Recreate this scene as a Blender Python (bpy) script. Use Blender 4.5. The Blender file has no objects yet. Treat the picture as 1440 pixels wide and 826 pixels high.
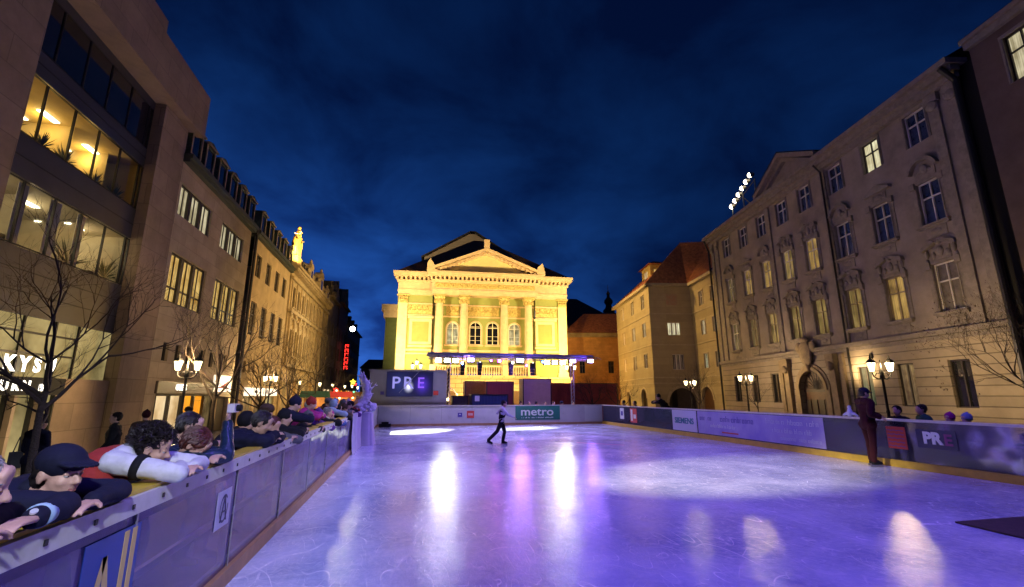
import bpy, bmesh, math, random
from mathutils import Vector, Matrix, noise
random.seed(7)
R_ = math.radians
# The scene is laid out in units of 0.8 m and brought to metres by the last lines of the script.
U = 0.8
SC = bpy.context.scene
COL = SC.collection

# ---------------------------------------------------------------- camera
cam_d = bpy.data.cameras.new('camera'); cam = bpy.data.objects.new('camera', cam_d); COL.objects.link(cam)
cam_d.sensor_width = 36.0; cam_d.lens = 650 / 1440 * 36.0; cam_d.clip_start = 0.05; cam_d.clip_end = 3000
cam.location = (0, 0, 2.05 * U); cam.rotation_euler = (R_(90 + 12.4), 0, R_(-12.4))
SC.camera = cam
# ---------------------------------------------------------------- view
SC.view_settings.view_transform = 'Standard'; SC.view_settings.look = 'None'
SC.view_settings.exposure = 0.0; SC.view_settings.gamma = 1.0
SC.view_settings.use_curve_mapping = False
try:
    SC.cycles.use_denoising = True; SC.cycles.use_light_tree = True
    SC.cycles.max_bounces = 6; SC.cycles.diffuse_bounces = 2; SC.cycles.glossy_bounces = 3
    SC.cycles.transparent_max_bounces = 10; SC.cycles.sample_clamp_indirect = 4.0
    SC.cycles.caustics_reflective = False; SC.cycles.caustics_refractive = False
except Exception: pass
# ---------------------------------------------------------------- world: dusk sky with broken cloud
W = bpy.data.worlds.new('World'); SC.world = W; W.use_nodes = True
nt = W.node_tree; nt.nodes.clear(); N = nt.nodes.new; L = nt.links.new
out = N('ShaderNodeOutputWorld'); bg = N('ShaderNodeBackground'); bg.inputs[1].default_value = 0.05
sky = N('ShaderNodeTexSky'); sky.sky_type = 'NISHITA'; sky.sun_disc = False
sky.sun_elevation = R_(-3.0); sky.sun_rotation = R_(-60)
tc = N('ShaderNodeTexCoord'); sep = N('ShaderNodeSeparateXYZ'); L(tc.outputs['Generated'], sep.inputs[0])
def mth(op, a, b=None, nodes=None):
    m = N('ShaderNodeMath'); m.operation = op
    for i, v in enumerate((a, b)):
        if v is None: continue
        if isinstance(v, (int, float)): m.inputs[i].default_value = v
        else: L(v, m.inputs[i])
    return m.outputs[0]
zc = mth('ADD', mth('MAXIMUM', sep.outputs[2], 0.0), 0.34)
cmb = N('ShaderNodeCombineXYZ'); L(mth('DIVIDE', sep.outputs[0], zc), cmb.inputs[0]); L(mth('DIVIDE', sep.outputs[1], zc), cmb.inputs[1])
nz = N('ShaderNodeTexNoise'); nz.inputs['Scale'].default_value = 2.6; nz.inputs['Detail'].default_value = 7; nz.inputs['Roughness'].default_value = 0.55
nz.inputs['Distortion'].default_value = 0.35; L(cmb.outputs[0], nz.inputs['Vector'])
nz2 = N('ShaderNodeTexNoise'); nz2.inputs['Scale'].default_value = 0.55; nz2.inputs['Detail'].default_value = 3; L(cmb.outputs[0], nz2.inputs['Vector'])
cr = N('ShaderNodeValToRGB'); cr.color_ramp.elements[0].position = 0.40; cr.color_ramp.elements[0].color = (0.48, 0.44, 0.50, 1)
cr.color_ramp.elements[1].position = 0.66; cr.color_ramp.elements[1].color = (2.0, 1.9, 1.6, 1)
mixn = mth('ADD', mth('MULTIPLY', nz.outputs[0], 0.62), mth('MULTIPLY', nz2.outputs[0], 0.38)); L(mixn, cr.inputs[0])
# the air is brighter low in the west (left of the theatre) after sunset
wst = N('ShaderNodeVectorMath'); wst.operation = 'DOT_PRODUCT'; L(tc.outputs['Generated'], wst.inputs[0]); wst.inputs[1].default_value = Vector((-0.30, 0.95, 0.05)).normalized()
wg = mth('POWER', mth('MAXIMUM', wst.outputs['Value'], 0.0), 5.0)
low = mth('POWER', mth('SUBTRACT', 1.0, mth('MAXIMUM', sep.outputs[2], 0.0)), 3.0)
glow = mth('ADD', 0.52, mth('MULTIPLY', mth('MULTIPLY', wg, low), 5.6))
tint = N('ShaderNodeMix'); tint.data_type = 'RGBA'; tint.blend_type = 'MULTIPLY'; tint.inputs[0].default_value = 1.0
L(sky.outputs[0], tint.inputs[6]); tint.inputs[7].default_value = (0.25, 0.5, 1.0, 1)
addb = N('ShaderNodeMix'); addb.data_type = 'RGBA'; addb.blend_type = 'ADD'; addb.inputs[0].default_value = 1.0
L(tint.outputs[2], addb.inputs[6]); addb.inputs[7].default_value = (0.045, 0.38, 2.2, 1)
m1 = N('ShaderNodeMix'); m1.data_type = 'RGBA'; m1.blend_type = 'MULTIPLY'; m1.inputs[0].default_value = 1.0
L(addb.outputs[2], m1.inputs[6]); L(cr.outputs[0], m1.inputs[7])
vs = N('ShaderNodeVectorMath'); vs.operation = 'SCALE'; L(m1.outputs[2], vs.inputs[0]); L(glow, vs.inputs['Scale'])
L(vs.outputs[0], bg.inputs[0]); L(bg.outputs[0], out.inputs[0])
# ---------------------------------------------------------------- sun: already set, only a trace of light left
sd = bpy.data.lights.new('sun', 'SUN'); sd.energy = 0.01; sd.angle = R_(10); sd.color = (0.7, 0.8, 1.0)
sun = bpy.data.objects.new('sun', sd); COL.objects.link(sun); sun.rotation_euler = (R_(86), 0, R_(60))

def light(kind, name, loc, energy, color, target=None, size=0.1, spot=60, blend=0.4, parent=None):
    d = bpy.data.lights.new(name, kind); d.energy = energy; d.color = color
    if kind == 'AREA': d.size = size
    else: d.shadow_soft_size = size
    if kind == 'SPOT': d.spot_size = R_(spot); d.spot_blend = blend
    o = bpy.data.objects.new(name, d); COL.objects.link(o); o.location = loc
    if target is not None:
        o.rotation_euler = (Vector(target) - Vector(loc)).to_track_quat('-Z', 'Y').to_euler()
    if parent is not None: o.parent = parent; 
    return o
VIO = (0.20, 0.12, 1.0); WARM = (1.0, 0.67, 0.32)
YEL = (1.0, 0.71, 0.28)
# effect lights on the ice; the violet ones are added overhead, unseen, without rigs
light('SPOT', 'violet_fill', (2.0, 3.5, 15), 4800, VIO, (2.0, 5, 0), 0.5, 90, 0.8)
light('SPOT', 'violet_fill', (10, 7, 15), 4800, VIO, (9.5, 9, 0), 0.5, 90, 0.8)
light('SPOT', 'violet_fill', (5, 19, 15), 9500, (0.34, 0.21, 1.0), (5, 19, 0), 0.5, 80, 0.8)
light('SPOT', 'violet_fill', (6, 29, 15), 13500, (0.50, 0.38, 1.0), (6, 29, 0), 0.5, 70, 0.8)
light('SPOT', 'pool_spot', (-12, 6, 13), 42000, (1.0, 0.90, 0.52), (8.7, 11.7, 0), 0.15, 14.8, 0.75)
light('SPOT', 'pool_spot', (-11.5, 14, 14), 190000, (1.0, 0.96, 0.62), (0.6, 28.2, 0), 0.1, 8.0, 0.2)
light('SPOT', 'pool_spot', (-11, 20, 14), 190000, (1.0, 0.98, 0.85), (7.4, 29.3, 0), 0.1, 6.5, 0.2)
light('SPOT', 'pink_spot', (16, 35, 6), 3500, (1.0, 0.12, 0.5), (6.4, 20.6, 0), 0.1, 9, 0.8)
light('SPOT', 'pink_spot', (16, 36, 6), 2500, (1.0, 0.12, 0.5), (7.2, 23.5, 0), 0.1, 12, 0.8)
# theatre floods
light('SPOT', 'theatre_flood', (-9, 53, 8), 27000, YEL, (9, 66, 12), 0.4, 85, 0.6)
light('SPOT', 'theatre_flood', (28, 50, 8), 28000, YEL, (13, 66, 12), 0.4, 85, 0.6)
light('SPOT', 'theatre_flood', (10, 46, 1), 30000, (1.0, 0.60, 0.14), (11, 66, 15), 0.4, 90, 0.6)
light('SPOT', 'theatre_flood', (.5, 61, 4), 3500, YEL, (1, 66, 10), 0.2, 110, 0.9)
light('SPOT', 'theatre_flood', (22, 59, 4), 3000, YEL, (22, 65, 10), 0.2, 110, 0.9)
# palace roof floods wash the left side of the square
light('SPOT', 'high_flood', (27.5, 38, 23.0), 68000, (1.0, 0.62, 0.22), (-14, 60, 9), 0.3, 50, 0.95)
light('SPOT', 'high_flood', (13, 58, 23.0), 17000, (1.0, 0.60, 0.18), (28, 56, 8), 0.12, 75, 0.5)  # unseen spot added in mid-air to brighten the corner house
light('SPOT', 'house_flood', (20, 57, 2.0), 10000, (1.0, 0.45, 0.06), (26, 73, 8), 0.15, 110, 0.8)
light('SPOT', 'high_flood', (-14, 56, 21), 30000, (1.0, 0.75, 0.4), (7, 83, 28), 0.3, 34, 0.6)  # unseen spot added to brighten the theatre's stage house wall
light('SPOT', 'stand_fill', (1.2, -5, 8), 5600, (0.74, 0.78, 1.0), (-3.0, 7.5, .9), 0.25, 34, 0.8)  # unseen fill added to brighten the spectators at the left rail
light('SPOT', 'barrier_fill', (6.5, 15, 9), 2600, (0.62, 0.62, 1.0), (-2.0, 13.5, .5), 0.2, 48, 0.9)  # unseen spot added to brighten the left barrier panels
light('SPOT', 'stand_fill', (.5, 8, 12), 1100, (0.74, 0.78, 1.0), (-4.0, 17, .9), 0.25, 30, 0.7)  # second added fill, for spectators farther along the rail
for p_, q_, e_ in (((23.4, 18.9, 3.6), (33, 15.5, 3.5), 900), ((27.9, 34.1, 3.6), (31.5, 33.2, 4), 420), ((28.5, 25.5, 3.4), (33, 24.5, 5), 500)):
    light('SPOT', 'wall_wash', p_, e_, WARM, q_, 0.2, 150, 0.9)  # spots added to brighten the palace wall, apart from the lanterns' own light
# ---------------------------------------------------------------- materials
def mat(name, color, rough=0.6, metal=0.0, var=0.0, vscale=2.0, bump=0.0, bscale=30.0, spec=0.5, coat=0.0, emis=None, estr=0.0, alpha=None, dark=None, rvar=0.0):
    m = bpy.data.materials.new(name); m.use_nodes = True; t = m.node_tree; b = t.nodes['Principled BSDF']
    c = tuple(color) + (1,)
    b.inputs['Base Color'].default_value = c; b.inputs['Roughness'].default_value = rough; b.inputs['Metallic'].default_value = metal
    b.inputs['Specular IOR Level'].default_value = spec
    if coat: b.inputs['Coat Weight'].default_value = coat; b.inputs['Coat Roughness'].default_value = 0.1
    tcn = t.nodes.new('ShaderNodeTexCoord')
    if var:
        n = t.nodes.new('ShaderNodeTexNoise'); n.inputs['Scale'].default_value = vscale; n.inputs['Detail'].default_value = 8; n.inputs['Roughness'].default_value = 0.65
        t.links.new(tcn.outputs['Object'], n.inputs['Vector'])
        r = t.nodes.new('ShaderNodeValToRGB'); r.color_ramp.elements[0].position = 0.3; r.color_ramp.elements[1].position = 0.7
        d = dark or tuple(x * (1 - var) for x in color)
        r.color_ramp.elements[0].color = tuple(d) + (1,); r.color_ramp.elements[1].color = tuple(min(1, x * (1 + var * 0.4)) for x in color) + (1,)
        t.links.new(n.outputs[0], r.inputs[0]); t.links.new(r.outputs[0], b.inputs['Base Color'])
        if rvar:
            mr = t.nodes.new('ShaderNodeMapRange'); mr.inputs[3].default_value = max(0.02, rough - rvar); mr.inputs[4].default_value = rough + rvar
            t.links.new(n.outputs[0], mr.inputs[0]); t.links.new(mr.outputs[0], b.inputs['Roughness'])
    if bump:
        n2 = t.nodes.new('ShaderNodeTexNoise'); n2.inputs['Scale'].default_value = bscale; n2.inputs['Detail'].default_value = 5
        t.links.new(tcn.outputs['Object'], n2.inputs['Vector'])
        bp = t.nodes.new('ShaderNodeBump'); bp.inputs['Strength'].default_value = bump; bp.inputs['Distance'].default_value = 0.05
        t.links.new(n2.outputs[0], bp.inputs['Height']); t.links.new(bp.outputs[0], b.inputs['Normal'])
    if emis: b.inputs['Emission Color'].default_value = tuple(emis) + (1,); b.inputs['Emission Strength'].default_value = estr
    if alpha is not None: b.inputs['Alpha'].default_value = alpha
    return m

def stone_mat(name, color, bw=1.2, bh=0.45, groove=0.02, var=0.2, bump=0.35, mortar=0.75):
    """ashlar: a brick pattern in (x, z) of the object, with dirt"""
    m = bpy.data.materials.new(name); m.use_nodes = True; t = m.node_tree; b = t.nodes['Principled BSDF']
    b.inputs['Roughness'].default_value = 0.8; b.inputs['Specular IOR Level'].default_value = 0.3
    tcn = t.nodes.new('ShaderNodeTexCoord'); sp = t.nodes.new('ShaderNodeSeparateXYZ'); cb = t.nodes.new('ShaderNodeCombineXYZ')
    t.links.new(tcn.outputs['Object'], sp.inputs[0])
    ad = t.nodes.new('ShaderNodeMath'); ad.operation = 'ADD'; t.links.new(sp.outputs[0], ad.inputs[0]); t.links.new(sp.outputs[1], ad.inputs[1])
    t.links.new(ad.outputs[0], cb.inputs[0]); t.links.new(sp.outputs[2], cb.inputs[1])
    br = t.nodes.new('ShaderNodeTexBrick'); t.links.new(cb.outputs[0], br.inputs['Vector'])
    br.inputs['Scale'].default_value = 1.0; br.inputs['Brick Width'].default_value = bw; br.inputs['Row Height'].default_value = bh
    br.inputs['Mortar Size'].default_value = groove; br.inputs['Mortar Smooth'].default_value = 0.4
    c = Vector(color); br.inputs['Color1'].default_value = (*(c * 1.06), 1); br.inputs['Color2'].default_value = (*(c * 0.88), 1); br.inputs['Mortar'].default_value = (*(c * mortar), 1)
    n = t.nodes.new('ShaderNodeTexNoise'); n.inputs['Scale'].default_value = 0.6; n.inputs['Detail'].default_value = 9; n.inputs['Roughness'].default_value = 0.7
    t.links.new(tcn.outputs['Object'], n.inputs['Vector'])
    r = t.nodes.new('ShaderNodeValToRGB'); r.color_ramp.elements[0].position = 0.32; r.color_ramp.elements[1].position = 0.68
    r.color_ramp.elements[0].color = (1 - var, 1 - var, 1 - var, 1); r.color_ramp.elements[1].color = (1, 1, 1, 1); t.links.new(n.outputs[0], r.inputs[0])
    mx = t.nodes.new('ShaderNodeMix'); mx.data_type = 'RGBA'; mx.blend_type = 'MULTIPLY'; mx.inputs[0].default_value = 1
    t.links.new(br.outputs[0], mx.inputs[6]); t.links.new(r.outputs[0], mx.inputs[7]); t.links.new(mx.outputs[2], b.inputs['Base Color'])
    n3 = t.nodes.new('ShaderNodeTexNoise'); n3.inputs['Scale'].default_value = 25; t.links.new(tcn.outputs['Object'], n3.inputs['Vector'])
    s2 = t.nodes.new('ShaderNodeMath'); s2.operation = 'MULTIPLY_ADD'; s2.inputs[1].default_value = -1.0; t.links.new(br.outputs['Fac'], s2.inputs[0])
    s3 = t.nodes.new('ShaderNodeMath'); s3.operation = 'MULTIPLY'; s3.inputs[1].default_value = 0.3; t.links.new(n3.outputs[0], s3.inputs[0]); t.links.new(s3.outputs[0], s2.inputs[2])
    bp = t.nodes.new('ShaderNodeBump'); bp.inputs['Strength'].default_value = bump; bp.inputs['Distance'].default_value = 0.03
    t.links.new(s2.outputs[0], bp.inputs['Height']); t.links.new(bp.outputs[0], b.inputs['Normal'])
    return m

def roof_mat(name, c1, c2, sc=5.0):
    m = bpy.data.materials.new(name); m.use_nodes = True; t = m.node_tree; b = t.nodes['Principled BSDF']; b.inputs['Roughness'].default_value = 0.8
    tcn = t.nodes.new('ShaderNodeTexCoord')
    wv = t.nodes.new('ShaderNodeTexWave'); wv.bands_direction = 'Z'; wv.inputs['Scale'].default_value = sc; wv.inputs['Distortion'].default_value = 1.2; wv.inputs['Detail Scale'].default_value = 3
    t.links.new(tcn.outputs['Object'], wv.inputs['Vector'])
    n = t.nodes.new('ShaderNodeTexNoise'); n.inputs['Scale'].default_value = 3; n.inputs['Detail'].default_value = 9; t.links.new(tcn.outputs['Object'], n.inputs['Vector'])
    r = t.nodes.new('ShaderNodeValToRGB'); r.color_ramp.elements[0].position = 0.35; r.color_ramp.elements[1].position = 0.65
    r.color_ramp.elements[0].color = (*c1, 1); r.color_ramp.elements[1].color = (*c2, 1); t.links.new(n.outputs[0], r.inputs[0]); t.links.new(r.outputs[0], b.inputs['Base Color'])
    bp = t.nodes.new('ShaderNodeBump'); bp.inputs['Strength'].default_value = 0.6; bp.inputs['Distance'].default_value = 0.05
    t.links.new(wv.outputs[0], bp.inputs['Height']); t.links.new(bp.outputs[0], b.inputs['Normal'])
    return m

def lit_mat(name, c1, c2, strength, scale=2.5, folds=True):
    """lit room behind a window: curtain folds and patches of light, plus a glossy pane"""
    m = bpy.data.materials.new(name); m.use_nodes = True; t = m.node_tree; b = t.nodes['Principled BSDF']
    b.inputs['Base Color'].default_value = (0.03, 0.03, 0.03, 1); b.inputs['Roughness'].default_value = 0.15
    tcn = t.nodes.new('ShaderNodeTexCoord')
    oi = t.nodes.new('ShaderNodeObjectInfo')
    vm = t.nodes.new('ShaderNodeVectorMath'); vm.operation = 'MULTIPLY_ADD'; t.links.new(oi.outputs['Random'], vm.inputs[1]); vm.inputs[0].default_value = (37, 11, 23)
    t.links.new(tcn.outputs['Object'], vm.inputs[2])
    n = t.nodes.new('ShaderNodeTexNoise'); n.inputs['Scale'].default_value = scale * 0.5; n.inputs['Detail'].default_value = 3; t.links.new(vm.outputs[0], n.inputs['Vector'])
    mp = t.nodes.new('ShaderNodeMapping'); mp.inputs['Scale'].default_value = (scale * 3.2, 0.01, 0.25); t.links.new(vm.outputs[0], mp.inputs[0])
    n2 = t.nodes.new('ShaderNodeTexNoise'); n2.inputs['Scale'].default_value = 2.0; n2.inputs['Detail'].default_value = 2; t.links.new(mp.outputs[0], n2.inputs['Vector'])
    a = t.nodes.new('ShaderNodeMath'); a.operation = 'MULTIPLY'; t.links.new(n.outputs[0], a.inputs[0]); t.links.new(n2.outputs[0], a.inputs[1]) if folds else None
    if not folds: a.inputs[1].default_value = 0.5
    r = t.nodes.new('ShaderNodeValToRGB'); r.color_ramp.elements[0].position = 0.14; r.color_ramp.elements[1].position = 0.36
    r.color_ramp.elements[0].color = (*c1, 1); r.color_ramp.elements[1].color = (*c2, 1); t.links.new(a.outputs[0], r.inputs[0])
    t.links.new(r.outputs[0], b.inputs['Emission Color']); b.inputs['Emission Strength'].default_value = strength
    return m

def ice_material():
    m = bpy.data.materials.new('rink_ice'); m.use_nodes = True; t = m.node_tree; b = t.nodes['Principled BSDF']; n = t.nodes.new; l = t.links.new
    tcn = n('ShaderNodeTexCoord')
    def noi(scale, det=6, rough=0.6, dist=0.0, map_=None):
        q = n('ShaderNodeTexNoise'); q.inputs['Scale'].default_value = scale; q.inputs['Detail'].default_value = det; q.inputs['Roughness'].default_value = rough; q.inputs['Distortion'].default_value = dist
        if map_:
            mp = n('ShaderNodeMapping'); mp.inputs['Scale'].default_value = map_[0]; mp.inputs['Rotation'].default_value = (0, 0, map_[1]); l(tcn.outputs['Object'], mp.inputs[0]); l(mp.outputs[0], q.inputs['Vector'])
        else: l(tcn.outputs['Object'], q.inputs['Vector'])
        return q.outputs[0]
    def ramp(i, p0, p1, c0=(0, 0, 0, 1), c1=(1, 1, 1, 1)):
        r = n('ShaderNodeValToRGB'); r.color_ramp.elements[0].position = p0; r.color_ramp.elements[1].position = p1; r.color_ramp.elements[0].color = c0; r.color_ramp.elements[1].color = c1; l(i, r.inputs[0]); return r.outputs[0]
    def mm(op, a, b_):
        q = n('ShaderNodeMath'); q.operation = op
        for i, v in enumerate((a, b_)):
            if isinstance(v, (int, float)): q.inputs[i].default_value = v
            else: l(v, q.inputs[i])
        return q.outputs[0]
    # skate scratches: thin iso-lines of several stretched, curving noise fields
    def scratch(scale, rot, w, seed):
        mp = n('ShaderNodeMapping'); mp.inputs['Scale'].default_value = (scale, scale * 0.35, 1); mp.inputs['Rotation'].default_value = (0, 0, rot); mp.inputs['Location'].default_value = (seed, seed * 2, 0)
        l(tcn.outputs['Object'], mp.inputs[0])
        q = n('ShaderNodeTexNoise'); q.inputs['Scale'].default_value = 1.0; q.inputs['Detail'].default_value = 1.5; l(mp.outputs[0], q.inputs['Vector'])
        fr = mm('FRACT', mm('MULTIPLY', q.outputs[0], 14.0), 0.0)
        d = mm('ABSOLUTE', mm('SUBTRACT', fr, 0.5), 0.0)
        line = ramp(d, 0.0, w, (1, 1, 1, 1), (0, 0, 0, 1))
        br = ramp(noi(0.8 + scale * .5, 3, 0.5, 0.0, ((1, 1, 1), rot * 2 + seed)), 0.50, 0.70)
        return mm('MULTIPLY', line, br)
    s = mm('MAXIMUM', mm('MAXIMUM', scratch(0.42, 0.4, 0.035, 3), scratch(0.5, 1.7, 0.035, 9)), mm('MAXIMUM', mm('MAXIMUM', scratch(1.2, 2.6, 0.06, 5), scratch(0.8, -0.5, 0.045, 14)), mm('MAXIMUM', scratch(2.2, 1.1, 0.07, 21), scratch(2.6, 0.2, 0.08, 33))))
    snow = ramp(noi(9.0, 10, 0.75), 0.45, 0.75)      # shaved ice
    wear = ramp(noi(0.55, 9, 0.62, 0.6), 0.34, 0.68)
    base = n('ShaderNodeMix'); base.data_type = 'RGBA'; l(wear, base.inputs[0]); base.inputs[6].default_value = (0.30, 0.36, 0.55, 1); base.inputs[7].default_value = (0.66, 0.71, 0.86, 1)
    b2 = n('ShaderNodeMix'); b2.data_type = 'RGBA'; l(mm('MINIMUM', mm('ADD', mm('MULTIPLY', s, 1.0), mm('MULTIPLY', snow, 0.55)), 1.0), b2.inputs[0]); l(base.outputs[2], b2.inputs[6]); b2.inputs[7].default_value = (0.95, 0.95, 0.97, 1)
    l(b2.outputs[2], b.inputs['Base Color'])
    rg = mm('ADD', mm('ADD', 0.05, mm('MULTIPLY', wear, 0.10)), mm('ADD', mm('MULTIPLY', s, 0.2), mm('MULTIPLY', snow, 0.10))); l(rg, b.inputs['Roughness'])
    b.inputs['Specular IOR Level'].default_value = 0.62
    h = mm('ADD', mm('ADD', mm('MULTIPLY', noi(3.0, 6, 0.55), 0.8), mm('MULTIPLY', noi(22, 5, 0.65), 0.30)), mm('MULTIPLY', s, -0.10))
    bp = n('ShaderNodeBump'); bp.inputs['Strength'].default_value = 0.27; bp.inputs['Distance'].default_value = 0.04; l(h, bp.inputs['Height']); l(bp.outputs[0], b.inputs['Normal'])
    return m

def acrylic(name, tint, haze, clear):
    """hazy scratched plastic sheet: part clear, part milky, glossy on top"""
    m = bpy.data.materials.new(name); m.use_nodes = True; t = m.node_tree; t.nodes.clear(); n = t.nodes.new; l = t.links.new
    o = n('ShaderNodeOutputMaterial'); tr = n('ShaderNodeBsdfTransparent'); tr.inputs[0].default_value = (*clear, 1)
    pb = n('ShaderNodeBsdfPrincipled'); pb.inputs['Base Color'].default_value = (*tint, 1); pb.inputs['Roughness'].default_value = 0.5
    gl = n('ShaderNodeBsdfGlossy'); gl.inputs['Roughness'].default_value = 0.10
    tcn = n('ShaderNodeTexCoord')
    q = n('ShaderNodeTexNoise'); q.inputs['Scale'].default_value = 1.3; q.inputs['Detail'].default_value = 8; q.inputs['Roughness'].default_value = 0.7; l(tcn.outputs['Object'], q.inputs['Vector'])
    mr = n('ShaderNodeMapRange'); mr.inputs[1].default_value = 0.35; mr.inputs[2].default_value = 0.7; mr.inputs[3].default_value = haze * 0.6; mr.inputs[4].default_value = haze * 1.4; l(q.outputs[0], mr.inputs[0])
    m1_ = n('ShaderNodeMixShader'); l(mr.outputs[0], m1_.inputs[0]); l(tr.outputs[0], m1_.inputs[1]); l(pb.outputs[0], m1_.inputs[2])
    fr = n('ShaderNodeFresnel'); fr.inputs[0].default_value = 1.9
    wv = n('ShaderNodeTexNoise'); wv.inputs['Scale'].default_value = 1.6; wv.inputs['Detail'].default_value = 1; mq = n('ShaderNodeMapping'); mq.inputs['Scale'].default_value = (1, .6, 1.0); l(tcn.outputs['Object'], mq.inputs[0]); l(mq.outputs[0], wv.inputs['Vector'])
    bp = n('ShaderNodeBump'); bp.inputs['Strength'].default_value = 0.3; bp.inputs['Distance'].default_value = 0.09; l(wv.outputs[0], bp.inputs['Height']); l(bp.outputs[0], gl.inputs['Normal'])
    m2_ = n('ShaderNodeMixShader'); l(fr.outputs[0], m2_.inputs[0]); l(m1_.outputs[0], m2_.inputs[1]); l(gl.outputs[0], m2_.inputs[2]); l(m2_.outputs[0], o.inputs[0])
    return m

def glass_mat(name, tint=(1, 1, 1)):
    m = bpy.data.materials.new(name); m.use_nodes = True; t = m.node_tree; t.nodes.clear(); n = t.nodes.new; l = t.links.new
    o = n('ShaderNodeOutputMaterial'); tr = n('ShaderNodeBsdfTransparent'); tr.inputs[0].default_value = (*tint, 1)
    gl = n('ShaderNodeBsdfGlossy'); gl.inputs['Roughness'].default_value = 0.02; fr = n('ShaderNodeFresnel'); fr.inputs[0].default_value = 1.5
    mx = n('ShaderNodeMixShader'); l(fr.outputs[0], mx.inputs[0]); l(tr.outputs[0], mx.inputs[1]); l(gl.outputs[0], mx.inputs[2]); l(mx.outputs[0], o.inputs[0])
    return m

M = {}
M['ice'] = ice_material()
M['cobble'] = mat('cobbles', (0.10, 0.09, 0.085), 0.55, var=0.5, vscale=3, bump=0.8, bscale=9)
M['ashlar_office'] = stone_mat('sandstone_panels', (0.32, 0.235, 0.165), 2.2, 1.15, 0.02, 0.35, 0.35, 0.65)
M['ashlar_beige'] = stone_mat('beige_panels', (0.52, 0.42, 0.28), 1.6, 0.9, 0.02, 0.3, 0.3, 0.7)
M['plaster_yellow'] = mat('ochre_plaster', (0.52, 0.40, 0.21), 0.85, var=0.3, vscale=0.8, bump=0.15)
M['stucco_gold'] = mat('gold_stucco', (0.50, 0.38, 0.19), 0.8, var=0.35, vscale=1.4, bump=0.4, bscale=8)
M['dark_cladding'] = mat('dark_cladding', (0.045, 0.045, 0.055), 0.35, var=0.3, vscale=1)
M['dark_metal'] = mat('dark_metal', (0.03, 0.03, 0.03), 0.45, 0.6)
M['dark_paint'] = mat('dark_painted_frame', (0.035, 0.028, 0.022), 0.5)
M['green_roof'] = roof_mat('copper_green_roof', (0.03, 0.05, 0.035), (0.06, 0.09, 0.06), 3)
M['slate'] = roof_mat('dark_slate', (0.020, 0.018, 0.018), (0.045, 0.038, 0.036), 6)
M['tile_brown'] = roof_mat('brown_tiles', (0.07, 0.035, 0.02), (0.14, 0.07, 0.04), 6)
M['tile_red'] = roof_mat('red_tiles', (0.22, 0.065, 0.025), (0.42, 0.14, 0.05), 6)
M['palace'] = mat('palace_plaster', (0.31, 0.265, 0.22), 0.85, var=0.45, vscale=0.45, bump=0.25, bscale=12)
M['palace_base'] = stone_mat('palace_rustication', (0.40, 0.34, 0.25), 30.0, 0.52, 0.035, 0.3, 0.7, 0.5)
M['palace_trim'] = mat('palace_stone_trim', (0.27, 0.235, 0.195), 0.8, var=0.35, vscale=3, bump=0.4, bscale=20)
M['corner_house'] = stone_mat('corner_house_plaster', (0.44, 0.36, 0.21), 40.0, 0.9, 0.02, 0.25, 0.3, 0.8)
M['theatre_green'] = mat('theatre_green_plaster', (0.24, 0.28, 0.10), 0.85, var=0.15, vscale=1)
M['theatre_cream'] = mat('theatre_cream_stone', (0.60, 0.46, 0.32), 0.75, var=0.22, vscale=1.5, bump=0.3, bscale=10)
M['theatre_relief'] = mat('theatre_relief', (0.52, 0.42, 0.17), 0.75, var=0.55, vscale=4, bump=1.0, bscale=5)
M['theatre_rust'] = stone_mat('theatre_rustication', (0.56, 0.44, 0.26), 1.6, 0.6, 0.05, 0.25, 0.8, 0.45)
M['orange_wall'] = stone_mat('orange_wall', (0.40, 0.20, 0.07), 0.9, 0.35, 0.02, 0.4, 0.4, 0.8)
M['white_frame'] = mat('white_window_frame', (0.70, 0.67, 0.60), 0.5)
M['glass_dark'] = mat('dark_window_glass', (0.012, 0.014, 0.022), 0.08, spec=0.9, var=0.5, vscale=1.2)
M['glass_blue'] = mat('curtained_dark_glass', (0.045, 0.05, 0.08), 0.12, spec=0.9, var=0.75, vscale=2.4)
M['glass_grey'] = mat('grey_curtain_glass', (0.16, 0.14, 0.11), 0.2, spec=0.8, var=0.6, vscale=2.5)
M['lit_yellow'] = lit_mat('lit_window_yellow', (0.40, 0.20, 0.03), (1.0, 0.68, 0.22), 0.75)
M['lit_amber'] = lit_mat('lit_window_amber', (0.09, 0.05, 0.015), (0.58, 0.36, 0.10), 0.75)
M['lit_pale'] = lit_mat('lit_window_pale', (0.50, 0.42, 0.22), (1.0, 0.95, 0.62), 0.95)
M['lit_dim'] = lit_mat('lit_window_dim', (0.05, 0.035, 0.012), (0.22, 0.15, 0.06), 0.8)
M['lit_green'] = lit_mat('lit_window_green', (0.12, 0.16, 0.09), (0.52, 0.62, 0.42), 0.8)
M['lit_shop'] = lit_mat('lit_shop_window', (0.38, 0.22, 0.08), (1.0, 0.80, 0.48), 1.3, 1.0, False)
M['lit_orange'] = lit_mat('lit_shop_orange', (0.75, 0.25, 0.01), (1.0, 0.42, 0.03), 1.2, 1.0, False)
M['glow_white'] = mat('glowing_white', (0.8, 0.8, 0.8), emis=(1, 0.93, 0.82), estr=2.2)
M['glow_lantern'] = mat('glowing_lantern_glass', (0.8, 0.75, 0.6), emis=(1, 0.80, 0.40), estr=5.5)
M['lamp_hot'] = mat('discharge_lamp', (1, 1, 1), emis=(0.95, 0.95, 1), estr=30)
M['lamp_white'] = mat('white_floodlamp', (1, 1, 1), emis=(1, 0.86, 0.62), estr=14)
M['led_violet'] = mat('violet_led', (1, 1, 1), emis=(0.62, 0.45, 1), estr=26)
M['led_magenta'] = mat('magenta_led', (1, 1, 1), emis=(0.9, 0.06, 1.0), estr=95)
M['led_blue'] = mat('blue_led', (1, 1, 1), emis=(0.05, 0.2, 1.0), estr=120)
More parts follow.
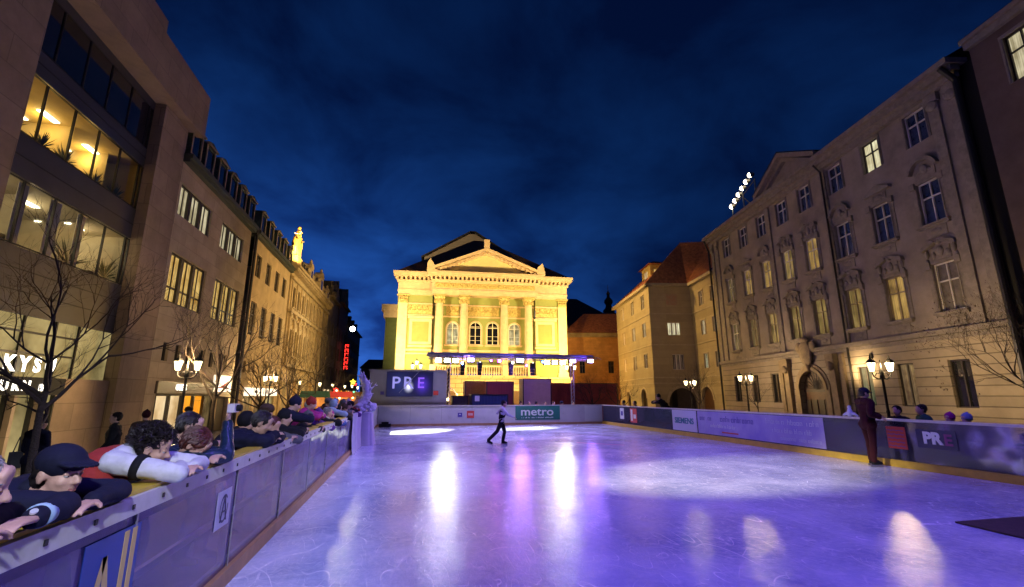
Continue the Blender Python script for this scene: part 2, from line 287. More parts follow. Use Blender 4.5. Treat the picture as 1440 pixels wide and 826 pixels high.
M['board_white'] = mat('white_rink_board', (0.62, 0.62, 0.66), 0.3, var=0.12, vscale=1.5, rvar=0.1, spec=0.6)
M['rail_white'] = mat('white_rail_plastic', (0.62, 0.60, 0.55), 0.4, var=0.15, vscale=6)
M['rail_yellow'] = mat('yellow_rail_cap', (0.70, 0.50, 0.05), 0.4, var=0.3, vscale=4)
M['kick_tan'] = mat('tan_kick_plate', (0.40, 0.22, 0.10), 0.5, var=0.3, vscale=3)
M['kick_yellow'] = mat('yellow_kick_plate', (0.62, 0.40, 0.04), 0.45, var=0.25, vscale=3)
M['acrylic'] = acrylic('hazy_acrylic', (0.26, 0.20, 0.74), 0.24, (0.30, 0.24, 0.78))
M['acrylic_r'] = acrylic('clear_acrylic', (0.25, 0.24, 0.60), 0.10, (0.85, 0.85, 0.97))
M['galv'] = mat('galvanised_frame', (0.32, 0.32, 0.36), 0.45, 0.4, var=0.2, vscale=8)
M['wood_deck'] = mat('deck_boards', (0.10, 0.07, 0.05), 0.7, var=0.4, vscale=6, bump=0.3)
M['bark'] = mat('tree_bark', (0.05, 0.035, 0.025), 0.9, var=0.5, vscale=12, bump=0.6)
M['twig'] = mat('tree_twigs', (0.06, 0.042, 0.03), 0.9, var=0.3, vscale=12)
M['skin'] = mat('skin', (0.60, 0.36, 0.27), 0.5, var=0.18, vscale=14, bump=0.08, bscale=120)
M['hair_dark'] = mat('dark_hair', (0.018, 0.012, 0.010), 0.55, var=0.4, vscale=30)
M['hair_red'] = mat('auburn_hair', (0.10, 0.022, 0.015), 0.5, var=0.4, vscale=30)
M['hair_grey'] = mat('grey_hair', (0.22, 0.20, 0.20), 0.6, var=0.3, vscale=40)
M['eye'] = mat('eye_white', (0.55, 0.52, 0.5), 0.2); M['iris'] = mat('iris', (0.02, 0.015, 0.01), 0.15)
M['lip'] = mat('lips', (0.38, 0.15, 0.13), 0.45)
def cloth(name, c, rough=0.85): M[name] = mat('cloth_' + name, c, rough, var=0.25, vscale=6, bump=0.08, bscale=25, spec=0.25)
for k_, c_ in {'white': (0.62, 0.62, 0.66), 'red': (0.34, 0.035, 0.03), 'navy': (0.010, 0.011, 0.032), 'black': (0.010, 0.010, 0.012), 'denim': (0.05, 0.09, 0.18),
               'magenta': (0.40, 0.03, 0.22), 'blue': (0.04, 0.09, 0.30), 'grey': (0.12, 0.12, 0.13), 'paleblue': (0.26, 0.33, 0.48), 'brown': (0.08, 0.045, 0.03),
               'green': (0.03, 0.10, 0.07), 'maroon': (0.045, 0.006, 0.010), 'cream': (0.45, 0.40, 0.34), 'cyan': (0.05, 0.25, 0.35), 'hoodgrey': (0.20, 0.20, 0.22), 'cuff': (0.35, 0.50, 0.62), 'orange': (0.5, 0.13, 0.03), 'purple': (0.12, 0.04, 0.22)}.items(): cloth(k_, c_)
M['leather'] = mat('glossy_blue_jacket', (0.015, 0.03, 0.07), 0.28, var=0.4, vscale=8, bump=0.5, bscale=14)
M['snow'] = mat('carved_ice_white', (0.72, 0.75, 0.85), 0.35, var=0.15, vscale=4, bump=0.4, bscale=14, spec=0.6)
M['gold'] = mat('gilded_figure', (0.75, 0.50, 0.14), 0.5, var=0.3, vscale=5)


M['clear_glass'] = glass_mat('clear_glass', (0.9, 0.92, 0.9))
M['room_pale'] = mat('office_room_pale', (0.42, 0.36, 0.25), 0.8, var=0.3, vscale=0.9); M['room_yellow'] = mat('office_room_yellow', (0.45, 0.34, 0.15), 0.8, var=0.2, vscale=0.9)
M['room_lamp'] = mat('office_ceiling_lamp', (1, 1, 1), emis=(1, 0.95, 0.7), estr=6); M['curtain'] = mat('pale_blind', (0.55, 0.5, 0.4), 0.8)
M['leaf'] = mat('plant_leaf', (0.03, 0.06, 0.015), 0.5, var=0.3)
M['lit_shopdim'] = lit_mat('lit_shop_interior', (0.12, 0.09, 0.03), (0.60, 0.48, 0.20), 0.8, 1.6, False)
M['lit_pale2'] = lit_mat('lit_window_pale_soft', (0.30, 0.25, 0.13), (0.75, 0.66, 0.42), 0.85)
M['brown_fascia'] = mat('brown_fascia', (0.05, 0.035, 0.03), 0.4); M['glow_sign'] = mat('backlit_sign', (0.8, 0.8, 0.8), emis=(1, 0.85, 0.68), estr=1.3)
M['copper'] = mat('copper_gutter', (0.05, 0.065, 0.045), 0.5, var=0.3)
M['plaster_dark'] = mat('dark_brown_plaster', (0.20, 0.15, 0.09), 0.85, var=0.4, vscale=1); M['plaster_dark2'] = mat('dark_red_plaster', (0.20, 0.11, 0.07), 0.85, var=0.4, vscale=1)  # dark brown and dark red plaster for the farther houses
M['neon_red'] = mat('red_neon', (1, .1, .1), emis=(1, 0.03, 0.02), estr=4)

M['lit_dim2'] = lit_mat('lit_window_dim_amber', (0.07, 0.05, 0.015), (0.50, 0.33, 0.11), 0.8); M['lit_amber2'] = lit_mat('lit_window_curtain', (0.07, 0.045, 0.012), (0.36, 0.25, 0.08), 0.75)
M['lit_greendim'] = lit_mat('lit_window_green_dim', (0.05, 0.06, 0.03), (0.20, 0.22, 0.12), 0.8); M['lit_curtain'] = lit_mat('lit_red_curtain', (0.07, 0.03, 0.015), (0.20, 0.14, 0.07), 0.8, 5)
M['palace_frame'] = mat('palace_window_frame', (0.30, 0.24, 0.16), 0.6); M['palace_trim2'] = mat('portal_stone', (0.30, 0.23, 0.14), 0.8, var=0.35, vscale=3, bump=0.4); M['door_wood'] = mat('carved_door_wood', (0.10, 0.045, 0.02), 0.5, var=0.4, vscale=6)
M['rack_metal'] = mat('rack_metal', (0.15, 0.14, 0.12), 0.5, 0.5); M['palace_dark'] = mat('dark_plaster', (0.13, 0.09, 0.075), 0.9, var=0.3, vscale=.8); M['paint_shade_black'] = mat('fascia_paint_gap_shade', (0.01, 0.01, 0.01), 0.9)
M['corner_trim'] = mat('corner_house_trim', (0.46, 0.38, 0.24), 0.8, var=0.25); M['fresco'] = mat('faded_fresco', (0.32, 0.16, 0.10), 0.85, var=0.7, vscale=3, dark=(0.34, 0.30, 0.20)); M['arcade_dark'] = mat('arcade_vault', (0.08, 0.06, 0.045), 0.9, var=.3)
M['turret_wall'] = mat('turret_ochre', (0.55, 0.38, 0.10), 0.8, var=.2); M['theatre_pane'] = lit_mat('theatre_lit_pane', (0.12, 0.12, 0.05), (0.75, 0.72, 0.42), 0.8); M['theatre_cream2'] = mat('pediment_plaster', (0.62, 0.54, 0.30), 0.8, var=0.12)
M['stage_house_wall'] = stone_mat('stage_house_cladding', (0.30, 0.24, 0.17), 8, .5, .03, .2, .3, .8)

M["steel"] = mat("steel", (0.5, 0.5, 0.52), 0.25, 1.0); M["watch_face"] = mat("watch_face", (0.7, 0.72, 0.75), 0.15, 0.3); M["cam_white"] = mat("camera_body", (0.6, 0.55, 0.6), 0.35)
M['wing_green'] = mat('shaded_green_plaster', (0.10, 0.13, 0.05), 0.85, var=.2); M['cabin_grey'] = mat('cabin_grey', (0.26, 0.26, 0.30), 0.6, var=0.12); M['cabin_dark'] = mat('cabin_dark', (0.05, 0.05, 0.05), 0.6); M['screen_navy'] = mat('screen_navy', (0.01, 0.01, 0.03), 0.3, emis=(0.012, 0.01, 0.11), estr=1)  # wing green is darkened in its colour to show the flank unlit
M['screen_violet'] = mat('screen_letters', (0.1, 0.1, 0.2), 0.4, emis=(0.30, 0.28, 0.75), estr=1); M['screen_blue'] = mat('screen_letter_blue', (0.0, 0.0, 0.1), 0.4, emis=(0.30, 0.12, 0.95), estr=1); M['screen_white'] = mat('screen_white', (1, 1, 1), emis=(0.9, 0.9, 1), estr=2.5)
M['canopy'] = mat('canopy_sheet', (0.10, 0.10, 0.32), 0.4); M['wood_orange'] = mat('orange_boards', (0.40, 0.20, 0.07), 0.7, var=.3, vscale=5); M['maroon_panel'] = mat('maroon_panel', (0.17, 0.022, 0.02), 0.55, var=.2); M['panel_grey'] = mat('grey_panel', (0.50, 0.42, 0.34), 0.6, var=.15)
M['blue_panel'] = mat('blue_panel', (0.01, 0.025, 0.12), 0.45, var=.25); M['red_fence'] = mat('red_fence', (0.34, 0.05, 0.025), 0.6, var=.3, vscale=1); M['glow_yellow'] = mat('yellow_glow', (1, 1, 0), emis=(1, .85, .06), estr=2.5); M['glow_green'] = mat('green_glow', (0, 1, .5), emis=(.2, 1, .6), estr=1.5)
M['hot_lamp2'] = mat('street_lamp_bulb', (1, 1, 1), emis=(1, .95, .85), estr=40); M['bud'] = mat('reddish_buds', (0.12, 0.045, 0.03), 0.8); M['drape'] = mat('white_satin', (0.66, 0.64, 0.74), 0.45, var=.12, vscale=3)
# ---------------------------------------------------------------- geometry helpers
OFF = {}
GROUND = -0.6
def offset_of(p):
    while p is not None:
        if p.name in OFF: return OFF[p.name]
        p = p.parent
    return Vector((0, 0, 0))
class MB:
    def __init__(s): s.v = []; s.f = []
    def add(s, vs, fs):
        n = len(s.v); s.v += [Vector(p) for p in vs]; s.f += [tuple(i + n for i in f) for f in fs]; return s
    def box(s, x0, x1, y0, y1, z0, z1):
        if x1 < x0: x0, x1 = x1, x0
        if y1 < y0: y0, y1 = y1, y0
        if z1 < z0: z0, z1 = z1, z0
        return s.add([(x0, y0, z0), (x1, y0, z0), (x1, y1, z0), (x0, y1, z0), (x0, y0, z1), (x1, y0, z1), (x1, y1, z1), (x0, y1, z1)],
                     [(0, 3, 2, 1), (4, 5, 6, 7), (0, 1, 5, 4), (1, 2, 6, 5), (2, 3, 7, 6), (3, 0, 4, 7)])
    def quad(s, a, b, c, d): return s.add([a, b, c, d], [(0, 1, 2, 3)])
    def tube(s, pts, rad, n=8, cap=True):
        pts = [Vector(p) for p in pts]; rings = []
        if not hasattr(rad, '__len__'): rad = [rad] * len(pts)
        vs = []; up = None
        for i, p in enumerate(pts):
            d = (pts[min(i + 1, len(pts) - 1)] - pts[max(i - 1, 0)])
            if d.length < 1e-9: d = Vector((0, 0, 1))
            d.normalize()
            if up is None: up = d.orthogonal().normalized()
            a = (up - d * up.dot(d)); a = a.normalized() if a.length > 1e-6 else d.orthogonal().normalized(); up = a; b = d.cross(a)
            for k in range(n):
                t = 2 * math.pi * k / n; vs.append(p + (a * math.cos(t) + b * math.sin(t)) * rad[i])
        fs = []
        for i in range(len(pts) - 1):
            for k in range(n):
                fs.append((i * n + k, i * n + (k + 1) % n, (i + 1) * n + (k + 1) % n, (i + 1) * n + k))
        if cap: fs.append(tuple(range(n - 1, -1, -1))); fs.append(tuple((len(pts) - 1) * n + k for k in range(n)))
        return s.add(vs, fs)
    def lathe(s, prof, c=(0, 0, 0), n=16):
        vs = []; fs = []; c = Vector(c)
        for r, z in prof:
            for k in range(n):
                t = 2 * math.pi * k / n; vs.append(c + Vector((r * math.cos(t), r * math.sin(t), z)))
        for i in range(len(prof) - 1):
            for k in range(n): fs.append((i * n + k, i * n + (k + 1) % n, (i + 1) * n + (k + 1) % n, (i + 1) * n + k))
        fs.append(tuple(range(n - 1, -1, -1))); fs.append(tuple((len(prof) - 1) * n + k for k in range(n)))
        return s.add(vs, fs)
    def ball(s, c, r, m=None, nu=12, nv=8):
        c = Vector(c); r = Vector(r) if hasattr(r, '__len__') else Vector((r, r, r)); vs = []; fs = []
        for j in range(1, nv):
            ph = math.pi * j / nv
            for i in range(nu):
                t = 2 * math.pi * i / nu; v = Vector((r.x * math.sin(ph) * math.cos(t), r.y * math.sin(ph) * math.sin(t), r.z * math.cos(ph)))
                vs.append(c + (m @ v if m else v))
        top = len(vs); v = Vector((0, 0, r.z)); vs.append(c + (m @ v if m else v)); v = Vector((0, 0, -r.z)); vs.append(c + (m @ v if m else v))
        for j in range(nv - 2):
            for i in range(nu): fs.append((j * nu + i, (j + 1) * nu + i, (j + 1) * nu + (i + 1) % nu, j * nu + (i + 1) % nu))
        for i in range(nu): fs.append((top, i, (i + 1) % nu)); fs.append((top + 1, (nv - 2) * nu + (i + 1) % nu, (nv - 2) * nu + i))
        return s.add(vs, fs)
    def cap(s, p0, r0, p1, r1):          # closed tapered capsule
        p0 = Vector(p0); p1 = Vector(p1); s.ball(p0, r0); s.ball(p1, r1)
        if (p1 - p0).length > 1e-5: s.tube([p0, p1], [r0, r1], 12)
        return s
    def prism(s, poly, y0, y1):          # polygon in (x, z), extruded along y
        n = len(poly); vs = [(x, y0, z) for x, z in poly] + [(x, y1, z) for x, z in poly]
        return s.add(vs, [tuple(range(n)), tuple(range(2 * n - 1, n - 1, -1))] + [((i + 1) % n, i, i + n, (i + 1) % n + n) for i in range(n)])
    def build(s, name, m, parent=None, smooth=False, loc=None):
        me = bpy.data.meshes.new(name); off = offset_of(parent)
        if loc is not None: off = off + Vector(loc)
        me.from_pydata([v - off for v in s.v], [], s.f); me.validate()
        bm = bmesh.new(); bm.from_mesh(me); bmesh.ops.recalc_face_normals(bm, faces=bm.faces) if s.recalc else None; bm.to_mesh(me); bm.free()
        me.materials.append(M[m] if isinstance(m, str) else m)
        if smooth: me.polygons.foreach_set('use_smooth', [True] * len(me.polygons))
        o = bpy.data.objects.new(name, me); COL.objects.link(o)
        if parent is not None: o.parent = parent
        if loc is not None: o.location = Vector(loc)
        return o
    recalc = True
class SH(MB): recalc = False            # open sheets keep their winding

def tag(o, label, cat, group=None, kind=None):
    o['label'] = label
    if cat: o['category'] = cat
    if group: o['group'] = group
    if kind: o['kind'] = kind
    return o
def thing(name, label, cat, loc=(0, 0, 0), rz=0.0, group=None, off=None):
    o = bpy.data.objects.new(name, None); COL.objects.link(o); o.location = loc; o.rotation_euler = (0, 0, rz); o.empty_display_size = 0.3
    tag(o, label, cat, group); OFF[o.name] = Vector(off) if off else Vector((0, 0, 0)); return o
def struct(o): o['kind'] = 'structure'; return o
def copy_tree(o, parent=None):
    c = o.copy(); COL.objects.link(c); c.parent = parent if parent is not None else None
    for ch in list(o.children): copy_tree(ch, c)
    return c
def copy_thing(o, label, loc=None, rz=None, group=None):
    c = copy_tree(o); c['label'] = label
    if loc is not None: c.location = loc
    if rz is not None: c.rotation_euler = (0, 0, rz)
    if group: c['group'] = group
    return c
def set_mat(o, m):
    o.material_slots[0].link = 'OBJECT'; o.material_slots[0].material = M[m] if isinstance(m, str) else m

def wall(mb, x0, x1, z0, z1, y, holes, depth=0.25):
    """sheet facing -y with rectangular holes (hx0, hx1, hz0, hz1) and reveals"""
    xs = sorted({x0, x1} | {h[0] for h in holes} | {h[1] for h in holes}); zs = sorted({z0, z1} | {h[2] for h in holes} | {h[3] for h in holes})
    xs = [x for x in xs if x0 <= x <= x1]; zs = [z for z in zs if z0 <= z <= z1]
    for a, b in zip(xs, xs[1:]):
        for c, d in zip(zs, zs[1:]):
            mx, mz = (a + b) / 2, (c + d) / 2
            if any(h[0] < mx < h[1] and h[2] < mz < h[3] for h in holes): continue
            mb.quad((a, y, c), (b, y, c), (b, y, d), (a, y, d))
    for h in holes:
        a, b, c, d = h[:4]; e = y + depth
        mb.quad((a, y, c), (a, e, c), (b, e, c), (b, y, c)); mb.quad((a, y, d), (b, y, d), (b, e, d), (a, e, d))
        mb.quad((a, y, c), (a, y, d), (a, e, d), (a, e, c)); mb.quad((b, y, c), (b, e, c), (b, e, d), (b, y, d))
def arch_infill(mb, xc, hw, zs, y, depth=0.25, n=12):
    """fills the corners between a round arch and its rectangular hole (spring line zs, half width hw)"""
    for sgn in (-1, 1):
        pts = [(xc + sgn * hw * math.cos(t), zs + hw * math.sin(t)) for t in [math.pi / 2 * k / n for k in range(n + 1)]]
        for (ax, az), (bx, bz) in zip(pts, pts[1:]):
            q = [(ax, y, az), (bx, y, bz), (bx, y, zs + hw), (ax, y, zs + hw)]
            mb.quad(*(q if sgn < 0 else q[::-1]))
            mb.quad((ax, y, az), (bx, y, bz), (bx, y + depth, bz), (ax, y + depth, az))
def graph(sc):
    with bpy.context.temp_override(scene=sc, view_layer=sc.view_layers[0]): return bpy.context.evaluated_depsgraph_get()
TXT = bpy.data.scenes.new('lettering')
def text(s, size, m, parent, loc, rot, name='lettering', bold=0.0, ext=0.01, off=None, sx=1.0, shear=0.0):
    c = bpy.data.curves.new('t', 'FONT'); c.body = s; c.size = size; c.extrude = ext; c.offset = bold; c.align_x = 'CENTER'; c.align_y = 'CENTER'; c.shear = shear; c.resolution_u = 3
    o = bpy.data.objects.new('t', c); TXT.collection.objects.link(o); dg = graph(TXT)
    me = bpy.data.meshes.new_from_object(o.evaluated_get(dg)); bpy.data.objects.remove(o)
    me.transform(Matrix.Diagonal((sx, 1, 1, 1))); me.materials.clear(); me.materials.append(M[m] if isinstance(m, str) else m)
    t = bpy.data.objects.new(name, me); COL.objects.link(t); t.parent = parent
    t.location = Vector(loc) - offset_of(parent); t.rotation_euler = rot
    return t

def glyphs(parent, m, y0, y1, z, h, fx, seed):
    """a line of print too small and faint to read: uneven strokes, drawn on the barrier face"""
    rr = random.Random(seed); a = MB(); y = y1
    while y > y0:
        w_ = h * rr.uniform(.35, .6); k = rr.random()
        if k > .14:
            hh = h * rr.choice((.62, .62, 1.0, .62)); a.box(fx - .006, fx, y - h * .12, y, z, z + hh)
            if k > .4: a.box(fx - .006, fx, y - w_, y - w_ + h * .1, z, z + h * .62)
            if k > .3: a.box(fx - .006, fx, y - w_ + h * .1, y - h * .12, z + h * .54, z + h * .62)
            if k > .6: a.box(fx - .006, fx, y - w_ + h * .1, y - h * .12, z, z + h * .08)
        y -= w_ + h * .2
    return a.build('lettering', m, parent)

def screen_material():
    """what the video screen shows: a white flare behind the R and a violet glow at right, on navy"""
    m = bpy.data.materials.new('video_picture'); m.use_nodes = True; t = m.node_tree; b = t.nodes['Principled BSDF']; n = t.nodes.new; l = t.links.new; b.inputs['Base Color'].default_value = (0.01, 0.01, 0.02, 1); b.inputs['Roughness'].default_value = 0.3
    tcn = n('ShaderNodeTexCoord'); prev = None
    for (px, pz, r, c) in ((0.02, 2.62, .42, (1.6, 1.6, 2.0)), (0.95, 2.75, .75, (0.10, 0.03, 0.75)), (-.6, 2.8, 1.2, (0.02, 0.03, 0.13))):
        mp = n('ShaderNodeMapping'); mp.vector_type = 'POINT'; mp.inputs['Scale'].default_value = (1 / r, 0.0, 1 / r * .8); mp.inputs['Location'].default_value = (-px / r, 0, -pz / r * .8); l(tcn.outputs['Object'], mp.inputs[0])
        g_ = n('ShaderNodeTexGradient'); g_.gradient_type = 'QUADRATIC_SPHERE'; l(mp.outputs[0], g_.inputs[0])
        v = n('ShaderNodeVectorMath'); v.operation = 'SCALE'; v.inputs[0].default_value = c; l(g_.outputs['Fac'], v.inputs['Scale'])
        if prev is None: prev = v.outputs[0]
        else: a = n('ShaderNodeVectorMath'); l(prev, a.inputs[0]); l(v.outputs[0], a.inputs[1]); prev = a.outputs[0]
    a = n('ShaderNodeVectorMath'); l(prev, a.inputs[0]); a.inputs[1].default_value = (0.008, 0.008, 0.045); l(a.outputs[0], b.inputs['Emission Color']); b.inputs['Emission Strength'].default_value = 1.0
    return m
M['video'] = screen_material()
M['dormer_frame'] = mat('dormer_frame', (0.26, 0.21, 0.15), 0.7, var=.3)
# ---------------------------------------------------------------- windows
WP = {}
def window(parent, x, y, z, w, h, pane='glass_dark', style='cross', frame='white_frame', surround=None, smat=None, sill=True, name='window', fw=0.07, inset=0.16):
    """a window centred on (x, z) in a wall face at y: window > pane, surround, sill"""
    key = (round(w, 2), round(h, 2), style, frame, surround, smat, sill, fw, inset)
    off = OFF.get(parent.name, Vector((0, 0, 0)))
    if key not in WP:
        hw, hh = w / 2, h / 2; f = MB(); y0, y1 = inset - 0.05, inset + 0.05
        arch = style.startswith('arch'); zt = hh - hw if arch else hh
        for sx in (-1, 1): f.box(sx * hw, sx * (hw - fw), y0, y1, -hh, zt)
        f.box(-hw + fw, hw - fw, y0, y1, -hh, -hh + fw)
        if arch:
            pts = [(hw * math.cos(t), zt + hw * math.sin(t)) for t in [math.pi * k / 14 for k in range(15)]]
            pin = [((hw - fw) * math.cos(t), zt + (hw - fw) * math.sin(t)) for t in [math.pi * k / 14 for k in range(15)]]
            for k in range(14): f.prism([pts[k], pts[k + 1], pin[k + 1], pin[k]], y0, y1)
            f.box(-hw + fw, hw - fw, y0 + 0.005, y1 - 0.005, zt - fw * 0.4, zt + fw * 0.4)
        else: f.box(-hw + fw, hw - fw, y0, y1, hh - fw, hh)
        top = hh - fw if not arch else hh - fw
        if 'cross' in style or 'arch' in style:
            f.box(-fw * 0.5, fw * 0.5, y0 + 0.01, y1 - 0.01, -hh + fw, top)
            if not arch: f.box(-hw + fw, hw - fw, y0 + 0.006, y1 - 0.012, hh * 0.25 - fw * .5, hh * 0.25 + fw * .5)
        if 'bars' in style:
            for zz in (-0.62, -0.25, 0.6): f.box(-hw + fw, hw - fw, y0 + 0.02, y1 - 0.02, zz * hh - .02, zz * hh + .02)
        if 'tri' in style:
            for xx in (-hw / 3, hw / 3): f.box(xx - fw * 1.5, xx + fw * 1.5, y0 - 0.06, y1 + 0.05, -hh + fw, hh - fw)
            if 'rail' in style: f.box(-hw + fw, hw - fw, y0 + .01, y1 - .01, -hh * 0.38 - .05, -hh * 0.38 + .05)
            for xx in (-hw * .66, 0, hw * .66): f.box(xx - .025, xx + .025, y0 + 0.015, y1 - 0.02, -hh + fw, hh - fw)
        if 'two' in style: f.box(-fw * 0.6, fw * 0.6, y0 + 0.01, y1 - 0.01, -hh + fw, hh - fw)
        fo = f.build('window', frame); p = SH()
        if arch: p.add([(a * .98, inset + 0.04, b) for a, b in pts] + [(-hw * .98, inset + 0.04, -hh + .01), (hw * .98, inset + 0.04, -hh + .01)], [tuple(range(17))])
        else: p.quad((-hw + .01, inset + .04, -hh + .01), (hw - .01, inset + .04, -hh + .01), (hw - .01, inset + .04, hh - .01), (-hw + .01, inset + .04, hh - .01))
        po = p.build('pane', 'glass_dark', fo)
        if surround:
            s = MB(); sm = smat or 'palace_trim'; t = 0.16
            for sx in (-1, 1):
                s.box(sx * hw, sx * (hw + t), -0.05, 0.02, -hh, zt if arch else hh)
                s.box(sx * (hw + t * .25), sx * (hw + t * .6), -0.08, -0.05, -hh, zt if arch else hh)
                if surround != 'plain':
                    s.box(sx * (hw + t), sx * (hw + t + .14), -0.04, 0.015, -hh - .1, hh * 0.9); s.box(sx * (hw + t * .2), sx * (hw + t + .2), -0.15, 0.0, hh * .82, hh + t)
            if arch:
                po2 = [((hw + t) * math.cos(a_), zt + (hw + t) * math.sin(a_)) for a_ in [math.pi * k / 14 for k in range(15)]]
                for k in range(14): s.prism([po2[k], po2[k + 1], pts[k + 1], pts[k]], -0.06, 0.02)
            else: s.box(-hw - t, hw + t, -0.055, 0.018, hh, hh + t)
            b = hh + t + 0.02
            if surround == 'curved':
                s.box(-hw * .95, hw * .95, -0.05, 0.01, b, b + .55)
                for k in range(10):
                    a0, a1 = math.pi * (0.08 + .84 * k / 10), math.pi * (0.08 + .84 * (k + 1) / 10); R0, R1 = hw + .32, hw + .14; zc = b + .28
                    s.prism([(R0 * math.cos(a0), zc + R0 * math.sin(a0)), (R0 * math.cos(a1), zc + R0 * math.sin(a1)), (R1 * math.cos(a1), zc + R1 * math.sin(a1)), (R1 * math.cos(a0), zc + R1 * math.sin(a0))], -0.26, 0.01)
                s.ball((0, -0.06, b + .55), (.22, .1, .3)); s.ball((-.3, -0.04, b + .45), (.15, .07, .12)); s.ball((.3, -0.04, b + .45), (.15, .07, .12))
            if surround == 'scroll':
                s.box(-hw * .8, hw * .8, -0.06, 0.01, b, b + .7)
                for sx in (-1, 1):
                    s.prism([(sx * (hw + .35), b + .62), (sx * (hw + .3), b + .85), (sx * .3, b + 1.12), (sx * .12, b + 1.0), (sx * .3, b + .88)], -0.24, 0.01)
                    s.ball((sx * hw * .62, -0.06, b + .3), (.13, .1, .2)); s.ball((sx * (hw + .12), -0.08, b + .45), (.12, .1, .25)); s.ball((sx * (hw + .2), -0.06, b + .05), (.1, .08, .14))
                s.ball((0, -0.08, b + .45), (.2, .12, .3)); s.ball((0, -0.1, b + .98), (.16, .12, .13))
            if surround == 'tri':
                s.box(-hw * .85, hw * .85, -0.05, 0.01, b, b + .55)
                s.prism([(-hw - .36, b + .55), (hw + .36, b + .55), (hw + .36, b + .68), (0, b + 1.05), (-hw - .36, b + .68)], -0.22, 0.01)
                s.ball((0, -0.06, b + .28), (.3, .08, .18)); s.ball((-.38, -0.05, b + .3), (.1, .06, .2)); s.ball((.38, -0.05, b + .3), (.1, .06, .2))
            s.build('surround', sm, fo)
            if surround != 'plain':
                s = MB(); s.box(-hw * .9, hw * .9, -0.04, 0.012, -hh - .85, -hh - .2); s.ball((0, -.05, -hh - .5), (hw * .5, .05, .16)); s.build('apron', sm, fo)
        if sill:
            s = MB(); s.box(-hw - .3, hw + .3, -0.24, 0.0, -hh - .14, -hh - .02); s.box(-hw - .22, hw + .22, -0.14, 0.0, -hh - .24, -hh - .14)
            s.build('sill', smat or 'palace_trim', fo)
        WP[key] = fo; o = fo
        o.parent = parent
    else: o = copy_tree(WP[key], parent)
    o.name = name; o.location = Vector((x, y, z)) - off
    for ch in o.children:
        if ch.name.startswith('pane'): set_mat(ch, pane)
    return o

# ================================================================= SETTING
g = SH(); g.quad((-700, -300, GROUND), (700, -300, GROUND), (700, 900, GROUND), (-700, 900, GROUND)); struct(g.build('ground', 'cobble'))
g = MB(); g.box(-1.9, 14.1, -7, 33.0, GROUND + 0.004, 0.0); struct(g.build('ice', 'ice'))
g = MB(); g.box(-5.2, -2.12, -4, 21.5, GROUND + .004, -0.15); struct(g.build('deck', 'wood_deck'))

# ---------------------------------------------------------------- rink boards
def screws(mb, x, y0, y1, z, nx):
    y = y0
    while y < y1: mb.lathe([(0.014, 0), (0.014, 0.008), (0.006, 0.011)], (0, 0, 0), 8) if False else mb.box(x, x + nx * .008, y - .013, y + .013, z - .016, z + .016); y += 0.42
b = thing('rink_board', 'left rink barrier of hazy clear panels with yellow topped white rail', 'rink barrier', (-2, 8, 0))
OFF[b.name] = Vector((-2, 8, 0))
rr = random.Random(21)
for k in range(12):                                                              # each sheet sits a little differently in its frame
    y0, y1 = -4.3 + 2.12 * k + .01, -4.3 + 2.12 * (k + 1) - .01; y1 = min(y1, 21.2); q = [rr.uniform(-.012, .012) for _ in range(3)]
    SH().quad((-1.912 + q[0] * .6, y0, .16), (-1.912 + q[1] * .6, y1, .16), (-1.912 + q[2] * .6, y1, 1.28), (-1.912 - q[0] * .6, y0, 1.28)).build('panel', 'acrylic', b)
a = MB(); a.box(-2.06, -1.885, -5, 21.2, 1.275, 1.335); a.box(-1.895, -1.875, -5, 21.2, 1.21, 1.337); a.build('rail', 'rail_white', b)
a = MB(); a.box(-2.12, -1.915, -5, 21.2, 1.338, 1.362); a.build('rail_cap', 'rail_yellow', b)
a = MB(); screws(a, -1.874, -1, 21, 1.272, 1); a.build('screw', 'dark_metal', b)
a = MB(); a.box(-1.94, -1.86, -5, 20.2, 0.003, 0.17); a.build('kick_plate', 'kick_tan', b)
fr = MB()
for k in range(13):
    y = -4.3 + 2.12 * k; fr.box(-2.0, -1.935, y - .045, y + .045, 0.0, 1.27)
for z in (0.2, 0.72, 1.15): fr.box(-1.985, -1.945, -5, 21.2, z - .03, z + .03)
fr.build('frame', 'galv', b)
# seams between the panels
for k in range(13):
    y = -4.3 + 2.12 * k; MB().box(-1.904, -1.898, y - .012, y + .012, 0.17, 1.21).build('seam', 'galv', b)
def sticker(name, parent, x, y0, y1, z0, z1, m): return MB().box(x, x + .004, y0, y1, z0, z1).build(name, m, parent)
M['st_blue'] = mat('sticker_blue', (0.012, 0.05, 0.30), 0.4); M['st_gold'] = mat('sticker_gold', (0.62, 0.46, 0.16), 0.5); M['st_lav'] = mat('sticker_pale', (0.50, 0.48, 0.62), 0.4)
M['st_dark'] = mat('sticker_ink', (0.03, 0.02, 0.08), 0.5); M['st_red'] = mat('sticker_red', (0.55, 0.05, 0.04), 0.5)
for (y0, y1, z0, z1, lab) in ((3.62, 4.25, .32, 1.13, 'blue sticker with tall gold letters A and I'),):
    s = tag(MB().box(-1.904, -1.899, y0, y1, z0, z1).build('sticker', 'st_blue'), 'large blue sticker with tall gold letters on left rink panel', 'sticker')
    OFF[s.name] = Vector((0, 0, 0))
    lt = MB()
    for (p, q) in (((y0 + .06, z0), (y0 + .22, z1 - .12)), ((y0 + .38, z0), (y0 + .22, z1 - .12))):
        w_ = .045; lt.add([(-1.896, p[0] - w_, p[1]), (-1.896, p[0] + w_, p[1]), (-1.896, q[0] + w_ * .6, q[1]), (-1.896, q[0] - w_ * .6, q[1])], [(0, 1, 2, 3)])
    for yy in (y0 + .42, y0 + .52): lt.box(-1.898, -1.894, yy, yy + .055, z0, z1 - .02)
    lt.build('lettering', 'st_gold', s)
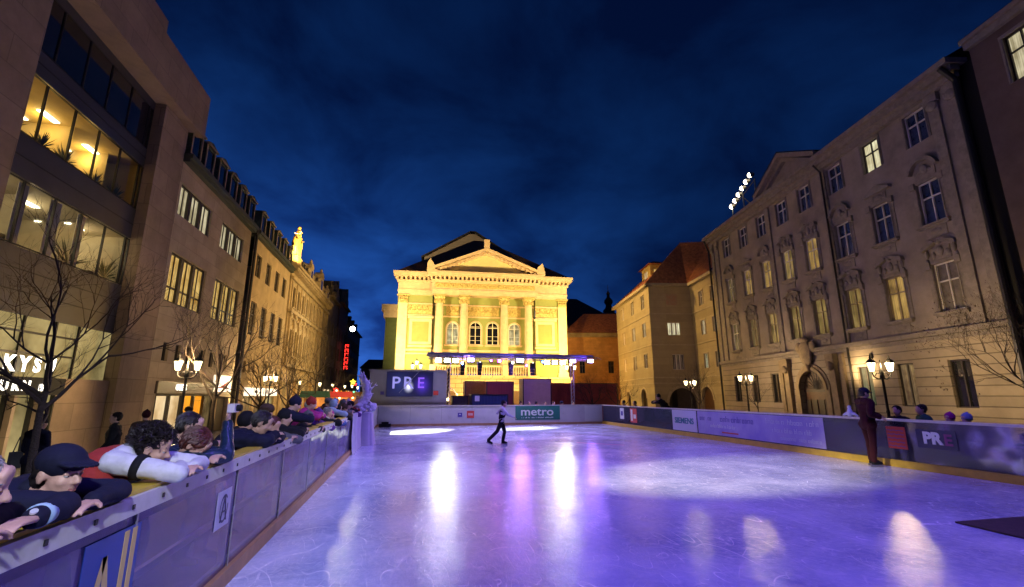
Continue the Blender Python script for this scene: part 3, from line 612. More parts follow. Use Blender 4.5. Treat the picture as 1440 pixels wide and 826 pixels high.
s = tag(MB().box(-1.904, -1.899, 5.75, 6.15, .66, 1.04).build('sticker', 'st_lav'), 'small pale square sticker with a dark circled monogram on left panel', 'sticker')
lt = MB()
for k in range(24):
    a0, a1 = 2 * math.pi * k / 24, 2 * math.pi * (k + 1) / 24
    if 0 < k < 3: continue
    f_ = lambda r, t: (-1.896, 5.95 + r * .8 * math.cos(t), .85 + r * math.sin(t))
    lt.quad(f_(.145, a0), f_(.145, a1), f_(.12, a1), f_(.12, a0))
for p, q in (((5.87, .72), (5.95, .98)), ((6.03, .72), (5.95, .98)), ((5.89, .82), (6.01, .82))):
    lt.tube([(-1.896, p[0], p[1]), (-1.896, q[0], q[1])], .009, 4)
lt.build('monogram', 'st_dark', s)

b = thing('rink_board', 'right rink barrier of clear panels and lavender banners above a yellow strip', 'rink barrier', (14.1, 8, 0)); OFF[b.name] = Vector((14.1, 8, 0))
a = MB(); a.box(14.1, 14.12, -5, 32.9, 0.2, 1.3); a.build('panel', 'acrylic_r', b)
a = MB(); a.box(14.06, 14.2, -5, 32.9, 1.3, 1.37); a.build('rail', 'rail_white', b)
a = MB(); a.box(14.02, 14.14, -5, 32.9, 0.003, 0.2); a.build('kick_plate', 'kick_yellow', b)
fr = MB()
for k in range(19):
    y = -4.6 + 2.12 * k; fr.box(14.13, 14.2, y - .05, y + .05, 0, 1.3)
for z in (0.25, 0.85): fr.box(14.135, 14.175, -5, 32.9, z - .02, z + .02)
fr.build('frame', 'galv', b)
b = thing('rink_board', 'white rink barrier across the far end of the ice', 'rink barrier', (6, 33, 0)); OFF[b.name] = Vector((6, 33, 0))
a = MB(); a.box(-2.6, 14.1, 33.0, 33.08, 0.14, 1.3); a.build('panel', 'board_white', b)
a = MB(); a.box(-2.6, 14.1, 32.97, 33.12, 1.3, 1.37); a.build('rail', 'rail_white', b)
a = MB(); a.box(-2.6, 14.1, 32.95, 33.0, 0.003, 0.15); a.build('kick_plate', 'kick_tan', b)
for k in range(8): MB().box(-1.9 + 2.1 * k, -1.885 + 2.1 * k, 32.994, 33.0, .15, 1.3).build('seam', 'galv', b)
b = thing('rink_board', 'left rink barrier stretch beyond the white draped statue', 'rink barrier', (-2, 27, 0)); OFF[b.name] = Vector((-2, 27, 0))
a = MB(); a.box(-2.0, -1.92, 22.2, 32.95, 0.14, 1.3); a.build('panel', 'board_white', b); a = MB(); a.box(-2.03, -1.9, 22.2, 32.95, 1.3, 1.37); a.build('rail', 'rail_white', b)

# banners
def banner(name, label, y0, y1, z0, z1, m, group=None):
    o = tag(MB().box(14.085, 14.098, y0, y1, z0, z1).build(name, m), label, 'banner', group); return o
def rtext(s, size, m, parent, y, z, **k): return text(s, size, m, parent, (14.078, y, z), (R_(90), 0, R_(-90)), **k)
M['bn_lav'] = mat('banner_lavender', (0.42, 0.38, 0.58), 0.4, var=0.3, vscale=0.6, dark=(0.16, 0.12, 0.52)); M['bn_pale'] = mat('banner_pale', (0.55, 0.55, 0.72), 0.4)
M['bn_ink'] = mat('banner_ink', (0.07, 0.05, 0.30), 0.5); M['bn_teal'] = mat('banner_teal_ink', (0.03, 0.22, 0.28), 0.5); M['bn_navy'] = mat('banner_navy', (0.012, 0.014, 0.09), 0.4)
M['metro'] = mat('metro_green', (0.012, 0.13, 0.11), 0.4); M['ink_white'] = mat('white_print', (0.75, 0.78, 0.78), 0.5); M['violet_print'] = mat('violet_print', (0.22, 0.03, 0.20), 0.5)
s = banner('banner', 'long lavender blue banner with faint violet lettering on right barrier', 13.9, 21.2, .24, 1.28, 'bn_lav')
glyphs(s, 'bn_ink', 17.3, 21.0, .86, .26, 14.084, 1); glyphs(s, 'ink_white', 18.4, 20.2, .58, .16, 14.084, 2); glyphs(s, 'bn_pale', 14.2, 16.6, .95, .2, 14.084, 3); glyphs(s, 'bn_pale', 14.5, 16.4, .64, .18, 14.084, 4); glyphs(s, 'bn_pale', 14.1, 15.9, .38, .15, 14.084, 5); MB().box(14.078, 14.084, 18.3, 19.4, .36, .42).build('mark', 'st_red', s)
s = banner('banner', 'pale square panel with dark teal word SIEMENS on right barrier', 21.3, 23.5, .24, 1.28, 'bn_pale'); rtext('SIEMENS', .40, 'bn_teal', s, 22.4, .74, bold=.008, sx=1.15)
s = banner('banner', 'navy banner with white letters PR and violet E on right barrier', 9.85, 10.85, .62, 1.12, 'bn_navy'); rtext('PR', .42, 'ink_white', s, 10.44, .88, bold=.02); rtext('E', .40, 'violet_print', s, 10.05, .86, bold=.012)
s = banner('banner', 'orange red banner printed with rows of wavy stripes beside the coach', 11.15, 11.7, .52, 1.14, 'st_red')
lt = MB()
for k in range(5):
    for i in range(6):
        y_ = 11.2 + i * .08; lt.box(14.078, 14.084, y_, y_ + .075, .58 + k * .11 + (.012 if i % 2 else 0), .60 + k * .11 + (.012 if i % 2 else 0))
lt.build('stripe', 'bn_ink', s)
s = banner('banner', 'small white notice with a dark crest near far right corner', 29.4, 30.0, .5, 1.2, 'ink_white'); MB().box(14.079, 14.084, 29.55, 29.85, .72, 1.0).build('crest', 'bn_ink', s)
s = banner('banner', 'small red and white poster near the far right corner', 27.6, 28.5, .35, 1.22, 'st_red'); MB().box(14.079, 14.084, 28.15, 28.42, .45, 1.15).build('strip', 'ink_white', s); MB().box(14.079, 14.084, 27.7, 28.05, .6, .85).build('strip', 'ink_white', s)
# far board signs
def far_line(s):
    a = MB(); rr = random.Random(8); x = 7.95
    while x < 10.3:
        w_ = rr.uniform(.03, .07)
        if rr.random() > .15: a.box(x, x + w_, 32.978, 32.984, .45, .45 + rr.choice((.05, .08)))
        x += w_ + .025
    a.build('small_print', 'ink_white', s)
s = tag(MB().box(7.5, 10.8, 32.985, 32.998, .33, 1.32).build('banner', 'metro'), 'dark green banner reading metro in white on the far barrier', 'banner')
text('metro', .78, 'ink_white', s, (9.1, 32.98, .88), (R_(90), 0, 0), bold=.012, sx=1.25); far_line(s)
s = tag(MB().box(4.05, 4.55, 32.985, 32.998, .5, .98).build('sticker', 'st_red'), 'red square sticker on the white far barrier behind the skater', 'sticker'); MB().box(4.14, 4.46, 32.978, 32.984, .69, .74).build('mark', 'ink_white', s); MB().box(4.14, 4.46, 32.978, 32.984, .79, .82).build('mark', 'ink_white', s)
s = tag(MB().box(3.42, 3.72, 32.985, 32.998, .58, .86).build('sticker', 'bn_ink'), 'small dark sticker left of the red square on the far barrier', 'sticker'); MB().prism([(3.5, .72), (3.57, .80), (3.64, .72)], 32.978, 32.984).build('mark', 'ink_white', s)
s = tag(MB().box(12.7, 14.05, 32.985, 32.998, .2, 1.3).build('banner', 'ink_white'), 'pale panel with faint teal lettering at right end of the far barrier', 'banner')
M['magenta_strip'] = mat('magenta_line', (0.75, 0.03, 0.22), 0.4)
s = SH(); s.quad((7.35, 20.15, .004), (8.95, 18.75, .004), (8.95, 18.85, .004), (7.4, 20.27, .004)); tag(s.build('floor_line', 'magenta_strip'), 'thin magenta line lying on the ice right of the skater', 'floor line')  # thin magenta sheet just above the ice
M['mat'] = mat('brown_rubber_mat', (0.085, 0.05, 0.04), 0.7, var=0.4, vscale=6, bump=0.6, bscale=60)
tag(MB().box(8.85, 12.4, 4.9, 6.45, .004, .03).build('floor_mat', 'mat'), 'brown rectangular mat lying on the ice at lower right', 'mat')
tag(MB().box(-1.75, -1.0, 32.1, 32.6, .004, .22).box(-1.6, -1.15, 32.2, 32.5, .22, .34).box(-1.5, -1.25, 32.1, 32.12, .1, .16).build('equipment_case', 'black'), 'low black equipment case on the ice at far left corner', 'equipment case')
# ================================================================= LEFT SIDE OF THE SQUARE (facade plane x = -14)
def left_root(name, label, y0): 
    r = thing(name, label, 'building', (-14, y0, GROUND), R_(90), off=(y0, 0, GROUND)); return r
# facade coordinates: x = distance along the street, y = depth into the building, z = height
o = left_root('office_building', 'modern office block with lit ribbon windows over illuminated shopfront, left edge', 27)
w = MB()
wall(w, 26.75, 29.45, GROUND, 18.0, 0.0, [])                                   # corner pier
w.quad((29.45, 0, GROUND), (29.45, 12, GROUND), (29.45, 12, 21), (29.45, 0, 21))
w.quad((26.75, 0, GROUND), (26.75, 1.2, GROUND), (26.75, 1.2, 18), (26.75, 0, 18))
w.box(2, 18.3, -0.05, 10, GROUND, 18.0)                                          # solid stone wing nearer the camera
w.box(2, 30.3, -0.55, 12, 18.05, 20.9)                                         # heavy projecting attic band
w.box(4, 24.9, -0.35, 9, 20.92, 21.9)
w.build('wall', 'ashlar_office', o)
sp = MB()
for z0, z1 in ((5.1, 7.5), (10.05, 11.65), (14.15, 15.15), (17.6, 18.03)):
    sp.box(18.3, 26.75, 0.55, 0.7, z0, z1)
sp.box(18.3, 26.75, 0.5, 6, 5.05, 5.15)
sp.build('spandrel', 'dark_cladding', o)
jt = MB()
for z in (5.9, 6.7, 10.8, 14.65):
    jt.box(18.3, 26.75, 0.53, 0.55, z - .02, z + .02)
jt.build('joint', 'dark_metal', o)
mull = [18.32, 19.85, 21.5, 23.1, 24.75, 26.4]
for zi, (z0, z1, lit) in enumerate(((7.55, 10.0, 'pale'), (11.7, 14.1, 'yellow'), (15.2, 17.6, 'dark'))):
    for a_, b_ in zip(mull, mull[1:] + [26.75]):
        f = MB(); q = 0.035
        f.box(a_, a_ + q, .56, .64, z0, z1); f.box(b_ - q, b_, .56, .64, z0, z1); f.box(a_ + q, b_ - q, .57, .63, z0, z0 + q); f.box(a_ + q, b_ - q, .57, .63, z1 - q, z1)
        wd = f.build('window', 'dark_metal', o)
        p = SH(); p.quad((a_, .6, z0), (b_, .6, z0), (b_, .6, z1), (a_, .6, z1)); p.build('pane', 'clear_glass' if lit != 'dark' else 'glass_dark', wd)
for i_, (z0, z1, wm) in enumerate(((7.45, 10.05, 'room_pale'), (11.6, 14.15, 'room_yellow'))):
    r = SH(); x0, x1, yb = 18.35, 26.7, 5.0
    r.quad((x0, yb, z0), (x1, yb, z0), (x1, yb, z1), (x0, yb, z1)); r.quad((x0, .72, z1), (x0, yb, z1), (x1, yb, z1), (x1, .72, z1)); r.quad((x0, .72, z0), (x1, .72, z0), (x1, yb, z0), (x0, yb, z0))
    r.quad((x0, .72, z0), (x0, yb, z0), (x0, yb, z1), (x0, .72, z1)); r.quad((x1, .72, z0), (x1, yb, z0), (x1, yb, z1), (x1, .72, z1))
    for xx in ((21.5, 24.75) if i_ == 0 else (23.1, 25.6)): r.quad((xx, 1.6, z0), (xx, yb, z0), (xx, yb, z1), (xx, 1.6, z1))
    r.build('room', wm, o)
    for xx in (19.2, 22.3, 25.2):
        c = MB(); c.box(xx - .5, xx + .5, 2.0, 2.25, z1 - .07, z1 - .03); c.box(xx - .5, xx + .5, 3.2, 3.45, z1 - .07, z1 - .03); c.build('ceiling_lamp', 'room_lamp', o)
        l_ = light('POINT', 'room_light', Vector((xx, 2.4, z1 - .5)) - OFF[o.name], 80 if i_ == 0 else 70, (1.0, 0.80, 0.46) if i_ == 0 else (1.0, 0.66, 0.18), size=.2, parent=o)
    if i_ == 0:
        for xx, h_ in ((18.9, .9), (20.3, .7), (23.6, .5), (25.9, .6)):
            MB().box(xx, xx + .9, 1.6, 2.2, z0 + h_ - .04, z0 + h_).box(xx + .05, xx + .1, 1.65, 2.15, z0, z0 + h_).box(xx + .8, xx + .85, 1.65, 2.15, z0, z0 + h_).build('desk', 'dark_paint', o)
        bl = MB()
        for (xa, xb) in ((21.56, 22.2), (19.91, 20.4), (23.2, 23.7)):
            for k in range(9): bl.box(xa + k * (xb - xa) / 9, xa + (k + .8) * (xb - xa) / 9, .8, .83, z0 + .05, z1 - .05)
        bl.build('blind', 'curtain', o)
    for xx in ((26.0, 23.4) if i_ == 0 else (19.2, 20.7, 22.0, 24.0, 25.6)):       # potted plants on the sills
        pl = MB(); rr = random.Random(int(xx * 10) + i_)
        for k in range(46):
            t = rr.uniform(0, 6.28); e = rr.uniform(.2, 1.3); ln = rr.uniform(.4, .95) * (1.5 if i_ == 0 else 1)
            c0 = Vector((xx, .98, z0 + .25)); d = Vector((math.cos(t) * math.cos(e), math.sin(t) * math.cos(e) * .5, math.sin(e))) * ln; sd_ = Vector((-math.sin(t), 0, math.cos(t))) * .045
            pl.add([c0, c0 + d * .5 + sd_, c0 + d, c0 + d * .5 - sd_], [(0, 1, 2, 3)])
        pl.build('plant', 'leaf', o); MB().lathe([(.1, 0), (.14, .25)], (xx, 1.0, z0 + .01), 10).build('pot', 'tile_brown', o)
# shop storey
sh = MB(); sh.box(18.3, 23.3, .05, .25, 2.05, 2.72); sh.build('fascia', 'paint_shade_black', o)
text('B U R N   al', .50, 'glow_white', o, (20.9, 0.03, 2.38), (R_(90), 0, 0), bold=.02, sx=1.05)
text('K Y S U', .78, 'glow_white', o, (21.15, -0.02, 3.16), (R_(90), 0, 0), bold=.03, sx=1.0)
f = MB()
for x_ in (18.3, 19.5, 21.2, 22.9, 24.3): f.box(x_ - .04, x_ + .04, .5, .64, 2.75, 5.05)
for z_ in (3.65, 4.45): f.box(18.3, 24.3, .52, .62, z_ - .04, z_ + .04)
wd = f.build('shop_window', 'dark_metal', o); SH().quad((18.3, .58, 2.75), (26.7, .58, 2.75), (26.7, .58, 5.05), (18.3, .58, 5.05)).build('pane', 'lit_shopdim', wd)
for (x0, x1, mt) in ((18.3, 19.6, 'lit_shopdim'), (19.75, 20.9, 'lit_shopdim'), (21.05, 22.2, 'lit_shopdim'), (22.5, 23.3, 'lit_shopdim')):
    f = MB(); f.box(x0, x0 + .07, .3, .5, GROUND, 2.05); f.box(x1 - .07, x1, .3, .5, GROUND, 2.05); wd = f.build('shop_window', 'dark_metal', o)
    SH().quad((x0, .45, GROUND), (x1, .45, GROUND), (x1, .45, 2.05), (x0, .45, 2.05)).build('pane', mt, wd)
MB().box(19.6, 19.75, .1, .55, GROUND, 2.04).box(20.9, 21.05, .1, .55, GROUND, 2.04).box(22.2, 22.5, .1, .55, GROUND, 2.04).box(23.3, 26.75, .3, .9, GROUND, 2.74).build('pillar', 'ashlar_office', o)
for y_ in (19.2, 21.6): light('POINT', 'shop_light', Vector((y_, -1.2, 0.6)) - OFF[o.name], 90, (1.0, 0.78, 0.45), size=.3, parent=o)

def shopfront(o, x0, x1, z1, mats, sign=None):
    n = len(mats); w_ = (x1 - x0) / n
    for i, mt in enumerate(mats):
        a_, b_ = x0 + i * w_, x0 + (i + 1) * w_
        f = MB(); f.box(a_, a_ + .09, -.02, .2, GROUND, z1); f.box(b_ - .09, b_, -.02, .2, GROUND, z1); f.box(a_ + .09, b_ - .09, 0, .18, z1 - .1, z1); f.box(a_ + .09, b_ - .09, 0, .18, GROUND, GROUND + .35)
        wd = f.build('shop_window', 'dark_paint', o); SH().quad((a_, .15, GROUND), (b_, .15, GROUND), (b_, .15, z1), (a_, .15, z1)).build('pane', mt, wd)
# second building: pale stone, triple windows, dormered copper roof
o = left_root('commercial_building', 'plain pale stone building with triple windows, lit amber and yellow', 36)
holes = []; T = []
for xc in (32.0, 38.5):
    T.append((xc, 13.7, 4.6, 2.0, 'lit_pale2', 'tri')); T.append((xc + .3, 8.9, 4.9, 3.0, 'lit_yellow', 'tri rail'))
small = [30.9, 32.4, 33.9, 36.0, 37.5, 39.0, 40.2]
w = MB(); holes = [(x - ww / 2, x + ww / 2, z - h / 2, z + h / 2) for x, z, ww, h, _, _ in T] + [(x - .35, x + .35, 4.0, 5.1) for x in small] + [(30.6, 38.9, GROUND, 2.5), (39.6, 41.8, GROUND, 1.9)]
wall(w, 29.47, 42.3, GROUND, 16.2, 0, holes, .3); w.quad((42.3, 0, GROUND), (42.3, 10, GROUND), (42.3, 10, 16.2), (42.3, 0, 16.2)); w.build('wall', 'ashlar_beige', o)
for x, z, ww, h, mt, st in T: window(o, x, 0, z, ww, h, mt, st, 'dark_paint', sill=False, fw=.12, inset=.2)
for i, x in enumerate(small): window(o, x, 0, 4.55, .7, 1.1, 'glass_grey' if i % 3 else 'glass_dark', 'two', 'dark_paint', sill=False, fw=.05, inset=.2)
shopfront(o, 30.6, 38.9, 2.1, ['lit_shop', 'lit_shop', 'lit_orange', 'lit_orange', 'lit_dim'])
SH().quad((39.6, .25, GROUND), (41.8, .25, GROUND), (41.8, .25, 1.9), (39.6, .25, 1.9)).build('door', 'dark_paint', o)
MB().box(30.4, 39.1, -.14, .02, 2.15, 2.85).build('fascia', 'brown_fascia', o); text('GUESS', .5, 'glow_white', o, (33.2, -.16, 2.5), (R_(90), 0, 0), bold=.015)
sg = MB().box(38.3, 41.6, -.16, -.04, 2.3, 3.5).build('shop_sign', 'glow_sign', o); MB().prism([(38.7, 2.6), (39.6, 2.7), (41, 3.2), (40.6, 2.75), (41.2, 2.5)], -.18, -.161).build('emblem', 'st_red', sg)
MB().box(29.4, 42.4, -.5, .3, 16.2, 16.5).box(29.4, 42.4, -.36, .3, 15.95, 16.2).build('cornice', 'copper', o)
def mansard(o, x0, x1, z0, depth, h, m, ynose=-0.25):
    r = MB(); r.add([(x0, ynose, z0), (x1, ynose, z0), (x1, 1.5, z0 + h), (x0, 1.5, z0 + h), (x0, depth, z0 + h + .8), (x1, depth, z0 + h + .8), (x0, depth, z0), (x1, depth, z0)],
                    [(0, 1, 2, 3), (3, 2, 5, 4), (0, 3, 4, 6), (1, 7, 5, 2)]); return r.build('roof', m, o)
rf = mansard(o, 29.5, 42.3, 16.5, 10, 1.7, 'green_roof')
def dormer(o, x, z0, w_=1.2, h=1.6, m='green_roof', pane='glass_dark', y=0.0):
    d = MB(); d.box(x - w_ / 2, x + w_ / 2, y, y + 2, z0, z0 + h); d.prism([(x - w_ / 2 - .15, z0 + h), (x + w_ / 2 + .15, z0 + h), (x + w_ / 2, z0 + h + .2), (x, z0 + h + .4), (x - w_ / 2, z0 + h + .2)], y - .15, y + 2.1)
    d.box(x - w_ / 2, x - w_ / 2 + .14, y - .06, y, z0, z0 + h); d.box(x + w_ / 2 - .14, x + w_ / 2, y - .06, y, z0, z0 + h); d.box(x - w_ / 2 + .14, x + w_ / 2 - .14, y - .06, y, z0 + h - .15, z0 + h)
    do = d.build('dormer', m, o); k_ = MB(); k_.box(x - w_ / 2 - .04, x - w_ / 2 + .12, y - .1, y - .062, z0, z0 + h).box(x + w_ / 2 - .12, x + w_ / 2 + .04, y - .1, y - .062, z0, z0 + h).box(x - w_ / 2 - .16, x + w_ / 2 + .16, y - .22, y - .05, z0 + h, z0 + h + .12).box(x - w_ / 2 + .12, x + w_ / 2 - .12, y - .1, y - .062, z0, z0 + .1); k_.build('frame', 'dormer_frame', do); SH().quad((x - w_ / 2 + .15, y - .01, z0 + .1), (x + w_ / 2 - .15, y - .01, z0 + .1), (x + w_ / 2 - .15, y - .01, z0 + h - .16), (x - w_ / 2 + .15, y - .01, z0 + h - .16)).build('pane', pane, do)
for x in (30.4, 32.4, 34.6, 36.8, 39.0, 41.2): dormer(o, x, 16.7, 1.35, 1.75, y=-.1)
# pipe between
tag(MB().tube([(-13.7, 42.8, GROUND), (-13.7, 42.8, 16.4)], .12, 10).box(-14, -13.62, 42.55, 43.05, 15.9, 16.6).build('drainpipe', 'dark_metal'), 'tall dark drainpipe between the two pale stone buildings on the left', 'drainpipe')
# third building
o = left_root('commercial_building', 'ochre building with four narrow dark windows per floor, left row', 49)
w = MB(); X3 = [45.2, 48.3, 51.4, 54.3]; sm3 = [44.6, 45.9, 47.2, 50, 51.3, 52.6, 54.6]
holes = [(x - .75, x + .75, 12.6, 14.7) for x in X3] + [(x - .8, x + .8, 7.3, 10.3) for x in X3] + [(x - .3, x + .3, 4.0, 5.0) for x in sm3] + [(45.2, 47.8, GROUND, 1.9), (48.5, 51.2, GROUND, 1.9), (52, 55, GROUND, 1.9)]
wall(w, 43.3, 56.3, GROUND, 16.2, 0, holes, .3); w.quad((56.3, 0, GROUND), (56.3, 10, GROUND), (56.3, 10, 16.2), (56.3, 0, 16.2)); w.build('wall', 'plaster_yellow', o)
for x in X3:
    window(o, x, 0, 13.65, 1.5, 2.1, 'glass_grey', 'two', 'dark_paint', sill=False, inset=.2); window(o, x, 0, 8.8, 1.6, 3.0, 'glass_grey', 'cross', 'dark_paint', sill=False, inset=.2)
    MB().box(x - .9, x + .9, -.1, -.06, 8.1, 8.14).box(x - .9, x + .9, -.1, -.06, 7.5, 7.54).build('railing', 'dark_metal', o)
for x in sm3: window(o, x, 0, 4.5, .6, 1.0, 'glass_dark', 'two', 'dark_paint', sill=False, fw=.05, inset=.2)
for a_, b_, mt in ((45.2, 47.8, 'lit_dim'), (48.5, 51.2, 'lit_dim'), (52, 55, 'lit_shopdim')): SH().quad((a_, .2, GROUND), (b_, .2, GROUND), (b_, .2, 1.9), (a_, .2, 1.9)).build('shop_window', mt, o)
sg = MB().box(45.2, 55.2, -.2, -.03, 2.0, 2.7).build('shop_sign', 'glow_sign', o); MB().prism([(47.6, 2.25), (48.4, 2.25), (48.4, 2.45), (48, 2.52), (47.6, 2.45)], -.22, -.201).build('emblem', 'black', sg)
for p_, q_ in ((50.3, 50.5), (51.5, 51.7), (53.4, 53.6)): MB().box(p_, q_, -.22, -.201, 2.15, 2.55).build('emblem', 'black', sg)
MB().box(43.2, 56.4, -.5, .3, 16.2, 16.5).box(43.2, 56.4, -.36, .3, 15.95, 16.2).build('cornice', 'copper', o)
mansard(o, 43.3, 56.3, 16.5, 10, 1.7, 'green_roof')
for x in (44.6, 47.2, 49.8, 52.4, 55): dormer(o, x, 16.7, 1.35, 1.75, y=-.1)
# fourth: neo-baroque bank with sculpted gable
o = left_root('bank_building', 'ornate golden neo baroque house with pilasters and sculpted roof gables', 68)
w = MB(); XB = [58.2 + 2.45 * i for i in range(10)]
wall(w, 56.4, 81.6, GROUND, 17.0, -.15, [(x - .5, x + .5, 12.2, 14.6) for x in XB] + [(x - .6, x + .6, 6.6, 9.6) for x in XB] + [(x - .7, x + .7, .2, 3.8) for x in XB], .35)
w.quad((56.4, -.15, GROUND), (56.4, 10, GROUND), (56.4, 10, 17), (56.4, -.15, 17)); w.quad((81.6, -.15, GROUND), (81.6, 10, GROUND), (81.6, 10, 17), (81.6, -.15, 17)); w.build('wall', 'stucco_gold', o)
for i, x in enumerate(XB):
    window(o, x, -.15, 13.4, 1.0, 2.4, 'glass_grey', 'cross', 'dark_paint', 'plain', 'stucco_gold', True)
    window(o, x, -.15, 8.1, 1.2, 3.0, 'lit_dim' if i % 3 else 'glass_grey', 'cross', 'dark_paint', 'curved', 'stucco_gold', True)
    SH().quad((x - .7, .2, .2), (x + .7, .2, .2), (x + .7, .2, 3.8), (x - .7, .2, 3.8)).build('shop_window', ['lit_shop', 'lit_dim', 'lit_orange', 'lit_amber'][i % 4], o)
pl = MB()
for i in range(11): x = 57 + 2.45 * i; pl.box(x - .2, x + .2, -.38, -.15, 5.6, 11.3); pl.box(x - .32, x + .32, -.46, -.15, 11.0, 11.4); pl.box(x - .18, x + .18, -.3, -.15, 11.9, 15.2)
pl.box(56.3, 81.7, -.55, -.15, 11.4, 11.75).box(56.3, 81.7, -.5, -.15, 5.2, 5.6).box(56.3, 81.7, -.45, -.15, 15.3, 15.6).box(56.3, 81.7, -1.0, 0, 16.7, 17.0).box(56.3, 81.7, -.8, 0, 16.45, 16.7)
k = 56.5
while k < 81.5: pl.box(k, k + .22, -.75, -.15, 16.15, 16.45); k += .6
pl.build('cornice', 'stucco_gold', o)
mansard(o, 56.4, 81.6, 17.0, 10, 1.9, 'slate', 0.1)
def gable(o, x, z, w_, h):
    g_ = MB(); g_.box(x - w_ / 2, x + w_ / 2, -.35, .6, z, z + h * .45); g_.box(x - w_ * .32, x + w_ * .32, -.35, .6, z + h * .45, z + h * .75)
    for sx in (-1, 1):
        g_.prism([(x + sx * w_ * .5, z + h * .45), (x + sx * w_ * .32, z + h * .45), (x + sx * w_ * .32, z + h * .7), (x + sx * w_ * .38, z + h * .55)], -.3, .5)
        g_.ball((x + sx * w_ * .42, -.1, z + h * .56), (.2, .2, .3)); g_.box(x + sx * w_ * .44 - .1, x + sx * w_ * .44 + .1, -.45, -.3, z, z + h * .45)
    for q in range(8):
        a0, a1 = math.pi * q / 8, math.pi * (q + 1) / 8; r = w_ * .36
        g_.prism([(x + r * math.cos(a0), z + h * .75 + r * .6 * math.sin(a0)), (x + r * math.cos(a1), z + h * .75 + r * .6 * math.sin(a1)), (x, z + h * .75)], -.4, .6)
    g_.ball((x, -.1, z + h * 1.0), (.2, .2, .45)); go = g_.build('gable', 'stucco_gold', o)
    SH().quad((x - w_ * .18, -.36, z + h * .1), (x + w_ * .18, -.36, z + h * .1), (x + w_ * .18, -.36, z + h * .6), (x - w_ * .18, -.36, z + h * .6)).build('pane', 'glass_dark', go)
gable(o, 66, 17.0, 2.6, 2.9); gable(o, 73.5, 17.0, 3.4, 3.6); gable(o, 79.5, 17.0, 2.4, 2.4)
for x in (63.2, 69.5, 76.5): dormer(o, x, 17.2, 1.3, 1.6, 'slate', y=.2)
# floodlit gilded sculpture group on its pedestal, first gable
s = thing('statue', 'brightly floodlit golden sculpture group on the roof edge, left row', 'statue', (-13.9, 57.6, 17.0)); OFF[s.name] = Vector((-13.9, 57.6, 17.0))
a = MB(); a.box(-14.4, -13.5, 56.6, 58.8, 17.0, 18.0); a.box(-14.5, -13.4, 56.5, 58.9, 18.0, 18.2); a.build('pedestal', 'stucco_gold', s)
a = MB(); rr = random.Random(4)
for (dy, h) in ((0, 2.9), (-.8, 1.9), (.75, 2.0)):
    y_ = 57.6 + dy; z_ = 18.2
    a.cap((-13.9, y_ - .12, z_), .16, (-13.9, y_, z_ + h * .5), .24); a.cap((-13.9, y_ + .15, z_), .16, (-13.9, y_, z_ + h * .5), .24); a.cap((-13.9, y_, z_ + h * .45), .25, (-13.85, y_, z_ + h * .8), .2)
    a.ball((-13.85, y_, z_ + h * .93), (.15, .15, .19)); a.cap((-13.85, y_, z_ + h * .78), .09, (-13.7, y_ + .45, z_ + h * (.75 + rr.random() * .35)), .06); a.cap((-13.85, y_, z_ + h * .78), .09, (-13.6, y_ - .5, z_ + h * .6), .06)
    a.cap((-13.8, y_ - .2, z_ + .1), .14, (-13.8, y_ - .5, z_ + .5), .12)
a.build('figures', 'gold', s)
for c_ in s.children:
    if c_.name.startswith('figures'): c_.scale = (1.5, 1.35, 1.25)
light('SPOT', 'statue_flood', Vector((-12.0, 54.6, 17.0)) , 9000, (1.0, 0.62, 0.14), (-13.9, 57.6, 19.6), .1, 60, .5)
# farther left: dark gabled houses down the street
for i, (y0, y1, h, lab, mt) in enumerate(((81.8, 92, 18.5, 'dark baroque house with stepped gable beyond the golden bank, left row', 'plaster_dark'), (92.2, 104, 19.5, 'dark tall house carrying the red vertical neon sign', 'plaster_dark2'), (104.2, 130, 17.0, 'farthest dark house closing the left row', 'plaster_dark'))):
    o = left_root('town_house', lab, (y0 + y1) / 2)
    w = MB(); n = int((y1 - y0) / 3.2); xs = [y0 + (k_ + .5) * (y1 - y0) / n for k_ in range(n)]; zz = [4.8, 8.6, 12.4]
    wall(w, y0, y1, GROUND, h, -.3 - .2 * i, [(x - .6, x + .6, z, z + 2.1) for x in xs for z in zz], .3)
    w.quad((y0, -.3 - .2 * i, GROUND), (y0, 9, GROUND), (y0, 9, h), (y0, -.3 - .2 * i, h)); w.quad((y1, -.3 - .2 * i, GROUND), (y1, 9, GROUND), (y1, 9, h), (y1, -.3 - .2 * i, h)); w.build('wall', mt, o)
    for x in xs:
        for z in zz: window(o, x, -.3 - .2 * i, z + 1.05, 1.2, 2.1, random.choice(['glass_dark', 'glass_dark', 'glass_grey', 'lit_dim']), 'cross', 'dark_paint', 'plain', 'plaster_dark', True)
        SH().quad((x - 1, -.42 - .2 * i, GROUND), (x + 1, -.42 - .2 * i, GROUND), (x + 1, -.42 - .2 * i, 3), (x - 1, -.42 - .2 * i, 3)).build('shop_window', random.choice(['lit_shop', 'lit_orange', 'lit_dim', 'lit_amber']), o)
    MB().box(y0, y1, -.9 - .2 * i, 0, h, h + .3).build('cornice', 'plaster_dark', o); mansard(o, y0, y1, h + .3, 9, 2.2, 'slate')
    for x in xs[::2]: dormer(o, x, h + .5, 1.6, 2.2, 'slate', y=-.1)
    xm = (y0 + y1) / 2
    if i < 2: MB().prism([(xm - 2.2, h + .3), (xm + 2.2, h + .3), (xm + 1.6, h + 1.6), (xm + .9, h + 1.8), (xm + .5, h + 3.2), (xm, h + 3.9), (xm - .5, h + 3.2), (xm - .9, h + 1.8), (xm - 1.6, h + 1.6)], -.8 - .2 * i, .4).build('gable', 'plaster_dark', o)
s = thing('neon_sign', 'tall red glowing vertical neon sign on a dark house', 'neon sign', (-13, 98, 5)); OFF[s.name] = Vector((-13, 98, 5))
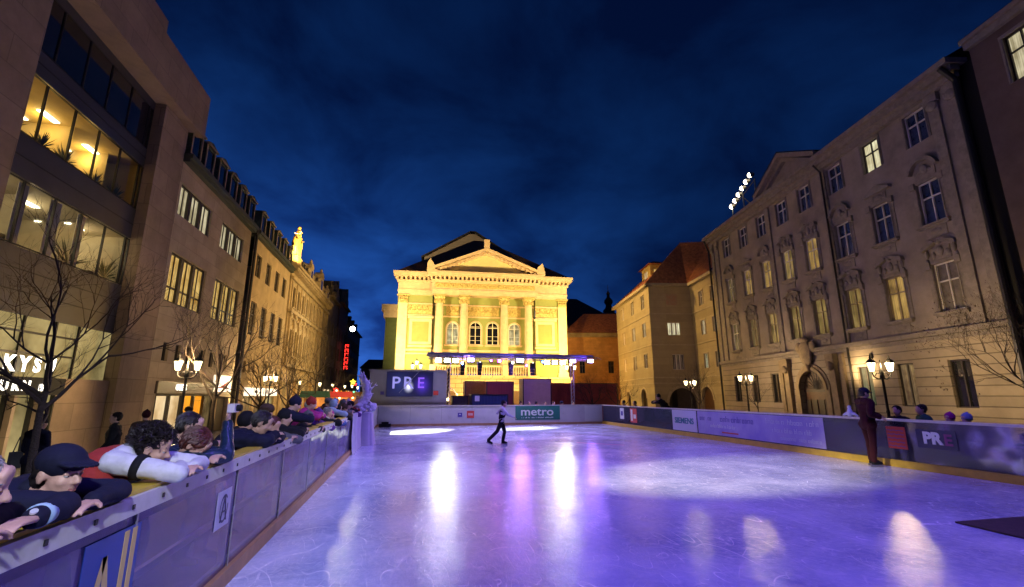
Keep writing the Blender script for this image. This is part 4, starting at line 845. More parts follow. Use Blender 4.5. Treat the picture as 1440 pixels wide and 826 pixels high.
MB().box(-13.0, -11.8, 98, 98.25, 7, 12.4).build('panel', 'dark_metal', s)
rr = random.Random(2)
for k in range(6):
    z = 11.9 - .85 * k; c = MB(); c.box(-12.75, -12.05, 97.9, 97.96, z - .05, z + .05).box(-12.75, -12.65, 97.9, 97.96, z - .6, z - .05).box(-12.15 - rr.random() * .3, -12.05, 97.9, 97.96, z - .35, z - .28)
    if k % 2: c.box(-12.15, -12.05, 97.9, 97.96, z - .6, z - .35)
    c.build('glyph', 'neon_red', s)
# ================================================================= RIGHT SIDE: the palace (facade coordinates: x to the right, y into the building)
PA = R_(-100.25); PX = Vector((-math.sin(R_(10.25)), -math.cos(R_(10.25)), 0)); PY = Vector((math.cos(R_(10.25)), -math.sin(R_(10.25)), 0)); PO = Vector((30.449, 30.17, 0))
def pw(x, y, z): return PO + PX * x + PY * y + Vector((0, 0, z))
def pal_root(name, label, x0, y0=0):
    r = thing(name, label, 'building', pw(x0, y0, GROUND), PA, off=(x0, y0, GROUND)); return r
o = pal_root('baroque_palace', 'long four storey baroque palace with stucco window surrounds and central gable, right side', 0)
XS = [-11.0, -7.7, -4.5, -1.4, 1.6, 5.0, 8.3, 11.6]
w = MB()
R3 = [(x, 17.4, 1.35, 2.0) for x in XS]; R2 = [(x, 12.75, 1.35, 2.5) for x in XS]; R1 = [(x, 7.85, 1.35, 2.7) for x in XS]
hol = [(x - a_ / 2, x + a_ / 2, z - b_ / 2, z + b_ / 2) for x, z, a_, b_ in R3 + R2 + R1]
wall(w, -14.2, 14.2, 5.3, 19.0, 0, hol, .3)
w.quad((-14.2, 0, GROUND), (-14.2, 14, GROUND), (-14.2, 14, 19), (-14.2, 0, 19)); w.build('wall', 'palace', o)
XG = [-11.4, -8.2, -5.0, 5.0, 8.1, 11.4]
w = MB(); DX = -.25
wall(w, -14.25, 14.25, GROUND, 5.25, -.12, [(x - .6, x + .6, 1.4, 3.9) for x in XG] + [(DX - 1.45, DX + 1.45, GROUND, 3.9)], .35)
arch_infill(w, DX, 1.45, 2.45, -.12, .35); w.build('ground_floor_wall', 'palace_base', o)
pan3 = ['glass_blue'] * 5 + ['glass_blue', 'lit_pale', 'glass_blue']
pan2 = ['lit_dim', 'lit_amber', 'lit_amber', 'lit_dim2', 'lit_amber', 'glass_blue', 'glass_blue', 'glass_blue']
pan1 = ['lit_dim', 'lit_dim', 'lit_dim2', 'lit_amber2', 'lit_amber2', 'lit_amber2', 'lit_amber', 'glass_grey']
sty2 = ['curved', 'tri', 'curved', 'scroll', 'scroll', 'curved', 'tri', 'curved']; sty1 = ['scroll'] * 8
for i, (x, z, a_, b_) in enumerate(R3): window(o, x, 0, z, a_, b_, pan3[i], 'cross', 'white_frame' if i != 6 else 'dark_paint', 'plain', 'palace_trim', False)
for i, (x, z, a_, b_) in enumerate(R2): window(o, x, 0, z, a_, b_, pan2[i], 'cross', 'white_frame', sty2[i], 'palace_trim', True)
for i, (x, z, a_, b_) in enumerate(R1): window(o, x, 0, z, a_, b_, pan1[i], 'cross', 'white_frame' if i in (0, 7) else 'palace_frame', sty1[i], 'palace_trim', True)
for i, x in enumerate(XG): window(o, x, -.12, 2.65, 1.2, 2.5, ['glass_dark', 'glass_dark', 'glass_dark', 'lit_greendim', 'lit_curtain', 'glass_dark'][i], 'two', 'dark_paint', 'plain' if False else None, None, False, inset=.2)
t = MB()                                                                         # mouldings, pilasters, pediment
t.box(-14.35, 14.35, -.34, 0, 5.27, 5.55).box(-14.3, 14.3, -.22, 0, 5.0, 5.25)
for x in (-14.05, -13.0, 12.9, 14.0, -3.35, 3.85): t.box(x - .28, x + .28, -.12, 0.0, 5.6, 18.6)
for x in (-14.05, -13.0, 12.9, 14.0): t.box(x - .38, x + .38, -.24, 0, 18.1, 18.6); t.ball((x, -.2, 17.9), (.34, .14, .3))
t.box(-14.5, 14.5, -.30, 0, 18.62, 18.95).box(-14.6, 14.6, -.55, 0, 18.95, 19.3).box(-14.7, 14.7, -.85, .4, 19.3, 19.62)
for sx in (-1, 1):
    cx = .25
    t.prism([(cx + sx * 4.1, 19.62), (cx + sx * 4.1, 20.0), (cx, 22.1), (cx, 21.7)], -.85, .2)
    t.prism([(cx + sx * 3.7, 19.64), (cx + sx * 3.2, 19.64), (cx, 21.3), (cx, 21.7)], -.5, .2)
t.build('cornice', 'palace_trim', o)
MB().prism([(-3.4, 19.625), (3.9, 19.625), (.25, 21.55)], -.18, 1.5).build('tympanum', 'palace', o)
r = MB(); r.add([(-14.7, -.75, 19.64), (14.7, -.75, 19.64), (14.7, 6.5, 24.0), (-11, 6.5, 24.0), (14.7, 14, 19.64), (-14.7, 14, 19.64)], [(0, 1, 2, 3), (3, 2, 4, 5), (0, 3, 5)])
r.add([(-4.0, -.88, 20.0), (.25, -.88, 22.2), (.25, 3.4, 22.2), (-4.0, .2, 20.0)], [(0, 1, 2, 3)]).add([(4.5, -.88, 20.0), (.25, -.88, 22.2), (.25, 3.4, 22.2), (4.5, .2, 20.0)], [(0, 1, 2, 3)])
r.build('roof', 'slate', o)
# portal: arch moulding, carriage door, cartouche, hermae
p = MB()
for k in range(16):
    a0, a1 = math.pi * k / 16, math.pi * (k + 1) / 16
    for (r0, r1, y0) in ((1.45, 1.72, -.30), (1.72, 1.95, -.2)):
        p.prism([(DX + r1 * math.cos(a0), 2.45 + r1 * math.sin(a0)), (DX + r1 * math.cos(a1), 2.45 + r1 * math.sin(a1)), (DX + r0 * math.cos(a1), 2.45 + r0 * math.sin(a1)), (DX + r0 * math.cos(a0), 2.45 + r0 * math.sin(a0))], y0, -.115)
for sx in (-1, 1):
    p.box(DX + sx * 1.46, DX + sx * 1.95, -.25, -.115, GROUND, 2.45); p.box(DX + sx * 2.35, DX + sx * 2.95, -.42, -.115, GROUND, 4.3); p.box(DX + sx * 2.25, DX + sx * 3.05, -.52, -.115, 4.3, 4.95)
    p.ball((DX + sx * 2.65, -.5, 4.1), (.3, .2, .35)); p.box(DX + sx * 3.3, DX + sx * 3.7, -.3, -.115, GROUND, 4.9)
p.ball((DX, -.35, 5.25), (.72, .22, 1.0)); p.ball((DX - .8, -.3, 5.7), (.35, .15, .45)); p.ball((DX + .8, -.3, 5.7), (.35, .15, .45)); p.ball((DX, -.3, 4.25), (.25, .2, .45)); p.ball((DX, -.35, 6.3), (.45, .18, .25))
p.build('portal', 'palace_trim2', o)
dr = MB(); dr.add([(DX - 1.45, .2, GROUND), (DX + 1.45, .2, GROUND)] + [(DX + 1.45 * math.cos(math.pi * k / 16), .2, 2.45 + 1.45 * math.sin(math.pi * k / 16)) for k in range(17)], [tuple(range(19))])
do = dr.build('door', 'door_wood', o)
d2 = MB(); 
for x in (-1.1, -.38, .38, 1.1): d2.box(DX + x - .28, DX + x + .28, .14, .195, 0.0, 1.7)
for k in range(12):
    a_ = math.pi * k / 12 + .13; d2.tube([(DX, .17, 2.45), (DX + 1.4 * math.cos(a_), .17, 2.45 + 1.4 * math.sin(a_))], .035, 5)
d2.box(DX - 1.44, DX + 1.44, .12, .197, 2.3, 2.45).build('panel', 'dark_paint', do)
MB().box(5.0 + .7, 5.0 + .9, -.2, -.12, 4.35, 4.7).build('notice', 'dark_metal', o)
# roof floodlights above the palace eaves
FS = 1.0
fl = thing('floodlight_rack', 'row of six bright floodlights on a rail above the palace eaves', 'floodlights', pw(-9.6, 1.2, 20.6), PA, off=(-9.6, 1.2, 20.6))
a = MB(); a.tube([(-12.0, 1.2, 21.5), (-7.2, 1.2, 22.8)], .05, 6)
for x, z in ((-11.9, 21.5), (-9.6, 22.1), (-7.3, 22.75)): a.tube([(x, 1.2, 20.2), (x, 1.2, z + .2)], .06, 6)
a.tube([(-9.6, 1.2, 21.9), (-8.8, 1.6, 20.7)], .05, 6); a.build('rack', 'rack_metal', fl); fl.scale = (FS,) * 3; fl.location = pw(-8.9, 1.2, 20.9)
for k in range(6):
    x = -11.6 + .80 * k; z = 21.75 + .34 * k
    h = MB(); ax = Vector((-.85, -1.0, -.18)).normalized(); c0 = Vector((x, 1.1, z)); h.tube([c0 - ax * .3, c0 - ax * .1, c0 + ax * .05], [.12, .24, .33], 14); ho = h.build('lamp_head', 'rack_metal', fl)
    MB().ball(c0 + ax * .10, (.25, .25, .25), None, 14, 10).build('lens', 'lamp_white', ho)
# neighbour on the far right, standing proud of the palace
o = pal_root('town_house', 'dark plain house at the right edge beside the palace', 20)
w = MB(); hol = [(16.7, 18.0, 16.6, 19.0), (20.5, 21.8, 16.6, 19.0), (16.9, 18.2, 11.6, 14.2), (20.5, 21.8, 11.6, 14.2), (17.2, 18.4, 6.5, 9.0), (17.4, 18.6, 1.4, 3.9)]
wall(w, 15.2, 30, GROUND, 19.9, 0.0, hol, .3); w.quad((15.2, 0, GROUND), (15.2, 10, GROUND), (15.2, 10, 19.9), (15.2, 0, 19.9)); w.build('wall', 'palace_dark', o)
for (a_, b_, c_, d_), mt in zip(hol, ['lit_pale2', 'glass_dark', 'glass_dark', 'glass_dark', 'glass_dark', 'glass_dark']): window(o, (a_ + b_) / 2, 0, (c_ + d_) / 2, b_ - a_, d_ - c_, mt, 'cross', 'dark_paint', 'plain', 'palace_trim', False)
MB().box(15.1, 30, -.4, .3, 19.92, 20.15).box(15.15, 30, -.25, .3, 19.6, 19.92).build('cornice', 'palace_trim', o)
r = MB(); r.add([(15.1, -.4, 20.17), (30, -.4, 20.17), (30, 7, 24.5), (15.1, 7, 24.5), (15.1, 7, 20.17)], [(0, 1, 2, 3), (0, 3, 4)]); r.build('roof', 'slate', o)
MB().box(14.21, 15.19, .25, 1.5, GROUND, 19.3).build('shadow_gap_wall', 'paint_shade_black', o)  # flat black stands in for the shade inside the gap
def pipe(label, pts, r=.1): return tag(MB().tube([pw(*p) for p in pts], r, 10).build('drainpipe', 'dark_metal'), label, 'drainpipe')
pipe('thick dark drainpipe in the gap at the right end of the palace', [(14.3, -.8, 19.2), (14.55, -.35, 18.3), (14.55, -.3, GROUND)], .16)
pipe('thin drainpipe beside the palace gable, right of the portal', [(3.95, -.7, 19.0), (4.0, -.25, 18.4), (4.0, -.25, GROUND)], .07)
pipe('dark drainpipe at the left corner of the palace', [(-14.35, -.8, 19.2), (-14.5, -.3, 18.0), (-14.5, -.2, GROUND)], .1)

# ================================================================= corner house with arcade
o = pal_root('corner_house', 'ochre corner house with arcade arches, steep red tiled roof and small roof turret', -21.6, -3)
EX, EY, ZE = -21.6, -5.1, 15.6
w = MB()
TH = [(-18.6, 13.5), (-15.6, 13.5), (-18.6, 9.95), (-15.6, 9.95), (-18.6, 6.0), (-15.6, 6.0)]
wall(w, EX, -14.55, GROUND, ZE, .25, [(x - .5, x + .5, z - .85, z + .85) for x, z in TH] + [(-20.6, -17.6, GROUND, 3.0)], .3); arch_infill(w, -19.1, 1.5, 1.5, .25, .3)
w2 = MB(); wall(w2, EY, .25, GROUND, ZE, 0, [(-2.95, -1.35, 9.35, 10.95), (-2.6, -1.2, 5.1, 7.0), (-3.4, .0, GROUND, 2.9)], .3); arch_infill(w2, -1.7, 1.7, 1.2, 0, .3)
for q in w2.f: w.add([(EX - w2.v[i].y, w2.v[i].x, w2.v[i].z) for i in q], [tuple(range(len(q)))])          # the front face looks towards the square (+x)
LX = [-33.7, -28.7, -24.1]
wall(w, -37.3, EX, GROUND, ZE, EY, [(x - .55, x + .55, z - .9, z + .9) for x in LX for z in (14.0, 10.3, 6.3)] + [(-26.9, -24.6, GROUND, 2.8), (-33.9, -31.9, GROUND, 2.5)], .3)
arch_infill(w, -25.75, 1.15, 1.65, EY, .3); arch_infill(w, -32.9, 1.0, 1.5, EY, .3)
w.quad((-37.3, EY, GROUND), (-37.3, 8, GROUND), (-37.3, 8, ZE), (-37.3, EY, ZE)); w.build('wall', 'corner_house', o)
for (x, z), mt in zip(TH, ['glass_grey', 'glass_grey', 'lit_pale2', 'lit_pale2', 'lit_green', 'lit_greendim']): window(o, x, .25, z, 1.0, 1.7, mt, 'cross', 'white_frame', 'plain', 'corner_trim', False)
for x in LX:
    for z, mt in ((14.0, 'glass_grey'), (10.3, 'lit_pale2' if x > -30 else 'glass_dark'), (6.3, 'glass_dark' if x > -25 else 'glass_grey')): window(o, x, EY, z, 1.1, 1.8, mt, 'cross', 'white_frame', 'plain', 'corner_trim', False)
for (yc, zc, a_, b_, mt) in ((-2.15, 10.15, 1.6, 1.6, 'lit_pale'), (-1.9, 6.05, 1.4, 1.9, 'glass_dark')):
    wn = window(o, 0, 0, 0, a_, b_, mt, 'tri', 'white_frame', None, None, False, fw=.06); wn.location = Vector((EX, yc, zc)) - OFF[o.name]; wn.rotation_euler = (0, 0, R_(90))
MB().box(EX - .02, EX + .05, -2.9, -1.5, 13.2, 14.6).build('fresco', 'fresco', o)
t = MB(); t.box(EX - 17, EX + .45, EY - .45, EY + .3, ZE, ZE + .35); t.box(EX - .3, EX + .45, EY - .45, .25, ZE, ZE + .35); t.box(EX, -14.6, -.2, .6, ZE, ZE + .35)
for z in (3.4, 4.1, 8.1, 12.0): t.box(-37.3, EX + .08, EY - .08, EY, z, z + .14); t.box(EX, EX + .08, EY - .08, .25, z, z + .14); t.box(EX + .08, -14.6, .17, .25, z, z + .14)
for (xa, hw_, zs, y_) in ((-25.75, 1.15, 1.65, EY), (-32.9, 1.0, 1.5, EY), (-19.1, 1.5, 1.5, .25)):
    for k in range(12):
        a0, a1 = math.pi * k / 12, math.pi * (k + 1) / 12; t.prism([(xa + (hw_ + .25) * math.cos(a0), zs + (hw_ + .25) * math.sin(a0)), (xa + (hw_ + .25) * math.cos(a1), zs + (hw_ + .25) * math.sin(a1)), (xa + hw_ * math.cos(a1), zs + hw_ * math.sin(a1)), (xa + hw_ * math.cos(a0), zs + hw_ * math.sin(a0))], y_ - .08, y_)
for k in range(14):
    a0, a1 = math.pi * k / 14, math.pi * (k + 1) / 14; P_ = [(-1.7 + r_ * math.cos(a_), 1.2 + r_ * math.sin(a_)) for a_, r_ in ((a0, 2.0), (a1, 2.0), (a1, 1.7), (a0, 1.7))]
    t.add([(EX, y_, z_) for y_, z_ in P_] + [(EX + .1, y_, z_) for y_, z_ in P_], [(0, 1, 2, 3), (4, 7, 6, 5), (0, 4, 5, 1), (2, 6, 7, 3)])
t.build('cornice', 'corner_trim', o)
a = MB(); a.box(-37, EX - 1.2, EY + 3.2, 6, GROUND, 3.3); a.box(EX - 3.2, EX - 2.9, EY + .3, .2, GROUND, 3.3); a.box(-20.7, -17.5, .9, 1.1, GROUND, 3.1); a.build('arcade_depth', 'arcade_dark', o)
MB().box(-20.55, -17.65, .5, .58, GROUND, 2.95).build('door', 'door_wood', o)
r = MB(); A_ = (EX + .45, EY - .45, ZE + .36); B_ = (-37.5, EY - .45, ZE + .36); Cc = (-33, 1.5, 22.4); D_ = (EX - 2.6, .6, 22.4); E_ = (EX + .45, 3, ZE + .36); F_ = (-14.6, -.2, ZE + .36); G_ = (-14.6, 4.0, 21.6); H_ = (EX - .5, 3.6, 21.9); I_ = (-37.5, 8, ZE + .36)
r.add([A_, B_, Cc, D_, (EX + .45, -.2, ZE + .36), F_, G_, H_, I_], [(0, 3, 2, 1), (0, 4, 3), (4, 5, 6, 7), (4, 7, 3), (1, 2, 8)]); r.build('roof', 'tile_red', o)
tu = MB(); tu.box(-30.4, -26.6, EY + 2.2, EY + 4.6, 17.4, 20.0); tuo = tu.build('turret', 'turret_wall', o)
MB().add([(-31, EY + 1.8, 20.0), (-26.0, EY + 1.8, 20.0), (-26, EY + 5, 20.0), (-31, EY + 5, 20.0), (-28.5, EY + 3.4, 21.0)], [(0, 1, 4), (1, 2, 4), (2, 3, 4), (3, 0, 4), (3, 2, 1, 0)]).build('turret_roof', 'tile_red', tuo)
SH().quad((-29.2, EY + 2.19, 18.0), (-27.8, EY + 2.19, 18.0), (-27.8, EY + 2.19, 19.3), (-29.2, EY + 2.19, 19.3)).build('pane', 'lit_yellow', tuo)
SH().quad((-26.59, EY + 2.7, 18.0), (-26.59, EY + 3.9, 18.0), (-26.59, EY + 3.9, 19.3), (-26.59, EY + 2.7, 19.3)).build('pane', 'lit_yellow', tuo)

# ================================================================= THEATRE (facade coordinates: x to the right, y away)
TA = R_(-2.9); TO = Vector((-2.17, 66.0, 0)); TX = Vector((math.cos(TA), math.sin(TA), 0)); TY = Vector((-math.sin(TA), math.cos(TA), 0))
def tw(x, y, z): return TO + TX * x + TY * y + Vector((0, 0, z))
o = thing('theatre', 'floodlit yellow neoclassical theatre with columned front and triangular pediment', 'theatre', tw(12.5, 0, GROUND), TA, off=(12.5, 0, GROUND))
w = MB(); holes = [(1.9, 5.3, 9.0, 12.6), (19.7, 23.0, 9.0, 12.6)]
wall(w, .15, 5.0, GROUND, 16.2, 0, holes[:1], .2); wall(w, 20.0, 24.8, GROUND, 16.2, 0, [(20.0, 22.9, 9.0, 12.6)], .2)
ah = [(7.95, .85, 9.1, 12.3), (11.25, .85, 9.1, 12.4), (13.75, .85, 9.1, 12.4), (16.95, .85, 9.1, 12.3)]
wall(w, 5.0, 20.0, 5.0, 16.2, .5, [(x - r_, x + r_, z0, z1) for x, r_, z0, z1 in ah], .35)
for x, r_, z0, z1 in ah: arch_infill(w, x, r_, z1 - r_, .5, .35)
w.quad((.15, 0, GROUND), (.15, 30, GROUND), (.15, 30, 17), (.15, 0, 17)); w.quad((24.8, 0, GROUND), (24.8, 30, GROUND), (24.8, 30, 17), (24.8, 0, 17)); w.build('wall', 'theatre_green', o)
for i, (x, r_, z0, z1) in enumerate(ah): window(o, x, .5, (z0 + z1) / 2, r_ * 2, z1 - z0, 'glass_dark' if i in (1, 2) else 'theatre_pane', 'arch bars', 'white_frame', 'plain', 'theatre_cream', True, fw=.1, inset=.15)
for x0, x1 in ((1.9, 5.0), (20.0, 22.9)):
    f = MB(); f.box(x0, x1, -.05, .2, 12.2, 12.6).box(x0, x1, -.05, .2, 9.0, 9.35).box(x0, x0 + .4, -.05, .2, 9.35, 12.2).box(x1 - .4, x1, -.05, .2, 9.35, 12.2).box(x0 - .25, x1 + .25, -.3, 0, 12.65, 12.95).box(x0 - .1, x1 + .1, -.15, 0, 8.6, 8.85); pn = f.build('blind_window', 'theatre_cream', o)
    MB().box(x0 + .4, x1 - .4, .06, .2, 9.35, 12.2).build('panel', 'theatre_green', pn)
for x0, x1, y_ in ((1.3, 5.0, 0), (20.0, 23.2, 0), (7.0, 8.9, .5), (10.1, 14.6, .5), (16.0, 17.9, .5)):               # carved friezes of garlands
    r = MB(); r.box(x0, x1, y_ - .06, y_, 13.3, 14.6)
    n = max(2, int((x1 - x0) / .7))
    for k in range(n):
        xx = x0 + (k + .5) * (x1 - x0) / n
        for q in range(5): a_ = math.pi * (q + .5) / 5; r.ball((xx + .3 * math.cos(a_), y_ - .1, 14.2 - .45 * math.sin(a_)), (.11, .1, .11), None, 8, 6)
        r.ball((xx + .35, y_ - .1, 14.3), (.12, .1, .2), None, 8, 6)
    r.build('frieze', 'theatre_relief', o)
t = MB()
for x0, x1, y_ in ((.3, 5.0, 0), (20.0, 24.7, 0), (5.0, 20.0, .5)): t.box(x0, x1, y_ - .12, y_, 14.65, 14.85); t.box(x0, x1, y_ - .12, y_, 12.98, 13.2); t.box(x0, x1, y_ - .2, y_, 8.05, 8.35); t.box(x0, x1, y_ - .14, y_, 7.6, 7.8)
t.build('string_course', 'theatre_cream', o)
def capital(c, x, y, r_, z):
    c.lathe([(r_ * .95, 0), (r_ * 1.12, .08), (r_ * 1.0, .1), (r_ * 1.1, .5), (r_ * 1.5, .95), (r_ * 1.35, 1.0)], (x, y, z), 16); c.box(x - r_ * 1.55, x + r_ * 1.55, y - r_ * 1.55, y + r_ * 1.55, z + 1.0, z + 1.2)
    for k in range(8):
        a_ = 2 * math.pi * k / 8
        c.ball((x + r_ * 1.25 * math.cos(a_), y + r_ * 1.25 * math.sin(a_), z + .35), (.13, .13, .3), None, 8, 6)
        if k % 2: c.ball((x + r_ * 1.65 * math.cos(a_), y + r_ * 1.65 * math.sin(a_), z + .85), (.16, .16, .16), None, 8, 6)
for x in (6.0, 9.5, 15.3, 18.9):
    c = MB(); c.lathe([(.62, 0), (.62, .25), (.75, .3), (.75, .45), (.66, .5), (.66, .7), (.60, .75), (.60, 3), (.585, 5.5), (.55, 8.0), (.515, 9.6)], (x, -.45, 5.2), 24); co = c.build('column', 'theatre_cream', o, smooth=False)
    c = MB(); capital(c, x, -.45, .52, 14.8); c.build('capital', 'theatre_relief', co)
for x in (.9, 24.05):
    c = MB(); c.box(x - .62, x + .62, -.25, 0, 5.2, 14.8).box(x - .75, x + .75, -.35, 0, 4.4, 5.2); co = c.build('pilaster', 'theatre_cream', o); c = MB(); c.box(x - .66, x + .66, -.3, 0, 14.8, 14.95).box(x - .85, x + .85, -.45, 0, 15.8, 16.0)
    for k in range(5): c.ball((x - .5 + .25 * k, -.28, 15.2), (.14, .14, .28), None, 8, 6); c.ball((x - .55 + .27 * k, -.36, 15.6), (.14, .12, .14), None, 8, 6)
    c.build('capital', 'theatre_relief', co)
e = MB()
def entab(x0, x1, y):
    e.box(x0, x1, y - .1, y + 1, 16.0, 16.45); e.box(x0 - .06, x1 + .06, y - .18, y + 1, 16.45, 16.75); e.box(x0, x1, y - .08, y + 1, 16.75, 17.85); e.box(x0 - .2, x1 + .2, y - .35, y + 1, 17.85, 18.1)
    e.box(x0 - .6, x1 + .6, y - 1.1, y + 1, 18.5, 18.85); e.box(x0 - .7, x1 + .7, y - 1.25, y + 1, 18.85, 19.15)
    k = x0 - .3
    while k < x1 + .2: e.box(k, k + .28, y - .85, y, 18.12, 18.48); k += .62
entab(.15, 24.8, -.2); entab(4.9, 20.1, -1.1)
for sx in (-1, 1):
    cx = 12.5
    e.prism([(cx + sx * 8.3, 19.16), (cx + sx * 8.3, 19.5), (cx, 22.85), (cx, 22.45)], -2.35, .5); e.prism([(cx + sx * 7.9, 19.17), (cx + sx * 7.2, 19.17), (cx, 22.05), (cx, 22.44)], -2.0, .5)
    for k in range(12): u_ = (k + .5) / 12; xx = cx + sx * 7.4 * (1 - u_); zz = 19.1 + 3.1 * u_; e.box(xx - .14, xx + .14, -2.2, -1.2, zz - .16 + .0, zz + .14)
e.build('entablature', 'theatre_cream', o)
MB().prism([(5.2, 19.16), (19.8, 19.16), (12.5, 22.2)], -1.2, .4).build('pediment', 'theatre_cream2', o)
e = MB(); e.box(5.3, 19.7, -1.24, -1.18, 17.0, 17.65)
for k in range(44): e.ball((5.5 + k * .325, -1.26, 17.33 + .1 * (-1) ** k), (.13, .06, .18), None, 6, 5)
e.build('frieze', 'theatre_relief', o)
e = MB()
for x in (4.6, 20.4): e.prism([(x - .5, 19.16), (x + .7, 19.16), (x + .5, 20.0), (x - .1 if x < 9 else x + .3, 20.9), (x - .5, 20.2)], -2.3, -1.6)
e.box(12.1, 12.9, -2.3, -1.6, 22.7, 24.1).ball((12.5, -1.95, 24.1), (.4, .3, .2)); e.build('acroterion', 'theatre_cream', o)
b = MB(); b.box(-.1, 5.0, -.3, 0.0, GROUND, 4.2).box(20.0, 25.1, -.3, 0, GROUND, 4.2).box(-.3, 5.1, -.45, 0, 4.2, 4.55).box(19.9, 25.3, -.45, 0, 4.2, 4.55); b.box(5.0, 20.0, -1.6, .4, GROUND, 4.4).box(4.9, 20.1, -1.8, .4, 4.4, 4.7)
b.build('base', 'theatre_rust', o)
b = MB()
for x0, x1 in ((5.6, 9.1), (9.9, 14.9), (15.7, 18.5)):
    b.box(x0, x1, -1.75, -1.45, 5.85, 6.05)
    k = x0 + .1
    while k < x1: b.lathe([(.06, 0), (.13, .3), (.06, .8), (.1, 1.15)], (k, -1.6, 4.7), 8); k += .34
for x in (5.3, 9.5, 15.3, 18.9): b.box(x - .42, x + .42, -1.85, -1.35, 4.7, 6.1)
b.build('balustrade', 'theatre_cream', o)
for x in (7.6, 12.5, 17.4):
    a = MB(); a.box(x - .9, x + .9, -1.62, -1.58, GROUND, 2.6); a.build('door', 'door_wood', o)
r = MB(); r.add([(-.3, -.9, 19.17), (25.3, -.9, 19.17), (25.3, 32, 19.17), (-.3, 32, 19.17), (11.3, 7.0, 27.0), (13.2, 7.0, 27.0), (13.2, 32, 27), (11.3, 32, 27)], [(0, 1, 5, 4), (1, 2, 6, 5), (0, 4, 7, 3), (4, 5, 6, 7), (3, 7, 6, 2)])
r.build('roof', 'tile_brown', o)
sgh = MB(); YS = 15.0
sgh.prism([(1.2, 19.2), (26, 19.2), (26, 22.6), (12.2, 31.0), (11.0, 31.0), (3.2, 26.4), (3.0, 24.6), (1.2, 24.6)], YS, YS + 16); so = sgh.build('stage_house', 'stage_house_wall', o)
rf = MB(); rf.add([(2.6, YS - .5, 26.2), (11.2, YS - .5, 31.4), (11.2, YS + 16.5, 31.4), (2.6, YS + 16.5, 26.2), (2.6, YS - .5, 25.9), (11.2, YS - .5, 31.05), (26.6, YS - .5, 22.4), (12.2, YS - .5, 31.4), (26.6, YS + 16.5, 22.4), (12.2, YS + 16.5, 31.4)], [(0, 1, 2, 3), (0, 4, 5, 1), (1, 7, 9, 2), (7, 6, 8, 9)]); rf.build('roof', 'slate', so)
# lower wing on the left flank
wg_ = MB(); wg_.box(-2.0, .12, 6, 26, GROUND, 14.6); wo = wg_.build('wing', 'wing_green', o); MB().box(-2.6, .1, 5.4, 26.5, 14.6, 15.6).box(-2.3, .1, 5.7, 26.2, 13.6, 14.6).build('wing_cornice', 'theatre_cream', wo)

# ================================================================= orange house and roofs right of the theatre
o = thing('convent_building', 'windowless looking orange brick building with red hipped roof right of the theatre', 'building', (31, 73, GROUND), R_(-12)); 
OFF[o.name] = Vector((0, 0, GROUND))
w = MB(); wall(w, -5.3, 6, GROUND, 11.6, 0, [(-3.3, -2.4, 5.6, 7.6), (1.5, 2.4, 5.6, 7.6), (4, 5, 4.5, 6.5), (4, 5, 8.8, 10.6), (-1, 0, 1, 3)], .3); w.quad((-5.3, 0, GROUND), (-5.3, 12, GROUND), (-5.3, 12, 11.6), (-5.3, 0, 11.6)); w.build('wall', 'orange_wall', o)
for x, z, a_, b_ in ((-2.85, 6.6, .9, 2.0), (1.95, 6.6, .9, 2.0), (4.5, 5.5, 1, 2), (4.5, 9.7, 1, 1.8), (-.5, 2, 1, 2)): window(o, x, 0, z, a_, b_, 'glass_dark', 'cross', 'dark_paint', None, None, False)
MB().box(-5.8, 6.3, -.5, 12, 11.62, 12.3).build('cornice', 'plaster_dark', o)
MB().add([(-6, -.7, 12.32), (6.5, -.7, 12.32), (6.5, 12, 12.32), (-6, 12, 12.32), (-1.6, 4.5, 16.4), (6.5, 4.5, 16.4)], [(0, 1, 5, 4), (0, 4, 3), (4, 5, 2, 3), (1, 2, 5)]).build('roof', 'tile_red', o)
o = thing('town_house', 'dark steep roofed house behind the orange building', 'building', (32, 87, GROUND)); OFF[o.name] = Vector((32, 87, GROUND))
MB().box(25, 43, 86, 98, GROUND, 15.5).build('wall', 'plaster_dark', o); MB().add([(24.6, 85.6, 15.5), (43.5, 85.6, 15.5), (43.5, 98, 15.5), (24.6, 98, 15.5), (32.5, 91, 22), (34, 91, 22)], [(0, 1, 5, 4), (0, 4, 3), (1, 2, 5), (2, 3, 4, 5)]).build('roof', 'slate', o)
o = thing('church_spire', 'small dark onion topped spire against the night sky', 'spire', (42.3, 93.2, GROUND)); OFF[o.name] = Vector((42.3, 93.2, GROUND))
MB().box(40.9, 43.7, 91.9, 94.6, GROUND, 19.5).build('tower', 'plaster_dark', o); MB().lathe([(1.2, 19.5), (1.3, 20.2), (.75, 20.8), (.6, 21.4), (.95, 22.0), (.9, 22.5), (.35, 23.2), (.3, 23.7), (.42, 24.0), (.06, 24.7), (.04, 26)], (42.3, 93.2, 0), 14).build('dome', 'slate', o)
# houses closing the street far behind, left of the theatre
o = thing('town_house', 'dark low houses silhouette between the street and the theatre', 'building', (-9, 150, GROUND)); OFF[o.name] = Vector((-9, 150, GROUND))
MB().box(-14, 3, 146, 160, GROUND, 10).build('wall', 'plaster_dark', o); MB().prism([(-14.5, 10), (3.5, 10), (1, 12.5), (-12, 12.5)], 145.5, 160).build('roof', 'slate', o)
